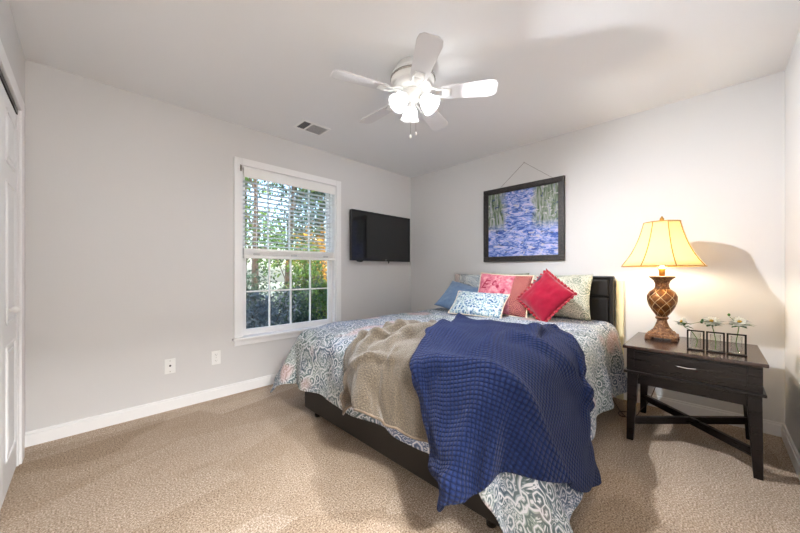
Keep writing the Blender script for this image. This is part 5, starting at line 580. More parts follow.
[2140,641,718,2132,630,712,2124,620,709,2114,611,708,2104,603,704,2095,596,697,2085,587,691,2075,577,686,2068,567,679,2064,560,668,2064,554,654,2064,549,639,2061,542,626,2056,534,615,2048,528,603,2040,526,590,2031,526,577,2022,522,567,2012,515,558,2001,508,550,1989,504,542,1979,505,532,1972,507,519,1966,510,505,1958,510,493,1951,506,483,1944,500,474,1938,497,464,1933,497,452,1929,494,441,1926,490,429,1923,489,417,1921,491,406,1919,491,394,1917,488,382,1915,487,369,1913,488,355,1909,489,341,1904,489,327,1899,491,314,1894,496,302,1888,501,289,1884,503,276,1882,501,262,1878,498,249,1873,495,236,1867,492,223,1862,489,210,1859,485,198,1857,480,184,1855,475,172,1853,470,160,1850,467,148,1846,465,135,1840,464,121,1835,463,107,1830,460,93,1826,457,79,1822,453,65,1818,449,50,1815,444,36],
])

# ------------------------------------------------------------------ mesh helpers
def link_mesh(name, bm, mats, parent=None, smooth=False, loc=None, rot=None):
    me = bpy.data.meshes.new(name); bm.normal_update(); bm.to_mesh(me); bm.free()
    for m in (mats if isinstance(mats, (list, tuple)) else [mats]): me.materials.append(m)
    if smooth:
        for p in me.polygons: p.use_smooth = True
    o = bpy.data.objects.new(name, me); C.objects.link(o)
    if parent: o.parent = parent
    if loc: o.location = loc
    if rot: o.rotation_euler = rot
    return o
def tag(o, label, cat, group=None):
    o['label'] = label; o['category'] = cat
    if group: o['group'] = group
    return o
def thing(name, label, cat, loc=(0, 0, 0), rot=(0, 0, 0), group=None):
    o = bpy.data.objects.new(name, None); C.objects.link(o); o.empty_display_size = .05
    o.location = loc; o.rotation_euler = rot
    return tag(o, label, cat, group)
def struct(name, bm, m, parent=None, **kw):
    o = link_mesh(name, bm, m, parent, **kw)
    if not parent: o['kind'] = 'structure'
    return o
def bevel(bm, w, seg=2, geom=None):
    if w > 0:
        bmesh.ops.bevel(bm, geom=geom or bm.edges[:], offset=w, segments=seg, profile=.6, affect='EDGES', clamp_overlap=True)
def box(lo, hi, bev=0.0, bm=None, seg=2, mat=None):
    """axis box between two corners"""
    t = bmesh.new(); bmesh.ops.create_cube(t, size=1)
    c = [(a + b) / 2 for a, b in zip(lo, hi)]; s = [abs(b - a) for a, b in zip(lo, hi)]
    for v in t.verts: v.co = Vector((c[0] + v.co.x * s[0], c[1] + v.co.y * s[1], c[2] + v.co.z * s[2]))
    bevel(t, bev, seg)
    if mat: t.transform(mat)
    return join(bm, t)
def join(bm, t):
    if bm is None: return t
    me = bpy.data.meshes.new('tmp'); t.to_mesh(me); t.free(); bm.from_mesh(me); bpy.data.meshes.remove(me); return bm
def lathe(profile, n=32, bm=None, mat=None, cap=True):
    t = bmesh.new(); rings = []
    for r, z in profile:
        rings.append([t.verts.new((r * cos(2 * pi * k / n), r * sin(2 * pi * k / n), z)) for k in range(n)])
    for a, b in zip(rings, rings[1:]):
        for k in range(n): t.faces.new((a[k], a[(k + 1) % n], b[(k + 1) % n], b[k]))
    if cap:
        for rg, flip in ((rings[0], True), (rings[-1], False)):
            if (rg[0].co.xy.length) > 1e-5: t.faces.new(rg[::-1] if flip else rg)
    bmesh.ops.remove_doubles(t, verts=t.verts, dist=1e-6)
    if mat: t.transform(mat)
    return join(bm, t)
def tube(points, r, n=8, bm=None, caps=True):
    t = bmesh.new(); P = [Vector(p) for p in points]; rings = []; up = Vector((0, 0, 1))
    rr = r if isinstance(r, (list, tuple)) else [r] * len(P)
    prev = None
    for i, p in enumerate(P):
        d = (P[min(i + 1, len(P) - 1)] - P[max(i - 1, 0)]).normalized()
        s = prev if prev is not None else (d.cross(up) if abs(d.dot(up)) < .95 else d.cross(Vector((1, 0, 0))))
        s = (s - d * s.dot(d)).normalized(); prev = s; w = d.cross(s)
        rings.append([t.verts.new(p + (s * cos(2 * pi * k / n) + w * sin(2 * pi * k / n)) * rr[i]) for k in range(n)])
    for a, b in zip(rings, rings[1:]):
        for k in range(n): t.faces.new((a[k], a[(k + 1) % n], b[(k + 1) % n], b[k]))
    if caps: t.faces.new(rings[0][::-1]); t.faces.new(rings[-1])
    return join(bm, t)
def smooth_path(pts, per=8):
    P = [Vector(p) for p in pts]; P = [P[0] * 2 - P[1]] + P + [P[-1] * 2 - P[-2]]; out = []
    for i in range(1, len(P) - 2):
        for k in range(per):
            t = k / per; a, b, c, d = P[i - 1], P[i], P[i + 1], P[i + 2]
            out.append(.5 * ((2 * b) + (c - a) * t + (2 * a - 5 * b + 4 * c - d) * t * t + (3 * b - a - 3 * c + d) * t ** 3))
    out.append(P[-2]); return out
def prism(poly, z0, z1, bev=0, bm=None, mat=None):
    t = bmesh.new(); a = [t.verts.new((x, y, z0)) for x, y in poly]; b = [t.verts.new((x, y, z1)) for x, y in poly]
    n = len(poly)
    t.faces.new(a[::-1]); t.faces.new(b)
    for k in range(n): t.faces.new((a[k], a[(k + 1) % n], b[(k + 1) % n], b[k]))
    bevel(t, bev)
    if mat: t.transform(mat)
    return join(bm, t)
def taper(lo0, hi0, z0, lo1, hi1, z1, bev=.003, bm=None):
    """post whose rectangle changes from (lo0,hi0) at z0 to (lo1,hi1) at z1"""
    t = bmesh.new(); q = []
    for lo, hi, z in ((lo0, hi0, z0), (lo1, hi1, z1)):
        q.append([t.verts.new((x, y, z)) for x, y in ((lo[0], lo[1]), (hi[0], lo[1]), (hi[0], hi[1]), (lo[0], hi[1]))])
    t.faces.new(q[0][::-1]); t.faces.new(q[1])
    for k in range(4): t.faces.new((q[0][k], q[0][(k + 1) % 4], q[1][(k + 1) % 4], q[1][k]))
    bevel(t, bev)
    return join(bm, t)
def grid_mesh(name, pts, nu, nv, mat, parent=None, uvs=None, flip=False, smooth=True):
    me = bpy.data.meshes.new(name)
    F = []
    for i in range(nu):
        for j in range(nv):
            f = (i * (nv + 1) + j, (i + 1) * (nv + 1) + j, (i + 1) * (nv + 1) + j + 1, i * (nv + 1) + j + 1)
            F.append(f[::-1] if flip else f)
    me.from_pydata([tuple(p) for p in pts], [], F); me.update()
    if uvs:
        l = me.uv_layers.new(name='UVMap')
        for lp in me.loops: l.data[lp.index].uv = uvs[lp.vertex_index]
    me.materials.append(mat)
    if smooth:
        for p in me.polygons: p.use_smooth = True
    o = bpy.data.objects.new(name, me); C.objects.link(o)
    if parent: o.parent = parent
    return o

# ------------------------------------------------------------------ the room
X0, X1, Y0, Y1, H = -.273, 3.286, -.336, 3.064, 2.44
T = .12
struct('floor', box((X0 - .8, Y0 - 1.6, -.1), (X1 + T, Y1 + T, 0)), carpet_mat)
struct('ceiling', box((X0 - .8, Y0 - 1.6, H), (X1 + T, Y1 + T, H + .1)), ceil_mat)
WX0, WX1, WZ0, WZ1 = 1.005, 2.02, .50, 2.075          # window opening
b = box((X0 - T, Y1, 0), (WX0, Y1 + T, H)); box((WX1, Y1, 0), (X1 + T, Y1 + T, H), bm=b)
box((WX0, Y1, 0), (WX1, Y1 + T, WZ0), bm=b); box((WX0, Y1, WZ1), (WX1, Y1 + T, H), bm=b)
struct('wall_back', b, wall_mat)
struct('wall_right', box((X1, Y0 - T, 0), (X1 + T, Y1, H)), wall_mat)
CY0, CY1, CZ = 1.05, 2.80, 2.02                       # closet opening
b = box((X0 - T, CY1, 0), (X0, Y1, H)); box((X0 - T, Y0 - T, 0), (X0, CY0, H), bm=b)
box((X0 - T, CY0, CZ), (X0, CY1, H), bm=b)
struct('wall_left', b, wall_mat)
DX0, DX1, DZ = -.17, .62, 2.03                         # entry doorway behind the camera
b = box((X0 - T, Y0 - T, 0), (DX0, Y0, H)); box((DX1, Y0 - T, 0), (X1, Y0, H), bm=b)
box((DX0, Y0 - T, DZ), (DX1, Y0, H), bm=b)
struct('wall_front', b, wall_mat)
b = box((X0 - .8, CY0 - .1, 0), (X0 - .76, CY1 + .1, H)); box((X0 - .8, CY0 - .14, 0), (X0 - T, CY0 - .1, H), bm=b)
box((X0 - .8, CY1 + .1, 0), (X0 - T, CY1 + .14, H), bm=b)
struct('wall_closet', b, closet_mat)
b = box((-1.0, Y0 - 1.6, 0), (-.96, Y0 - T, H)); box((1.4, Y0 - 1.6, 0), (1.44, Y0 - T, H), bm=b)
box((-1.0, Y0 - 1.64, 0), (1.44, Y0 - 1.6, H), bm=b); box((-1.0, Y0 - T, 0), (X0 - T, Y0 - T + .04, H), bm=b)
struct('wall_hall', b, wall_mat)

def base_run(name, lo, hi, axis):
    """baseboard with a chamfered cap"""
    b = box(lo, (hi[0], hi[1], .075), .0)
    lo2 = list(lo); hi2 = list(hi)
    if axis == 'y-': lo2[1] += .005
    if axis == 'y+': hi2[1] -= .005
    if axis == 'x-': lo2[0] += .005
    if axis == 'x+': hi2[0] -= .005
    lo2[2] = .075
    box(lo2, (hi2[0], hi2[1], .092), .003, bm=b)
    struct(name, b, trim_mat)
base_run('baseboard_back', (X0, Y1 - .016, 0), (X1 - .016, Y1, 0), 'y-')
base_run('baseboard_right', (X1 - .016, Y0, 0), (X1, Y1, 0), 'x-')
base_run('baseboard_front', (DX1 + .07, Y0, 0), (X1 - .016, Y0 + .016, 0), 'y+')

# closet casing, track and bifold leaves
b = box((X0, CY1, 0), (X0 + .012, CY1 + .105, CZ + .085), .004)
box((X0, CY0 - .085, 0), (X0 + .018, CY0, CZ + .085), .004, bm=b)
box((X0, CY0, CZ), (X0 + .012, CY1, CZ + .085), .004, bm=b)
box((X0 - T, CY1 - .012, 0), (X0, CY1, CZ), bm=b); box((X0 - T, CY0, 0), (X0, CY0 + .012, CZ), bm=b)
struct('trim_1', b, trim_mat)
struct('trim_2', box((X0 - .050, CY0 + .012, CZ - .028), (X0 - .002, CY1 - .012, CZ)), dark_metal)
b = box((DX0 - .07, Y0, 0), (DX0, Y0 + .018, DZ + .07), .004); box((DX1, Y0, 0), (DX1 + .07, Y0 + .018, DZ + .07), .004, bm=b)
box((DX0, Y0, DZ), (DX1, Y0 + .018, DZ + .07), .004, bm=b)
struct('trim_3', b, trim_mat)

def bifold(name, n, ya, yb, knob_y=None):
    x1 = X0 - .004; x0 = x1 - .034
    body = box((x0, ya + .003, .014), (x1, yb - .003, CZ - .04), .003)
    w = yb - ya
    # raised panels with an ogee-like double step
    rows = [(.17, .74), (.84, 1.55), (1.64, 1.90)]
    for z0, z1 in rows:
        a0, a1 = ya + .085, yb - .085
        # moulding ring
        for lo, hi in (((a0, z0), (a1, z0 + .012)), ((a0, z1 - .012), (a1, z1)), ((a0, z0), (a0 + .012, z1)), ((a1 - .012, z0), (a1, z1))):
            box((x1 - .002, lo[0], lo[1]), (x1 + .006, hi[0], hi[1]), .003, bm=body)
        box((x1 - .002, a0 + .035, z0 + .035), (x1 + .005, a1 - .035, z1 - .035), .004, bm=body)
    o = struct(name, body, door_mat)
    if knob_y:
        k = lathe([(0, 0), (.010, 0), (.008, .012), (.016, .02), (.019, .03), (.014, .04), (0, .043)], 20)
        link_mesh('door_knob', k, white_plastic, o, True, (x1, knob_y, .915), (0, pi / 2, 0))
    return o
q = (CY1 - .012 - CY0 - .012) / 4
bifold('door_1', 1, CY1 - .032 - q, CY1 - .034, 2.47)
bifold('door_2', 2, CY1 - .032 - 2 * q, CY1 - .032 - q)
bifold('door_3', 3, CY1 - .032 - 3 * q + .005, CY1 - .032 - 2 * q - .005)
bifold('door_4', 4, CY0 + .012, CY0 + .012 + q - .01, CY0 + q - .1)

# ------------------------------------------------------------------ window
win = box((0, 0, 0), (0, 0, 0)); win.clear()
fw = .035
yf0, yf1 = Y1 + .055, Y1 + .115
for lo, hi in (((WX0, WZ0), (WX0 + fw, WZ1)), ((WX1 - fw, WZ0), (WX1, WZ1)), ((WX0, WZ0), (WX1, WZ0 + .03)), ((WX0, WZ1 - .03), (WX1, WZ1))):
    box((lo[0], yf0, lo[1]), (hi[0], yf1, hi[1]), .002, bm=win)
# jamb lining
for lo, hi in (((WX0 - .001, WZ0), (WX0 + .012, WZ1)), ((WX1 - .012, WZ0), (WX1 + .001, WZ1)), ((WX0, WZ1 - .012), (WX1, WZ1 + .001))):
    box((lo[0], Y1, lo[1]), (hi[0], yf0, hi[1]), bm=win)
window = struct('window_1', win, trim_mat)
ZM = 1.29
def sash(z0, z1, y0, y1):
    a0, a1 = WX0 + fw, WX1 - fw; f = .026
    s = box((a0, y0, z0), (a0 + f, y1, z1), .002)
    box((a1 - f, y0, z0), (a1, y1, z1), .002, bm=s); box((a0 + f, y0, z0), (a1 - f, y1, z0 + f), .002, bm=s)
    box((a0 + f, y0, z1 - f), (a1 - f, y1, z1), .002, bm=s)
    ym = (y0 + y1) / 2
    for k in (1, 2, 3):
        x = a0 + f + (a1 - a0 - 2 * f) * k / 4
        box((x - .007, ym - .009, z0 + f), (x + .007, ym + .009, z1 - f), bm=s)
    zc = (z0 + z1) / 2
    for k in range(4):
        xa = a0 + f + (a1 - a0 - 2 * f) * k / 4 + .007; xb = a0 + f + (a1 - a0 - 2 * f) * (k + 1) / 4 - .007
        box((xa, ym - .009, zc - .007), (xb, ym + .009, zc + .007), bm=s)
    so = struct('window_sash', s, trim_mat, window)
    link_mesh('window_pane', box((a0 + f - .004, ym - .002, z0 + f - .004), (a1 - f + .004, ym + .002, z1 - f + .004)), glass_mat, so)
sash(WZ0 + .03, ZM, yf0 + .002, yf0 + .028)
sash(ZM - .03, WZ1 - .03, yf0 + .031, yf0 + .057)
c = .065
b = box((WX0 - c, Y1 - .018, WZ0), (WX0, Y1, WZ1 + c), .004); box((WX1, Y1 - .018, WZ0), (WX1 + c, Y1, WZ1 + c), .004, bm=b)
box((WX0, Y1 - .018, WZ1), (WX1, Y1, WZ1 + c), .004, bm=b)
struct('trim_4', b, trim_mat)
b = box((WX0 - c - .015, Y1 - .045, WZ0 - .022), (WX1 + c + .015, Y1 + .0, WZ0), .005)
box((WX0 - .001, Y1, WZ0 - .022), (WX1 + .001, yf0, WZ0 + .001), bm=b)
box((WX0 - c, Y1 - .016, WZ0 - .075), (WX1 + c, Y1, WZ0 - .022), .004, bm=b)
struct('window_sill', b, trim_mat)

# venetian blind, half raised
BL = thing('window_blind', 'white horizontal slat blind hanging half raised in the window', 'blind', (1.5125, Y1 + .02, 2.06))
bx0, bx1 = WX0 + .016 - 1.5125, WX1 - .016 - 1.5125
link_mesh('valance', box((bx0, -.030, -.085), (bx1, -.018, .0), .004), white_plastic, BL)
link_mesh('head_rail', box((bx0 + .005, -.016, -.05), (bx1 - .005, .028, -.004), .003), white_plastic, BL)
nsl = 15; zt, zb = -.10, -.735
for k in range(nsl):
    z = zt + (zb - zt) * (k + .5) / nsl
    t = bmesh.new(); n = 4; rows = []
    for s in range(n + 1):
        f = s / n - .5
        yy = f * .046; zz = .003 * (1 - (2 * f) ** 2) + yy * math.tan(radians(-9))
        rows.append((yy + .004, zz))
    vs = [[t.verts.new((x, y, z + zz + dz)) for y, zz in rows] for x in (bx0 + .008, bx1 - .008) for dz in (0,)]
    for s in range(n): t.faces.new((vs[0][s], vs[1][s], vs[1][s + 1], vs[0][s + 1]))
    bmesh.ops.solidify(t, geom=t.faces[:], thickness=.0025)
    link_mesh('slat', t, white_plastic, BL)
st = box((bx0 + .006, -.024, -.765), (bx1 - .006, .030, -.742), .003)
for k in range(7): box((bx0 + .008, -.022, -.765 - .0055 * (k + 1) + .001), (bx1 - .008, .028, -.765 - .0055 * k), .001, bm=st)
link_mesh('slat_stack', st, white_plastic, BL)
link_mesh('bottom_rail', box((bx0 + .004, -.028, -.835), (bx1 - .004, .030, -.806), .006), white_plastic, BL)
for fx in (.12, .5, .88):
    x = bx0 + (bx1 - bx0) * fx
    link_mesh('ladder_tape', box((x - .0015, -.0245, -.81), (x + .0015, -.0232, -.085)), white_plastic, BL)
    link_mesh('rail_clip', box((x - .03, -.032, -.806), (x + .03, -.026, -.786), .003), M('clip_grey', srgb(196, 196, 198), .4).m if fx == .12 else bpy.data.materials['clip_grey'], BL)
cd = tube([(bx1 - .05, -.034, -.08), (bx1 - .052, -.034, -.4), (bx1 - .05, -.034, -.70)], .0018, 6)
link_mesh('pull_cord', cd, white_plastic, BL)
br = box((bx0 - .035, -.044, -.045), (bx0 - .02, -.039, .015), .002)
join(br, tube([(bx0 - .027, -.044, .0), (bx0 - .027, -.058, -.004), (bx0 - .024, -.058, -.03)], .004, 8))
link_mesh('bracket', br, metal_mat, BL)

# wall plates
def wall_plate(x, z, jack):
    w, h = .072, .117
    t = thing('coax_plate' if jack else 'power_outlet',
              'white coax wall plate with a dark jack, left of the power outlet' if jack else 'white double power outlet on grey wall below the window',
              'wall plate' if jack else 'outlet', (x, Y1, z))
    link_mesh('plate', box((-w / 2, -.006, -h / 2), (w / 2, 0, h / 2), .003), white_plastic, t)
    if jack:
        link_mesh('jack', lathe([(0, 0), (.007, 0), (.007, .008), (.003, .008), (0, .008)], 12), dark_metal, t, False, (0, -.004, .004), (pi / 2, 0, 0))
        for zz in (-.042, .042):
            link_mesh('screw', lathe([(0, 0), (.0035, 0), (.003, .002), (0, .002)], 10), metal_mat, t, False, (0, -.005, zz), (pi / 2, 0, 0))
    else:
        for zz in (-.026, .026):
            s = lathe([(0, 0), (.017, 0), (.017, .003), (0, .003)], 20)
            so = link_mesh('socket', s, white_plastic, t, False, (0, -.005, zz), (pi / 2, 0, 0))
            sl = box((-.0075, .0, .0025), (-.0055, .008, .0035)); box((.0055, .0, .0025), (.0075, .007, .0035), bm=sl)
            join(sl, lathe([(0, .0025), (.0022, .0025), (.0022, .0036), (0, .0036)], 8, mat=Matrix.Translation((0, -.007, 0))))
            link_mesh('slot', sl, dark_metal, so)
        link_mesh('screw', lathe([(0, 0), (.003, 0), (.0025, .002), (0, .002)], 10), metal_mat, t, False, (0, -.0055, 0), (pi / 2, 0, 0))
wall_plate(.4706, .348, True)
wall_plate(.797, .352, False)

# ceiling vent
V = thing('ceiling_vent', 'white ceiling air vent with a dark square grille', 'vent', (1.485, 2.64, H))
vb = bmesh.new()
for lo, hi in (((-.14, -.10), (.14, -.078)), ((-.14, .078), (.14, .10)), ((-.14, -.078), (-.118, .078)), ((.118, -.078), (.14, .078))):
    box((lo[0], lo[1], -.008), (hi[0], hi[1], 0), .002, bm=vb)
box((-.045, -.078, -.008), (-.033, .078, 0), bm=vb)
link_mesh('frame', vb, white_plastic, V)
link_mesh('duct', box((-.118, -.078, -.0012), (-.045, .078, -.0002)), dark_void, V)
for k in range(5):
    x = -.118 + .073 * (k + .5) / 5
    link_mesh('louvre', box((x - .0015, -.078, -.007), (x + .0015, .078, -.001)), M('vent_grey', srgb(120, 120, 122), .5).m if k == 0 else bpy.data.materials['vent_grey'], V)
M('vent_slat', srgb(186, 186, 188), .5)
for k in range(9):
    y = -.074 + .0185 * k
    m_ = Matrix.Translation((.043, y, -.004)) @ Matrix.Rotation(radians(50), 4, 'X')
    link_mesh('slat', box((-.076, -.0085, -.0008), (.076, .0085, .0008), mat=m_), bpy.data.materials['vent_slat'], V)

# ------------------------------------------------------------------ ceiling fan
FX, FY = 1.511, 1.392
FAN = thing('ceiling_fan', 'white five-blade ceiling fan with three frosted glass lights', 'ceiling fan', (FX, FY, H))
link_mesh('motor_housing', lathe([(0, 0), (.105, 0), (.108, -.006), (.104, -.028), (.112, -.036), (.135, -.050), (.142, -.066), (.142, -.098), (.134, -.112),
                                  (.122, -.116), (.122, -.126), (.128, -.130), (.118, -.150), (.09, -.162), (0, -.162)], 48), white_plastic, FAN, True)
link_mesh('trim_ring', lathe([(.143, -.076), (.147, -.078), (.147, -.088), (.143, -.09)], 48, cap=False), metal_mat, FAN, True)
link_mesh('switch_housing', lathe([(0, -.160), (.062, -.160), (.066, -.170), (.064, -.196), (.050, -.212), (.030, -.222), (.012, -.228), (0, -.229)], 36), white_plastic, FAN, True)
for k in range(5):
    a = radians(17 + 72 * k)
    pitch = Matrix.Rotation(radians(-12), 4, 'X')
    R_ = Matrix.Rotation(a, 4, 'Z') @ Matrix.Translation((0, 0, -.184)) @ pitch
    br = bmesh.new()
    # curled iron: two arms that meet the blade
    for s in (-1, 1):
        join(br, tube(smooth_path([(.085, s * .012, .018), (.125, s * .034, .012), (.165, s * .030, -.002), (.20, s * .036, -.004), (.235, s * .020, -.003)], 5), .0055, 8))
    box((.20, -.03, -.008), (.245, .03, -.003), .003, bm=br)
    br.transform(R_)
    ir = link_mesh('blade_iron', br, white_plastic, FAN, True)
    t = bmesh.new(); L0, L1 = .19, .533
    outline = [(L0, -.048), (L0 + .02, -.054), (L1 - .055, -.070), (L1 - .018, -.062), (L1, -.040), (L1, .040), (L1 - .018, .062), (L1 - .055, .070), (L0 + .02, .054), (L0, .048)]
    a_ = [t.verts.new((x, y, -.003)) for x, y in outline]; t.faces.new(a_)
    r = bmesh.ops.extrude_face_region(t, geom=t.faces[:])
    for v in r['geom']:
        if isinstance(v, bmesh.types.BMVert): v.co.z += .006
    bevel(t, .0015, 1); t.transform(R_)
    link_mesh('blade', t, blade_mat, FAN)
for k, (wa, watts) in enumerate(((172, .9), (-68, 1.6), (52, .8))):
    a = radians(wa); out = Vector((cos(a), sin(a), 0))
    p0 = out * .04 + Vector((0, 0, -.195)); p1 = out * .062 + Vector((0, 0, -.205))
    arm = tube(smooth_path([p0, out * .052 + Vector((0, 0, -.196)), p1], 4), .011, 10)
    link_mesh('lamp_arm', arm, white_plastic, FAN, True)
    # axis of the shade points outwards and down
    ax = (out * sin(radians(42)) + Vector((0, 0, -cos(radians(42))))).normalized()
    q_ = Vector((0, 0, 1)).rotation_difference(ax).to_matrix().to_4x4(); q_.translation = p1
    holder = lathe([(0, -.006), (.018, -.006), (.024, .004), (.025, .022), (.022, .024)], 24, mat=q_)
    link_mesh('lamp_holder', holder, white_plastic, FAN, True)
    sh = lathe([(.022, .016), (.032, .022), (.044, .040), (.050, .060), (.053, .080), (.060, .098), (.066, .104),
                (.064, .105), (.058, .098), (.050, .080), (.047, .060), (.041, .041), (.030, .025), (.020, .020)], 36, mat=q_, cap=False)
    so = link_mesh('lamp_shade', sh, frost_mat, FAN, True)
    bl = lathe([(0, .012), (.010, .014), (.012, .030), (.020, .045), (.025, .060), (.021, .076), (.010, .084), (0, .086)], 20, mat=q_)
    link_mesh('bulb', bl, bulb_mats[k], FAN, True)
for k, (dx, dy, L) in enumerate(((-.012, .010, .22), (.016, -.012, .20))):
    ch = tube([(dx, dy, -.222), (dx, dy, -.222 - L)], .0013, 6)
    co = link_mesh('pull_chain', ch, metal_mat, FAN)
    link_mesh('chain_pull', lathe([(0, 0), (.005, -.004), (.007, -.014), (.004, -.024), (0, -.026)], 12, mat=Matrix.Translation((dx, dy, -.22 - L))), white_plastic, co, True)

# unseen hallway fixture added as fill light through the doorway behind the camera
hl = thing('hall_fill_fixture', 'added fill light, a round white flush fitting in the unseen hallway', 'ceiling light', (.3, Y0 - .75, H))
link_mesh('base', lathe([(0, 0), (.15, 0), (.15, -.02), (0, -.02)], 32), white_plastic, hl, True)
link_mesh('diffuser', lathe([(.14, -.02), (.13, -.05), (.09, -.075), (0, -.085)], 32), hall_fill_mat, hl, True)
light('hall_fill_light', 'AREA', (.3, Y0 - .75, H - .10), HALL_FILL_WATTS, (1, .99, .975), .3)  # area lamp that gives the added fill

# ------------------------------------------------------------------ television
TV = thing('wall_television', 'black flat screen television mounted on the wall beside the window', 'television', (2.675, Y1, 1.53))
W2, H2 = .495, .300
link_mesh('wall_bracket', box((-.12, -.05, -.12), (.12, 0, .12), .004), dark_metal, TV)
tb = box((-W2, -.085, -H2), (W2, -.045, H2), .006)
link_mesh('casing', tb, tv_black, TV)
bz = bmesh.new()
for lo, hi in (((-W2, -H2), (W2, -H2 + .035)), ((-W2, H2 - .02), (W2, H2)), ((-W2, -H2 + .035), (-W2 + .02, H2 - .02)), ((W2 - .02, -H2 + .035), (W2, H2 - .02))):
    box((lo[0], -.092, lo[1]), (hi[0], -.084, hi[1]), .002, bm=bz)
link_mesh('bezel', bz, tv_black, TV)
link_mesh('screen', box((-W2 + .018, -.087, -H2 + .033), (W2 - .018, -.083, H2 - .018)), tv_screen, TV)
link_mesh('maker_mark', box((.03, -.0928, -H2 + .012), (.055, -.0918, -H2 + .022), .0004), tv_mark, TV)
link_mesh('sensor', lathe([(0, .02), (.045, .018), (.05, .0), (.03, -.012), (0, -.014)], 20, mat=Matrix.Translation((-.36, -.07, -H2 - .004)) @ Matrix.Diagonal((1, .35, 1, 1))), tv_black, TV, True)
link_mesh('cable', tube(smooth_path([(.12, -.05, -H2 + .01), (.13, -.045, -H2 - .02), (.15, -.03, -H2 - .018), (.17, -.02, -H2 + .02)], 5), .004, 6), tv_black, TV)

# ------------------------------------------------------------------ framed picture
PA = thing('framed_painting', 'abstract blue and lilac painting in dark frame above bed', 'painting', (X1, 1.4525, 1.62))
py0, py1, pz0, pz1 = -.435, .435, -.41, .41
fr = bmesh.new(); f = .05
for lo, hi in (((py0, pz0), (py1, pz0 + f)), ((py0, pz1 - f), (py1, pz1)), ((py0, pz0 + f), (py0 + f, pz1 - f)), ((py1 - f, pz0 + f), (py1, pz1 - f))):
    box((-.032, lo[0], lo[1]), (-.002, hi[0], hi[1]), .005, bm=fr)
for lo, hi in (((py0 + f, pz0 + f), (py1 - f, pz0 + f + .008)), ((py0 + f, pz1 - f - .008), (py1 - f, pz1 - f)), ((py0 + f, pz0 + f), (py0 + f + .008, pz1 - f)), ((py1 - f - .008, pz0 + f), (py1 - f, pz1 - f))):
    box((-.024, lo[0], lo[1]), (-.010, hi[0], hi[1]), .002, bm=fr)
link_mesh('frame', fr, frame_mat, PA)
pts = [(-.016, y, z) for y in (py1 - f, py0 + f) for z in (pz0 + f, pz1 - f)]
cv = grid_mesh('canvas', [(-.016, py1 - f, pz0 + f), (-.016, py1 - f, pz1 - f), (-.016, py0 + f, pz0 + f), (-.016, py0 + f, pz1 - f)], 1, 1, painting_mat, PA,
               uvs=[(0, 0), (0, 1), (1, 0), (1, 1)], smooth=False)
sm_ = cv.modifiers.new('solid', 'SOLIDIFY'); sm_.thickness = .006
apex = Vector((-.008, 1.418 - 1.4525, 2.255 - 1.62))
ws = tube([(-.01, 1.70 - 1.4525, pz1 - .005), apex], .0016, 6); join(ws, tube([apex, (-.01, 1.12 - 1.4525, pz1 - .005)], .0016, 6))
link_mesh('hanging_wire', ws, M('wire', srgb(110, 100, 92), .4, .7).m, PA)
nl = tag(link_mesh('wall_nail', lathe([(0, 0), (.004, 0), (.004, .003), (.0015, .003), (.0015, .018), (0, .018)], 10), metal_mat, None, False, (X1 - .016, 1.418, 2.256), (0, pi / 2, 0)),
         'small nail holding the picture wire at its peak', 'nail')

# ------------------------------------------------------------------ bed
BY0, BY1, BX0, BX1 = .606, 2.215, 1.18, 3.262
BED = thing('bed_frame', 'dark leather upholstered bed frame with panelled headboard', 'bed', ((BX0 + BX1) / 2, (BY0 + BY1) / 2, 0))
def rel(bm): bm.transform(Matrix.Translation((-(BX0 + BX1) / 2, -(BY0 + BY1) / 2, 0))); return bm
hb = box((3.195, BY0, .08), (BX1, BY1, 1.062), .012)
# padded panels, two rows of three, with seams between
for i in range(3):
    for j, (z0, z1) in enumerate(((.42, .645), (.655, .875), (.885, 1.035))):
        w = (BY1 - BY0 - .06) / 3; y0 = BY0 + .03 + w * i
        box((3.172, y0 + .003, z0), (3.20, y0 + w - .003, z1), .014, bm=hb, seg=3)
for lo, hi in (((BY0, 1.038), (BY1, 1.062)), ((BY0, .3), (BY0 + .026, 1.038)), ((BY1 - .026, .3), (BY1, 1.038))):
    box((3.175, lo[0], lo[1]), (3.20, hi[0], hi[1]), .006, bm=hb)
link_mesh('headboard', rel(hb), leather, BED)
link_mesh('footboard', rel(box((BX0, BY0, .065), (BX0 + .045, BY1, .335), .012, seg=3)), leather, BED)
for y in (BY0, BY1 - .04):
    link_mesh('side_rail', rel(box((BX0 + .045, y, .065), (3.20, y + .04, .335), .01)), leather, BED)
for x, y in ((BX0 + .05, BY0 + .06), (BX0 + .05, BY1 - .1), (3.05, BY0 + .06), (3.05, BY1 - .1)):
    link_mesh('leg', rel(lathe([(0, 0), (.022, 0), (.03, .08), (0, .08)], 16, mat=Matrix.Translation((x + .02, y + .02, 0)))), dark_wood, BED, True)
link_mesh('slat_base', rel(box((BX0 + .05, BY0 + .04, .20), (3.17, BY1 - .04, .235))), dark_wood, BED)
mt = box((1.235, .665, .24), (3.165, 2.165, .635), .05, seg=4)
tag(link_mesh('mattress', mt, mattress_mat, None, True), 'mattress on the bed frame, hidden beneath the paisley duvet', 'mattress')
# cream board standing at the headboard's near side
tag(link_mesh('cream_board', box((X1 - .034, .545, .0), (X1 - .0165, .600, 1.03), .008, seg=3), cream_wood, None),
    'narrow cream board standing against wall beside the headboard', 'board')

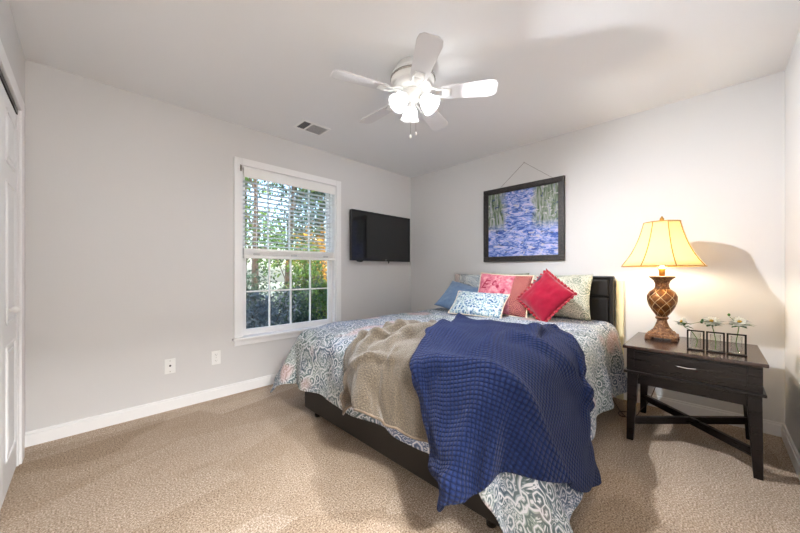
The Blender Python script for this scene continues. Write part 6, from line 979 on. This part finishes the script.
na = nb = 150
flat = duvet_grid(na, nb)
top = [duvet_point(a, b_)[0] for a, b_ in flat]
DU = grid_mesh('duvet', top, na, nb, duvet_mat, uvs=flat)
tag(DU, 'blue, grey and cream paisley duvet draped over the bed', 'duvet')
md = DU.modifiers.new('thick', 'SOLIDIFY'); md.thickness = .014; md.offset = -1
md = DU.modifiers.new('smooth', 'SUBSURF'); md.levels = 1; md.render_levels = 1
def throw_shape(T_, fold):
    P = [(r[k] / 1000, r[k + 1] / 1000, r[k + 2] / 1000) for r in T_['rows'] for k in range(0, len(r), 3)]
    nu, nv = T_['nu'], T_['nv']; H_ = T_['hem']; A, B = [Vector(c_) for c_ in T_['corners']]; uv = []
    ang = math.atan2(Vector(H_[0]).x - A.x, Vector(H_[0]).y - A.y)
    for i in range(nu + 1):
        u = i / nu; k = u * (len(H_) - 1); m = min(int(k), len(H_) - 2)
        hm = Vector(H_[m]).lerp(Vector(H_[m + 1]), k - m); tp = A.lerp(B, u)
        for j in range(nv + 1):
            p = tp.lerp(hm, j / nv); uv.append((p.x * cos(ang) - p.y * sin(ang), p.x * sin(ang) + p.y * cos(ang)))
    # softly rucked cloth: folds pushed out along the normals, stronger where it hangs
    idx = lambda i, j: i * (nv + 1) + j; Q = []
    for i in range(nu + 1):
        for j in range(nv + 1):
            a_ = Vector(P[idx(min(i + 1, nu), j)]) - Vector(P[idx(max(i - 1, 0), j)]); b_ = Vector(P[idx(i, min(j + 1, nv))]) - Vector(P[idx(i, max(j - 1, 0))])
            nrm = b_.cross(a_).normalized(); U, V_ = uv[idx(i, j)]
            strength = fold[4](P[idx(i, j)]); n1 = noise.noise(Vector((U * fold[1], V_ * fold[2], fold[3]))); ridge_ = max(0, 1 - abs(n1) * 4.5) ** 1.5
            Q.append(Vector(P[idx(i, j)]) + nrm * (strength * fold[0] * (ridge_ + .35 * max(0, noise.noise(Vector((U * 4, V_ * 4, 4)))))))
    return Q, nu, nv, uv
P, nu, nv, uv = throw_shape(TAUPE_THROW, (.042, 2.0, 4.0, 1.7, lambda p: sm((p[1] - 1.08) / .2)))
TT = grid_mesh('fleece_throw', P, nu, nv, taupe_mat, uvs=uv, flip=True)
tag(TT, 'taupe fleece throw bunched over the foot of the bed', 'throw')
md = TT.modifiers.new('thick', 'SOLIDIFY'); md.thickness = .010; md.offset = 0
md = TT.modifiers.new('smooth', 'SUBSURF'); md.levels = 1; md.render_levels = 1
edge = [P[j] for j in range(nv + 1)] + [P[i * (nv + 1) + nv] for i in range(1, nu + 1)]
link_mesh('binding', tube(edge, .007, 6), taupe_hem, TT, True)
P, nu, nv, uv = throw_shape(NAVY_THROW, (.045, 1.3, 2.3, 6.1, lambda p: 1))
NT = grid_mesh('waffle_throw', P, nu, nv, navy_mat, uvs=uv, flip=True)
tag(NT, 'navy blue waffle knit throw spread over the bed corner', 'throw')
md = NT.modifiers.new('thick', 'SOLIDIFY'); md.thickness = .012; md.offset = 0
md = NT.modifiers.new('smooth', 'SUBSURF'); md.levels = 1; md.render_levels = 1

# ------------------------------------------------------------------ pillows
def pillow_height(u, v, th):
    a = max(0, 1 - abs(u) ** 2.6); b_ = max(0, 1 - abs(v) ** 2.6)
    return th / 2 * (a * b_) ** .55
def pillow(name, label, mat, w, h, th, loc, facing, tilt, roll=0, cat='pillow', sag=.06, n=28, seed=0, flange=0):
    """soft cushion; its face looks along 'facing' (degrees about z), leans back by 'tilt'"""
    R_ = Matrix.Rotation(radians(facing), 4, 'Z') @ Matrix.Rotation(radians(-tilt), 4, 'Y') @ Matrix.Rotation(radians(roll), 4, 'X')
    t = bmesh.new(); uvl = t.loops.layers.uv.new('UVMap'); V_ = {}
    for side in (1, -1):
        for i in range(n + 1):
            for j in range(n + 1):
                u = -1 + 2 * i / n; v = -1 + 2 * j / n
                edge = i in (0, n) or j in (0, n)
                if edge and side == -1: V_[(side, i, j)] = V_[(1, i, j)]; continue
                y = u * w / 2 * (1 - sag * cos(v * pi / 2)); z = v * h / 2 * (1 - sag * cos(u * pi / 2))
                x = side * pillow_height(u, v, th)
                if not edge: x += .010 * noise.noise(Vector((u * 2.2, v * 2.2, seed + side))) + .004 * noise.noise(Vector((u * 6, v * 6, seed)))
                V_[(side, i, j)] = t.verts.new((x, y, z))
        for i in range(n):
            for j in range(n):
                q_ = [(i, j), (i + 1, j), (i + 1, j + 1), (i, j + 1)]
                if side < 0: q_ = q_[::-1]
                fc = t.faces.new([V_[(side, a, b_)] for a, b_ in q_])
                for lp, (a, b_) in zip(fc.loops, q_): lp[uvl].uv = ((a / n - .5) * w, (b_ / n - .5) * h)
    o = link_mesh(name, t, mat, None, True)
    o.matrix_world = Matrix.Translation(loc) @ R_
    tag(o, label, cat, 'pillows and cushions at the headboard')
    return o
# facing 180 = towards the foot of the bed
pillow('pillow_sham', 'blue-grey paisley pillow against headboard, leftmost and rearmost', sham_mat, .68, .40, .14, (3.045, 1.83, .880), 180, 11, seed=1)
pillow('pillow_sham', 'cream and green paisley pillow leaning upright at headboard right end', sham_mat2, .68, .40, .14, (3.045, 1.07, .880), 180, 11, seed=2)
pillow('accent_cushion', 'patterned green cushion mostly hidden behind the pink lettered cushion', sham_mat3, .40, .40, .08, (2.935, 1.44, .895), 180, 15, 0, 'cushion', seed=9)
pillow('slate_cushion', 'plain slate blue cushion lying leftmost, behind blue floral cushion', slate_mat, .46, .42, .12, (2.84, 1.90, .82), 205, 50, -20, 'cushion', seed=3)
PK = pillow('lettered_cushion', 'pink cushion with script lettering and patterned border', pink_mat, .52, .41, .14, (2.81, 1.43, .885), 186, 22, -3, 'cushion', seed=4)
RD = pillow('red_cushion', 'bright red cushion with ruffled edge, standing on one corner', red_mat, .34, .34, .13, (2.745, 1.01, .890), 172, 24, -36, 'cushion', seed=5, sag=.05)
BF = pillow('floral_cushion', 'small blue and white floral cushion at the front', blue_floral, .52, .29, .12, (2.61, 1.57, .795), 188, 46, -2, 'cushion', seed=6)
# piping on the pink cushion
def rim(w, h, sag, k=40):
    pts = []
    for s in range(4):
        for q_ in range(k):
            f_ = -1 + 2 * q_ / k
            u, v = ((f_, -1), (1, f_), (-f_, 1), (-1, -f_))[s]
            pts.append((0, u * w / 2 * (1 - sag * cos(v * pi / 2)), v * h / 2 * (1 - sag * cos(u * pi / 2))))
    pts.append(pts[0]); return pts
link_mesh('piping', tube(rim(.52, .41, .06), .006, 6, caps=False), lace_mat, PK, True)
link_mesh('piping', tube(rim(.52, .29, .06), .0045, 6, caps=False), lace_mat, BF, True)
# gathered ruffle round the red cushion
def ruffle(w, h, sag, depth, waves):
    rp = rim(w, h, sag, 64)[:-1]; n = len(rp); P_ = []
    for i in range(n + 1):
        p = Vector(rp[i % n]); d = Vector((0, p.y, p.z)).normalized(); ph = 2 * pi * waves * i / n
        for j in range(4):
            q_ = j / 3
            P_.append(p + d * (depth * q_ * (1 + .2 * sin(ph))) + Vector((.016 * sin(ph) * q_, 0, 0)) - d * .006)
    return P_, n
RP, n = ruffle(.34, .34, .05, .024, 38)
rf = grid_mesh('ruffle', RP, n, 3, red_trim, RD)
md = rf.modifiers.new('solid', 'SOLIDIFY'); md.thickness = .003
# dark tie at the upper left corner of the red cushion
tie = tube(smooth_path([(.0, -.170, .11), (.03, -.150, .09), (.035, -.135, .05), (.02, -.155, .02)], 5), [.012] * 15 + [.006], 8)
link_mesh('corner_tie', tie, tie_mat, RD, True)
# lettering laid on the pink cushion
def letters(s, y, z, size, rot):
    cu = bpy.data.curves.new('letter', 'FONT'); cu.body = s; cu.size = size; cu.shear = .3; cu.offset = .0012; cu.resolution_u = 3
    ob = bpy.data.objects.new('letter', cu); C.objects.link(ob); bpy.context.view_layer.update()
    me = bpy.data.meshes.new_from_object(ob.evaluated_get(bpy.context.evaluated_depsgraph_get()))
    bpy.data.objects.remove(ob)
    b2 = bmesh.new(); b2.from_mesh(me); bpy.data.meshes.remove(me)
    bmesh.ops.triangulate(b2, faces=b2.faces[:]); bmesh.ops.subdivide_edges(b2, edges=b2.edges[:], cuts=1)
    cr, sr = cos(rot), sin(rot)
    for v in b2.verts:
        X_, Y_ = v.co.x, v.co.y
        yy = y + X_ * cr - Y_ * sr; zz = z + X_ * sr + Y_ * cr
        u, w_ = yy / .25, zz / .20
        v.co = Vector((pillow_height(u, w_, .14) + .009, yy, zz))
    link_mesh('letter', b2, ink_mat, PK)
letters('E', -.205, .03, .13, -.12)
letters('t', -.10, .06, .11, -.15)
letters('a', .0, -.01, .10, -.2)
letters('c', -.12, -.09, .10, -.1)
dot = lathe([(0, .004), (.016, .002), (.016, 0), (0, 0)], 14, mat=Matrix.Translation((.074, -.03, .05)) @ Matrix.Rotation(pi / 2, 4, 'Y'))
link_mesh('dot', dot, ink_mat, PK)

# ------------------------------------------------------------------ night table
NS = thing('side_table', 'dark wood side table with one drawer and crossed stretchers', 'side table', (2.80, .12, 0))
def nrel(bm): bm.transform(Matrix.Translation((-2.80, -.12, 0))); return bm
nx0, nx1, ny0, ny1, nz = 2.50, 3.12, -.205, .425, .62
link_mesh('table_top', nrel(box((nx0, ny0, nz - .02), (nx1, ny1, nz), .005)), top_wood, NS)
case = box((nx0 + .02, ny0 + .02, .455), (nx1 - .02, ny1 - .02, nz - .02), .002)
box((nx0 + .014, ny0 + .022 + .055, .478), (nx0 + .021, ny1 - .022 - .055, .482), bm=case)
box((nx0 + .006, ny0 + .006, .440), (nx1 - .006, ny1 - .006, .457), .005, bm=case)
link_mesh('case', nrel(case), dark_wood, NS)
dw = box((nx0 + .012, ny0 + .075, .480), (nx0 + .03, ny1 - .06, .588), .003)
DR = link_mesh('drawer', nrel(dw), dark_wood, NS)
hd = tube(smooth_path([(nx0 + .012, .165, .537), (nx0 - .008, .150, .537), (nx0 - .014, .115, .535), (nx0 - .008, .080, .537), (nx0 + .012, .065, .537)], 6), .0045, 10)
hd2 = hd
link_mesh('drawer_pull', nrel(hd2), metal_mat, DR, True)
ap = box((nx0 + .03, ny0 + .05, .375), (nx0 + .048, ny1 - .05, .441), .002)
box((nx1 - .048, ny0 + .05, .375), (nx1 - .03, ny1 - .05, .441), .002, bm=ap)
box((nx0 + .05, ny0 + .03, .375), (nx1 - .05, ny0 + .048, .441), .002, bm=ap); box((nx0 + .05, ny1 - .048, .375), (nx1 - .05, ny1 - .03, .441), .002, bm=ap)
link_mesh('apron', nrel(ap), dark_wood, NS)
for sx in (0, 1):
    for sy in (0, 1):
        # outer faces flush with the case, inner faces taper towards the foot
        xo = nx0 + .022 if sx == 0 else nx1 - .022; yo = ny0 + .022 if sy == 0 else ny1 - .022
        dx = 1 if sx == 0 else -1; dy = 1 if sy == 0 else -1
        def rect(wd, sp):
            xa, ya = xo - dx * sp, yo - dy * sp
            return (min(xa, xa + dx * wd), min(ya, ya + dy * wd)), (max(xa, xa + dx * wd), max(ya, ya + dy * wd))
        l0, h0 = rect(.036, .004); l1, h1 = rect(.058, .0)
        link_mesh('leg', nrel(taper(l0, h0, 0, l1, h1, .441)), dark_wood, NS)
cA, cB = Vector((nx0 + .04, ny0 + .04, 0)), Vector((nx1 - .04, ny1 - .04, 0))
cC, cD = Vector((nx0 + .04, ny1 - .04, 0)), Vector((nx1 - .04, ny0 + .04, 0))
for p, q_, z in ((cA, cB, .125), (cC, cD, .125)):
    d = (q_ - p); L = d.length; a = math.atan2(d.y, d.x)
    m_ = Matrix.Translation(((p + q_) / 2)) @ Matrix.Rotation(a, 4, 'Z')
    if q_ is cB: s = box((-L / 2, -.014, z - .022), (L / 2, .014, z + .022), .003, mat=m_)
    else:
        s = box((-L / 2, -.014, z - .022), (-.0145, .014, z + .022), .003, mat=m_); box((.0145, -.014, z - .022), (L / 2, .014, z + .022), .003, mat=m_, bm=s)
    link_mesh('stretcher', nrel(s), dark_wood, NS)

# ------------------------------------------------------------------ table lamp
LX, LY, LZ = 2.925, .262, nz
LA = thing('table_lamp', 'lit bronze urn table lamp with flared cream shade', 'lamp', (LX, LY, LZ))
bs = bmesh.new()
def footed(z0, z1, a, b_, bev):
    taper((-a, -a), (a, a), z0, (-b_, -b_), (b_, b_), z1, bev, bm=bs)
for sx in (-1, 1):
    for sy in (-1, 1):
        join(bs, lathe([(0, 0), (.016, 0), (.020, .008), (.014, .018), (0, .018)], 12, mat=Matrix.Translation((sx * .066, sy * .066, 0))))
footed(.014, .032, .082, .080, .006); footed(.030, .050, .072, .060, .006); footed(.048, .072, .054, .040, .006)
join(bs, lathe([(.044, .068), (.036, .085), (.028, .108), (.026, .122), (.034, .130), (.036, .137), (.030, .144), (0, .144)], 32))
bs.transform(Matrix.Diagonal((1.08, 1.08, 1.114, 1)))
link_mesh('base', bs, resin_mat, LA)
link_mesh('urn', lathe([(0, 0.1582), (0.02808, 0.1582), (0.03672, 0.1693), (0.05616, 0.1983), (0.0756, 0.2362), (0.0864, 0.274), (0.0864, 0.3075), (0.07344, 0.3364), (0.05184, 0.3543), (0.04536, 0.3587), (0, 0.3587)], 48), urn_mat, LA, True)
link_mesh('neck', lathe([(0, 0.3565), (0.04752, 0.3565), (0.04104, 0.3698), (0.03888, 0.3899), (0.04752, 0.4166), (0.06912, 0.4367), (0.0756, 0.4411), (0.07344, 0.4478), (0.054, 0.4501), (0.01296, 0.4501), (0, 0.4501)], 40), resin_mat, LA, True)
link_mesh('socket', lathe([(0, 0.4489), (0.01512, 0.4501), (0.01836, 0.4567), (0.01836, 0.5013), (0.01296, 0.5069), (0, 0.5069)], 20), brass_mat, LA, True)
hp = tube(smooth_path([(0, .014, .49), (0, .055, .58), (0, .062, .68), (0, .04, .79), (0, 0, .83), (0, -.04, .79), (0, -.062, .68), (0, -.055, .58), (0, -.014, .49)], 6), .0022, 8)
link_mesh('harp', hp, brass_mat, LA, True)
link_mesh('bulb', lathe([(0, .505), (.012, .507), (.014, .53), (.028, .575), (.031, .60), (.024, .625), (0, .634)], 20), warm_bulb, LA, True)
# bell shade: eight panels that flare at the hem, scalloped between the ribs
prof = [(.106, .835), (.111, .812), (.121, .772), (.136, .722), (.156, .668), (.182, .612), (.212, .562), (.243, .520)]
NSG = 64; t = bmesh.new(); rings = []
for r, z in prof:
    ring_ = []
    for k in range(NSG):
        a = 2 * pi * k / NSG + pi / 8; ph = abs((k % 8) / 8 - .5) * 2     # 1 on a rib, 0 between
        rr = r * (1 - .045 * (1 - ph ** 2))
        ring_.append(t.verts.new((rr * cos(a), rr * sin(a), z)))
    rings.append(ring_)
for a_, b_ in zip(rings, rings[1:]):
    for k in range(NSG): t.faces.new((a_[k], b_[k], b_[(k + 1) % NSG], a_[(k + 1) % NSG]))
SH = link_mesh('lamp_shade', t, shade_mat, LA, True)
md = SH.modifiers.new('solid', 'SOLIDIFY'); md.thickness = .0012
for k in range(8):
    a = 2 * pi * k / 8 + pi / 8
    rib_ = tube([((r + .001) * cos(a), (r + .001) * sin(a), z) for r, z in prof], .0032, 8)
    link_mesh('shade_rib', rib_, shade_trim, LA, True)
for idx, rr_ in ((0, .0035), (-1, .004)):
    loop = [v.copy() for v in []]
    r, z = prof[idx]; pts = []
    for k in range(NSG + 1):
        a = 2 * pi * k / NSG + pi / 8; ph = abs(((k % 8) / 8) - .5) * 2
        rad = r * (1 - .045 * (1 - ph ** 2)); pts.append((rad * cos(a), rad * sin(a), z))
    link_mesh('shade_trim', tube(pts, rr_, 8, caps=False), shade_trim, LA, True)
sp = tube([(0, 0, .832), (.104, 0, .834)], .0018, 6)
for k in (1, 2): join(sp, tube([(0, 0, .832), (.104 * cos(2 * pi * k / 3), .104 * sin(2 * pi * k / 3), .834)], .0018, 6))
link_mesh('spider', sp, brass_mat, LA)
link_mesh('finial', lathe([(0, .828), (.006, .830), (.005, .842), (.012, .849), (.014, .860), (.008, .870), (.004, .878), (0, .882)], 20), brass_mat, LA, True)
lc = smooth_path([(.08, .0, .010), (.15, .02, .006), (.205, .03, -.002), (.225, .03, -.06), (.235, .03, -.25), (.22, .06, -.42), (.17, .10, -.54), (.10, .135, -.585),
                  (.03, .15, -.608), (-.04, .19, -.612), (-.06, .235, -.612), (.0, .26, -.612), (.05, .22, -.612), (.02, .165, -.610), (-.05, .12, -.611), (-.08, .17, -.612), (-.02, .23, -.610),
                  (.14, .30, -.611), (.30, .36, -.612)], 8)
link_mesh('power_cord', tube(lc, .003, 8), cord_mat, LA, True)

# ------------------------------------------------------------------ bud vases with daisies
def bud_vase(x, y, label):
    t = thing('bud_vase', label, 'vase', (x, y, nz), (0, 0, radians(4)), 'bud vases on the side table')
    w, h, r = .036, .122, .0042
    fb = bmesh.new()
    for sgn in (-1, 1): box((-r, sgn * w - r, .0), (r, sgn * w + r, h), .001, bm=fb)
    box((-r, -w, h - 2 * r), (r, w, h), .001, bm=fb)
    box((-.022, -w - r, 0), (.022, w + r, .008), .002, bm=fb)
    link_mesh('stand', fb, dark_metal, t)
    g = lathe([(0, .010), (.020, .010), (.024, .014), (.024, .108), (.0225, .108), (.0225, .017), (.018, .0135), (0, .0135)], 28)
    link_mesh('glass_jar', g, glass_mat, t, True)
bud_vase(2.650, .078, 'black framed glass bud vase, nearest the lamp of three')
bud_vase(2.655, -.008, 'black framed glass bud vase, middle one of three')
bud_vase(2.660, -.094, 'black framed glass bud vase at right, nearest the table corner')

def leafy(bm, base, d, L, w, curl=.25):
    """one narrow leaf as a bent blade"""
    d = Vector(d).normalized(); s = d.cross(Vector((0, 0, 1))).normalized(); up = s.cross(d); rows = []
    for k in range(6):
        f_ = k / 5; ww = w * math.sin(pi * (.08 + .92 * f_) ** .8) * .5
        p = Vector(base) + d * (L * f_) + up * (-curl * L * f_ * f_)
        rows.append([bm.verts.new(p - s * ww), bm.verts.new(p + up * .12 * ww), bm.verts.new(p + s * ww)])
    for a_, b_ in zip(rows, rows[1:]):
        for k in range(2): bm.faces.new((a_[k], a_[k + 1], b_[k + 1], b_[k]))
def daisy(label, x, y, head, face, size, leaves, seed, bud=None):
    rnd = random.Random(seed)
    t = thing('daisy', label, 'flower', (x, y, nz + .016), group='daisies in the bud vases')
    Hd = Vector(head); f_ = Vector(face).normalized()
    path = smooth_path([(0.004, rnd.uniform(-.01, .01), 0), (0, -Hd.y * .1, .05), (Hd.x * .35, Hd.y * .35, .10), (Hd.x * .8, Hd.y * .8, Hd.z - .03), Hd], 6)
    link_mesh('stem', tube(path, .0022, 8), stem_mat, t, True)
    q_ = Vector((0, 0, 1)).rotation_difference(f_).to_matrix().to_4x4(); q_.translation = Hd
    pb = bmesh.new()
    for ring_, n_, L, up in ((0, 13, size, .12), (1, 11, size * .82, .38)):
        for k in range(n_):
            a = 2 * pi * (k + .5 * ring_) / n_ + rnd.uniform(-.08, .08)
            d = Vector((cos(a), sin(a), up + rnd.uniform(-.06, .06)))
            leafy(pb, Vector((cos(a), sin(a), 0)) * .004, d, L * rnd.uniform(.9, 1.05), size * .42, .22)
    bmesh.ops.solidify(pb, geom=pb.faces[:], thickness=.0006)
    pb.transform(q_)
    link_mesh('blossom', pb, petal_mat, t, True)
    link_mesh('flower_centre', lathe([(0, .0), (.008, .002), (.010, .006), (.007, .010), (0, .011)], 16, mat=q_), pollen_mat, t, True)
    for k in range(leaves):
        i = int(len(path) * rnd.uniform(.72, .96)); p = path[min(i, len(path) - 1)]; a = 2 * pi * k / leaves + rnd.uniform(-.4, .4)
        lb = bmesh.new(); leafy(lb, p, (cos(a), sin(a), rnd.uniform(.1, .7)), rnd.uniform(.045, .068), .030, .35)
        bmesh.ops.solidify(lb, geom=lb.faces[:], thickness=.0007)
        link_mesh('leaf', lb, sprig_mat, t, True)
    if bud:
        bp = Vector(bud); st = path[int(len(path) * .75)]
        bb = tube(smooth_path([st, st.lerp(bp, .5) + Vector((0, 0, .006)), bp], 5), .0013, 6)
        bo = link_mesh('side_stem', bb, stem_mat, t, True)
        link_mesh('bud', lathe([(0, 0), (.006, .004), (.007, .010), (.004, .016), (0, .018)], 12, mat=Matrix.Translation(bp)), sprig_mat, bo, True)
daisy('small white daisy leaning left towards the lamp', 2.650, .078, (.0, .062, .150), (-.55, .75, .45), .030, 7, 11, (.01, -.03, .16))
daisy('open white daisy in the middle bud vase', 2.655, -.008, (.0, .016, .168), (-.75, .1, .65), .038, 11, 12, (.0, .06, .150))
daisy('open white daisy in the right bud vase', 2.660, -.094, (.0, -.012, .176), (-.75, .0, .65), .038, 11, 14, (.0, .03, .205))

# ------------------------------------------------------------------ outside the window
gz = -.35
struct('ground', box((-12, Y1 + T + .05, gz - .1), (26, 40, gz)), lawn_mat)
def leaf_cloud(rnd, blobs, count, size, bm):
    for _ in range(count):
        c_, r_ = rnd.choice(blobs)
        while True:
            p = Vector((rnd.uniform(-1, 1), rnd.uniform(-1, 1), rnd.uniform(-1, 1)))
            if .35 < p.length < 1: break
        p = Vector(c_) + Vector((p.x * r_[0], p.y * r_[1], p.z * r_[2]))
        n_ = Vector((rnd.uniform(-1, 1), rnd.uniform(-1, 1), rnd.uniform(-.2, 1))).normalized()
        s = n_.cross(Vector((rnd.uniform(-1, 1), rnd.uniform(-1, 1), rnd.uniform(-1, 1)))).normalized(); u = n_.cross(s)
        L = size * rnd.uniform(.6, 1.3); w = L * .42
        vs = [bm.verts.new(p - s * L * .5), bm.verts.new(p - u * w * .5 + n_ * L * .06), bm.verts.new(p + s * L * .5), bm.verts.new(p + u * w * .5 + n_ * L * .06)]
        bm.faces.new((vs[0], vs[1], vs[2])); bm.faces.new((vs[0], vs[2], vs[3]))
def shrub(label, x, y, h, w, mat, count, size, seed, name='garden_shrub', cat='shrub'):
    rnd = random.Random(seed)
    t = thing(name, label, cat, (x, y, gz), group='shrubs outside the window')
    st = bmesh.new(); blobs = []
    for k in range(9):
        a = rnd.uniform(0, 2 * pi); r = rnd.uniform(.1, .5) * w; e = Vector((cos(a) * r, sin(a) * r, rnd.uniform(.45, .85) * h))
        join(st, tube(smooth_path([(0, 0, 0), e * .5 + Vector((0, 0, .1 * h)), e], 4), [.018] * 4 + [.010] * 4 + [.006], 5))
        blobs.append((e, (w * .35, w * .35, h * .24)))
    for k in range(5):
        a = rnd.uniform(0, 2 * pi); r = rnd.uniform(.1, .45) * w
        blobs.append(((cos(a) * r, sin(a) * r, h * .3), (w * .3, w * .3, h * .28)))
    link_mesh('stems', st, bark_mat, t).name = 'stem'
    lb = bmesh.new(); leaf_cloud(rnd, blobs, count, size, lb)
    link_mesh('foliage', lb, mat, t)
def tree(label, x, y, h, w, mat, count, size, seed, lean=0.0, crown0=.35, tr=.11):
    rnd = random.Random(seed); t = thing('garden_tree', label, 'tree', (x, y, gz), group='trees outside the window')
    tp = smooth_path([(0, 0, 0), (lean * .3, .02, h * .3), (lean * .7, -.03, h * .6), (lean, 0, h * .92)], 6); n_ = len(tp)
    tk = tube(tp, [tr * (1 - .85 * i / n_) for i in range(n_)], 10)
    blobs = []
    for k in range(14):
        f_ = crown0 + (1 - crown0) * rnd.random(); p = tp[min(int(f_ * n_), n_ - 1)]; a = rnd.uniform(0, 2 * pi)
        r = w * (.35 + .65 * rnd.random()) * (1.15 - f_ * .7); e = p + Vector((cos(a) * r, sin(a) * r, .12 * h * rnd.random()))
        join(tk, tube(smooth_path([p, p.lerp(e, .5) + Vector((0, 0, .05 * h)), e], 4), [tr * .25] * 4 + [tr * .14] * 4 + [.008], 6))
        blobs.append((e, (w * .42, w * .42, h * .12)))
    link_mesh('trunk', tk, bark_mat, t, True)
    lb = bmesh.new(); leaf_cloud(rnd, blobs, count, size, lb)
    link_mesh('foliage', lb, mat, t)
shrub('low blue-grey shrub outside, bottom left of the window', 1.75, 4.5, 1.15, .75, leaf_grey, 2600, .07, 21)
shrub('dark green shrub outside, bottom middle of the window', 2.45, 4.9, 1.30, .75, leaf_dark, 2600, .07, 22)
shrub('leafy green shrub outside, bottom right of the window', 3.05, 4.8, 1.40, .75, leaf_green, 2600, .07, 23)
shrub('bushy green holly standing behind the garden shrubs', 3.3, 6.4, 2.1, 1.1, leaf_green, 3200, .09, 24)
shrub('orange autumn bush beyond the window, right side', 4.35, 7.2, 2.6, 1.0, leaf_autumn, 1800, .09, 25)
shrub('dark evergreen bush beyond the window, left side', 2.35, 7.0, 1.5, 1.1, leaf_dark, 2600, .09, 26)
tree('slender leafy tree outside, left part of the window', 2.95, 8.0, 5.2, 1.2, leaf_green, 2400, .12, 31)
tree('tall dark tree outside, middle of the window', 4.3, 9.2, 6.4, 1.5, leaf_dark, 2600, .14, 32, .3)
tree('leafy tree with yellowing crown outside, right of the window', 5.9, 9.6, 5.8, 1.6, leaf_green, 2600, .14, 33, -.2)
tree('distant green tree beyond the garden, far left of the window', 5.0, 15, 7.0, 2.4, leaf_green, 2400, .2, 34, .1, .25, .16)
tree('distant green tree beyond the garden, far right of the window', 9.0, 15.5, 7.4, 2.6, leaf_dark, 2400, .2, 35, .2, .25, .16)
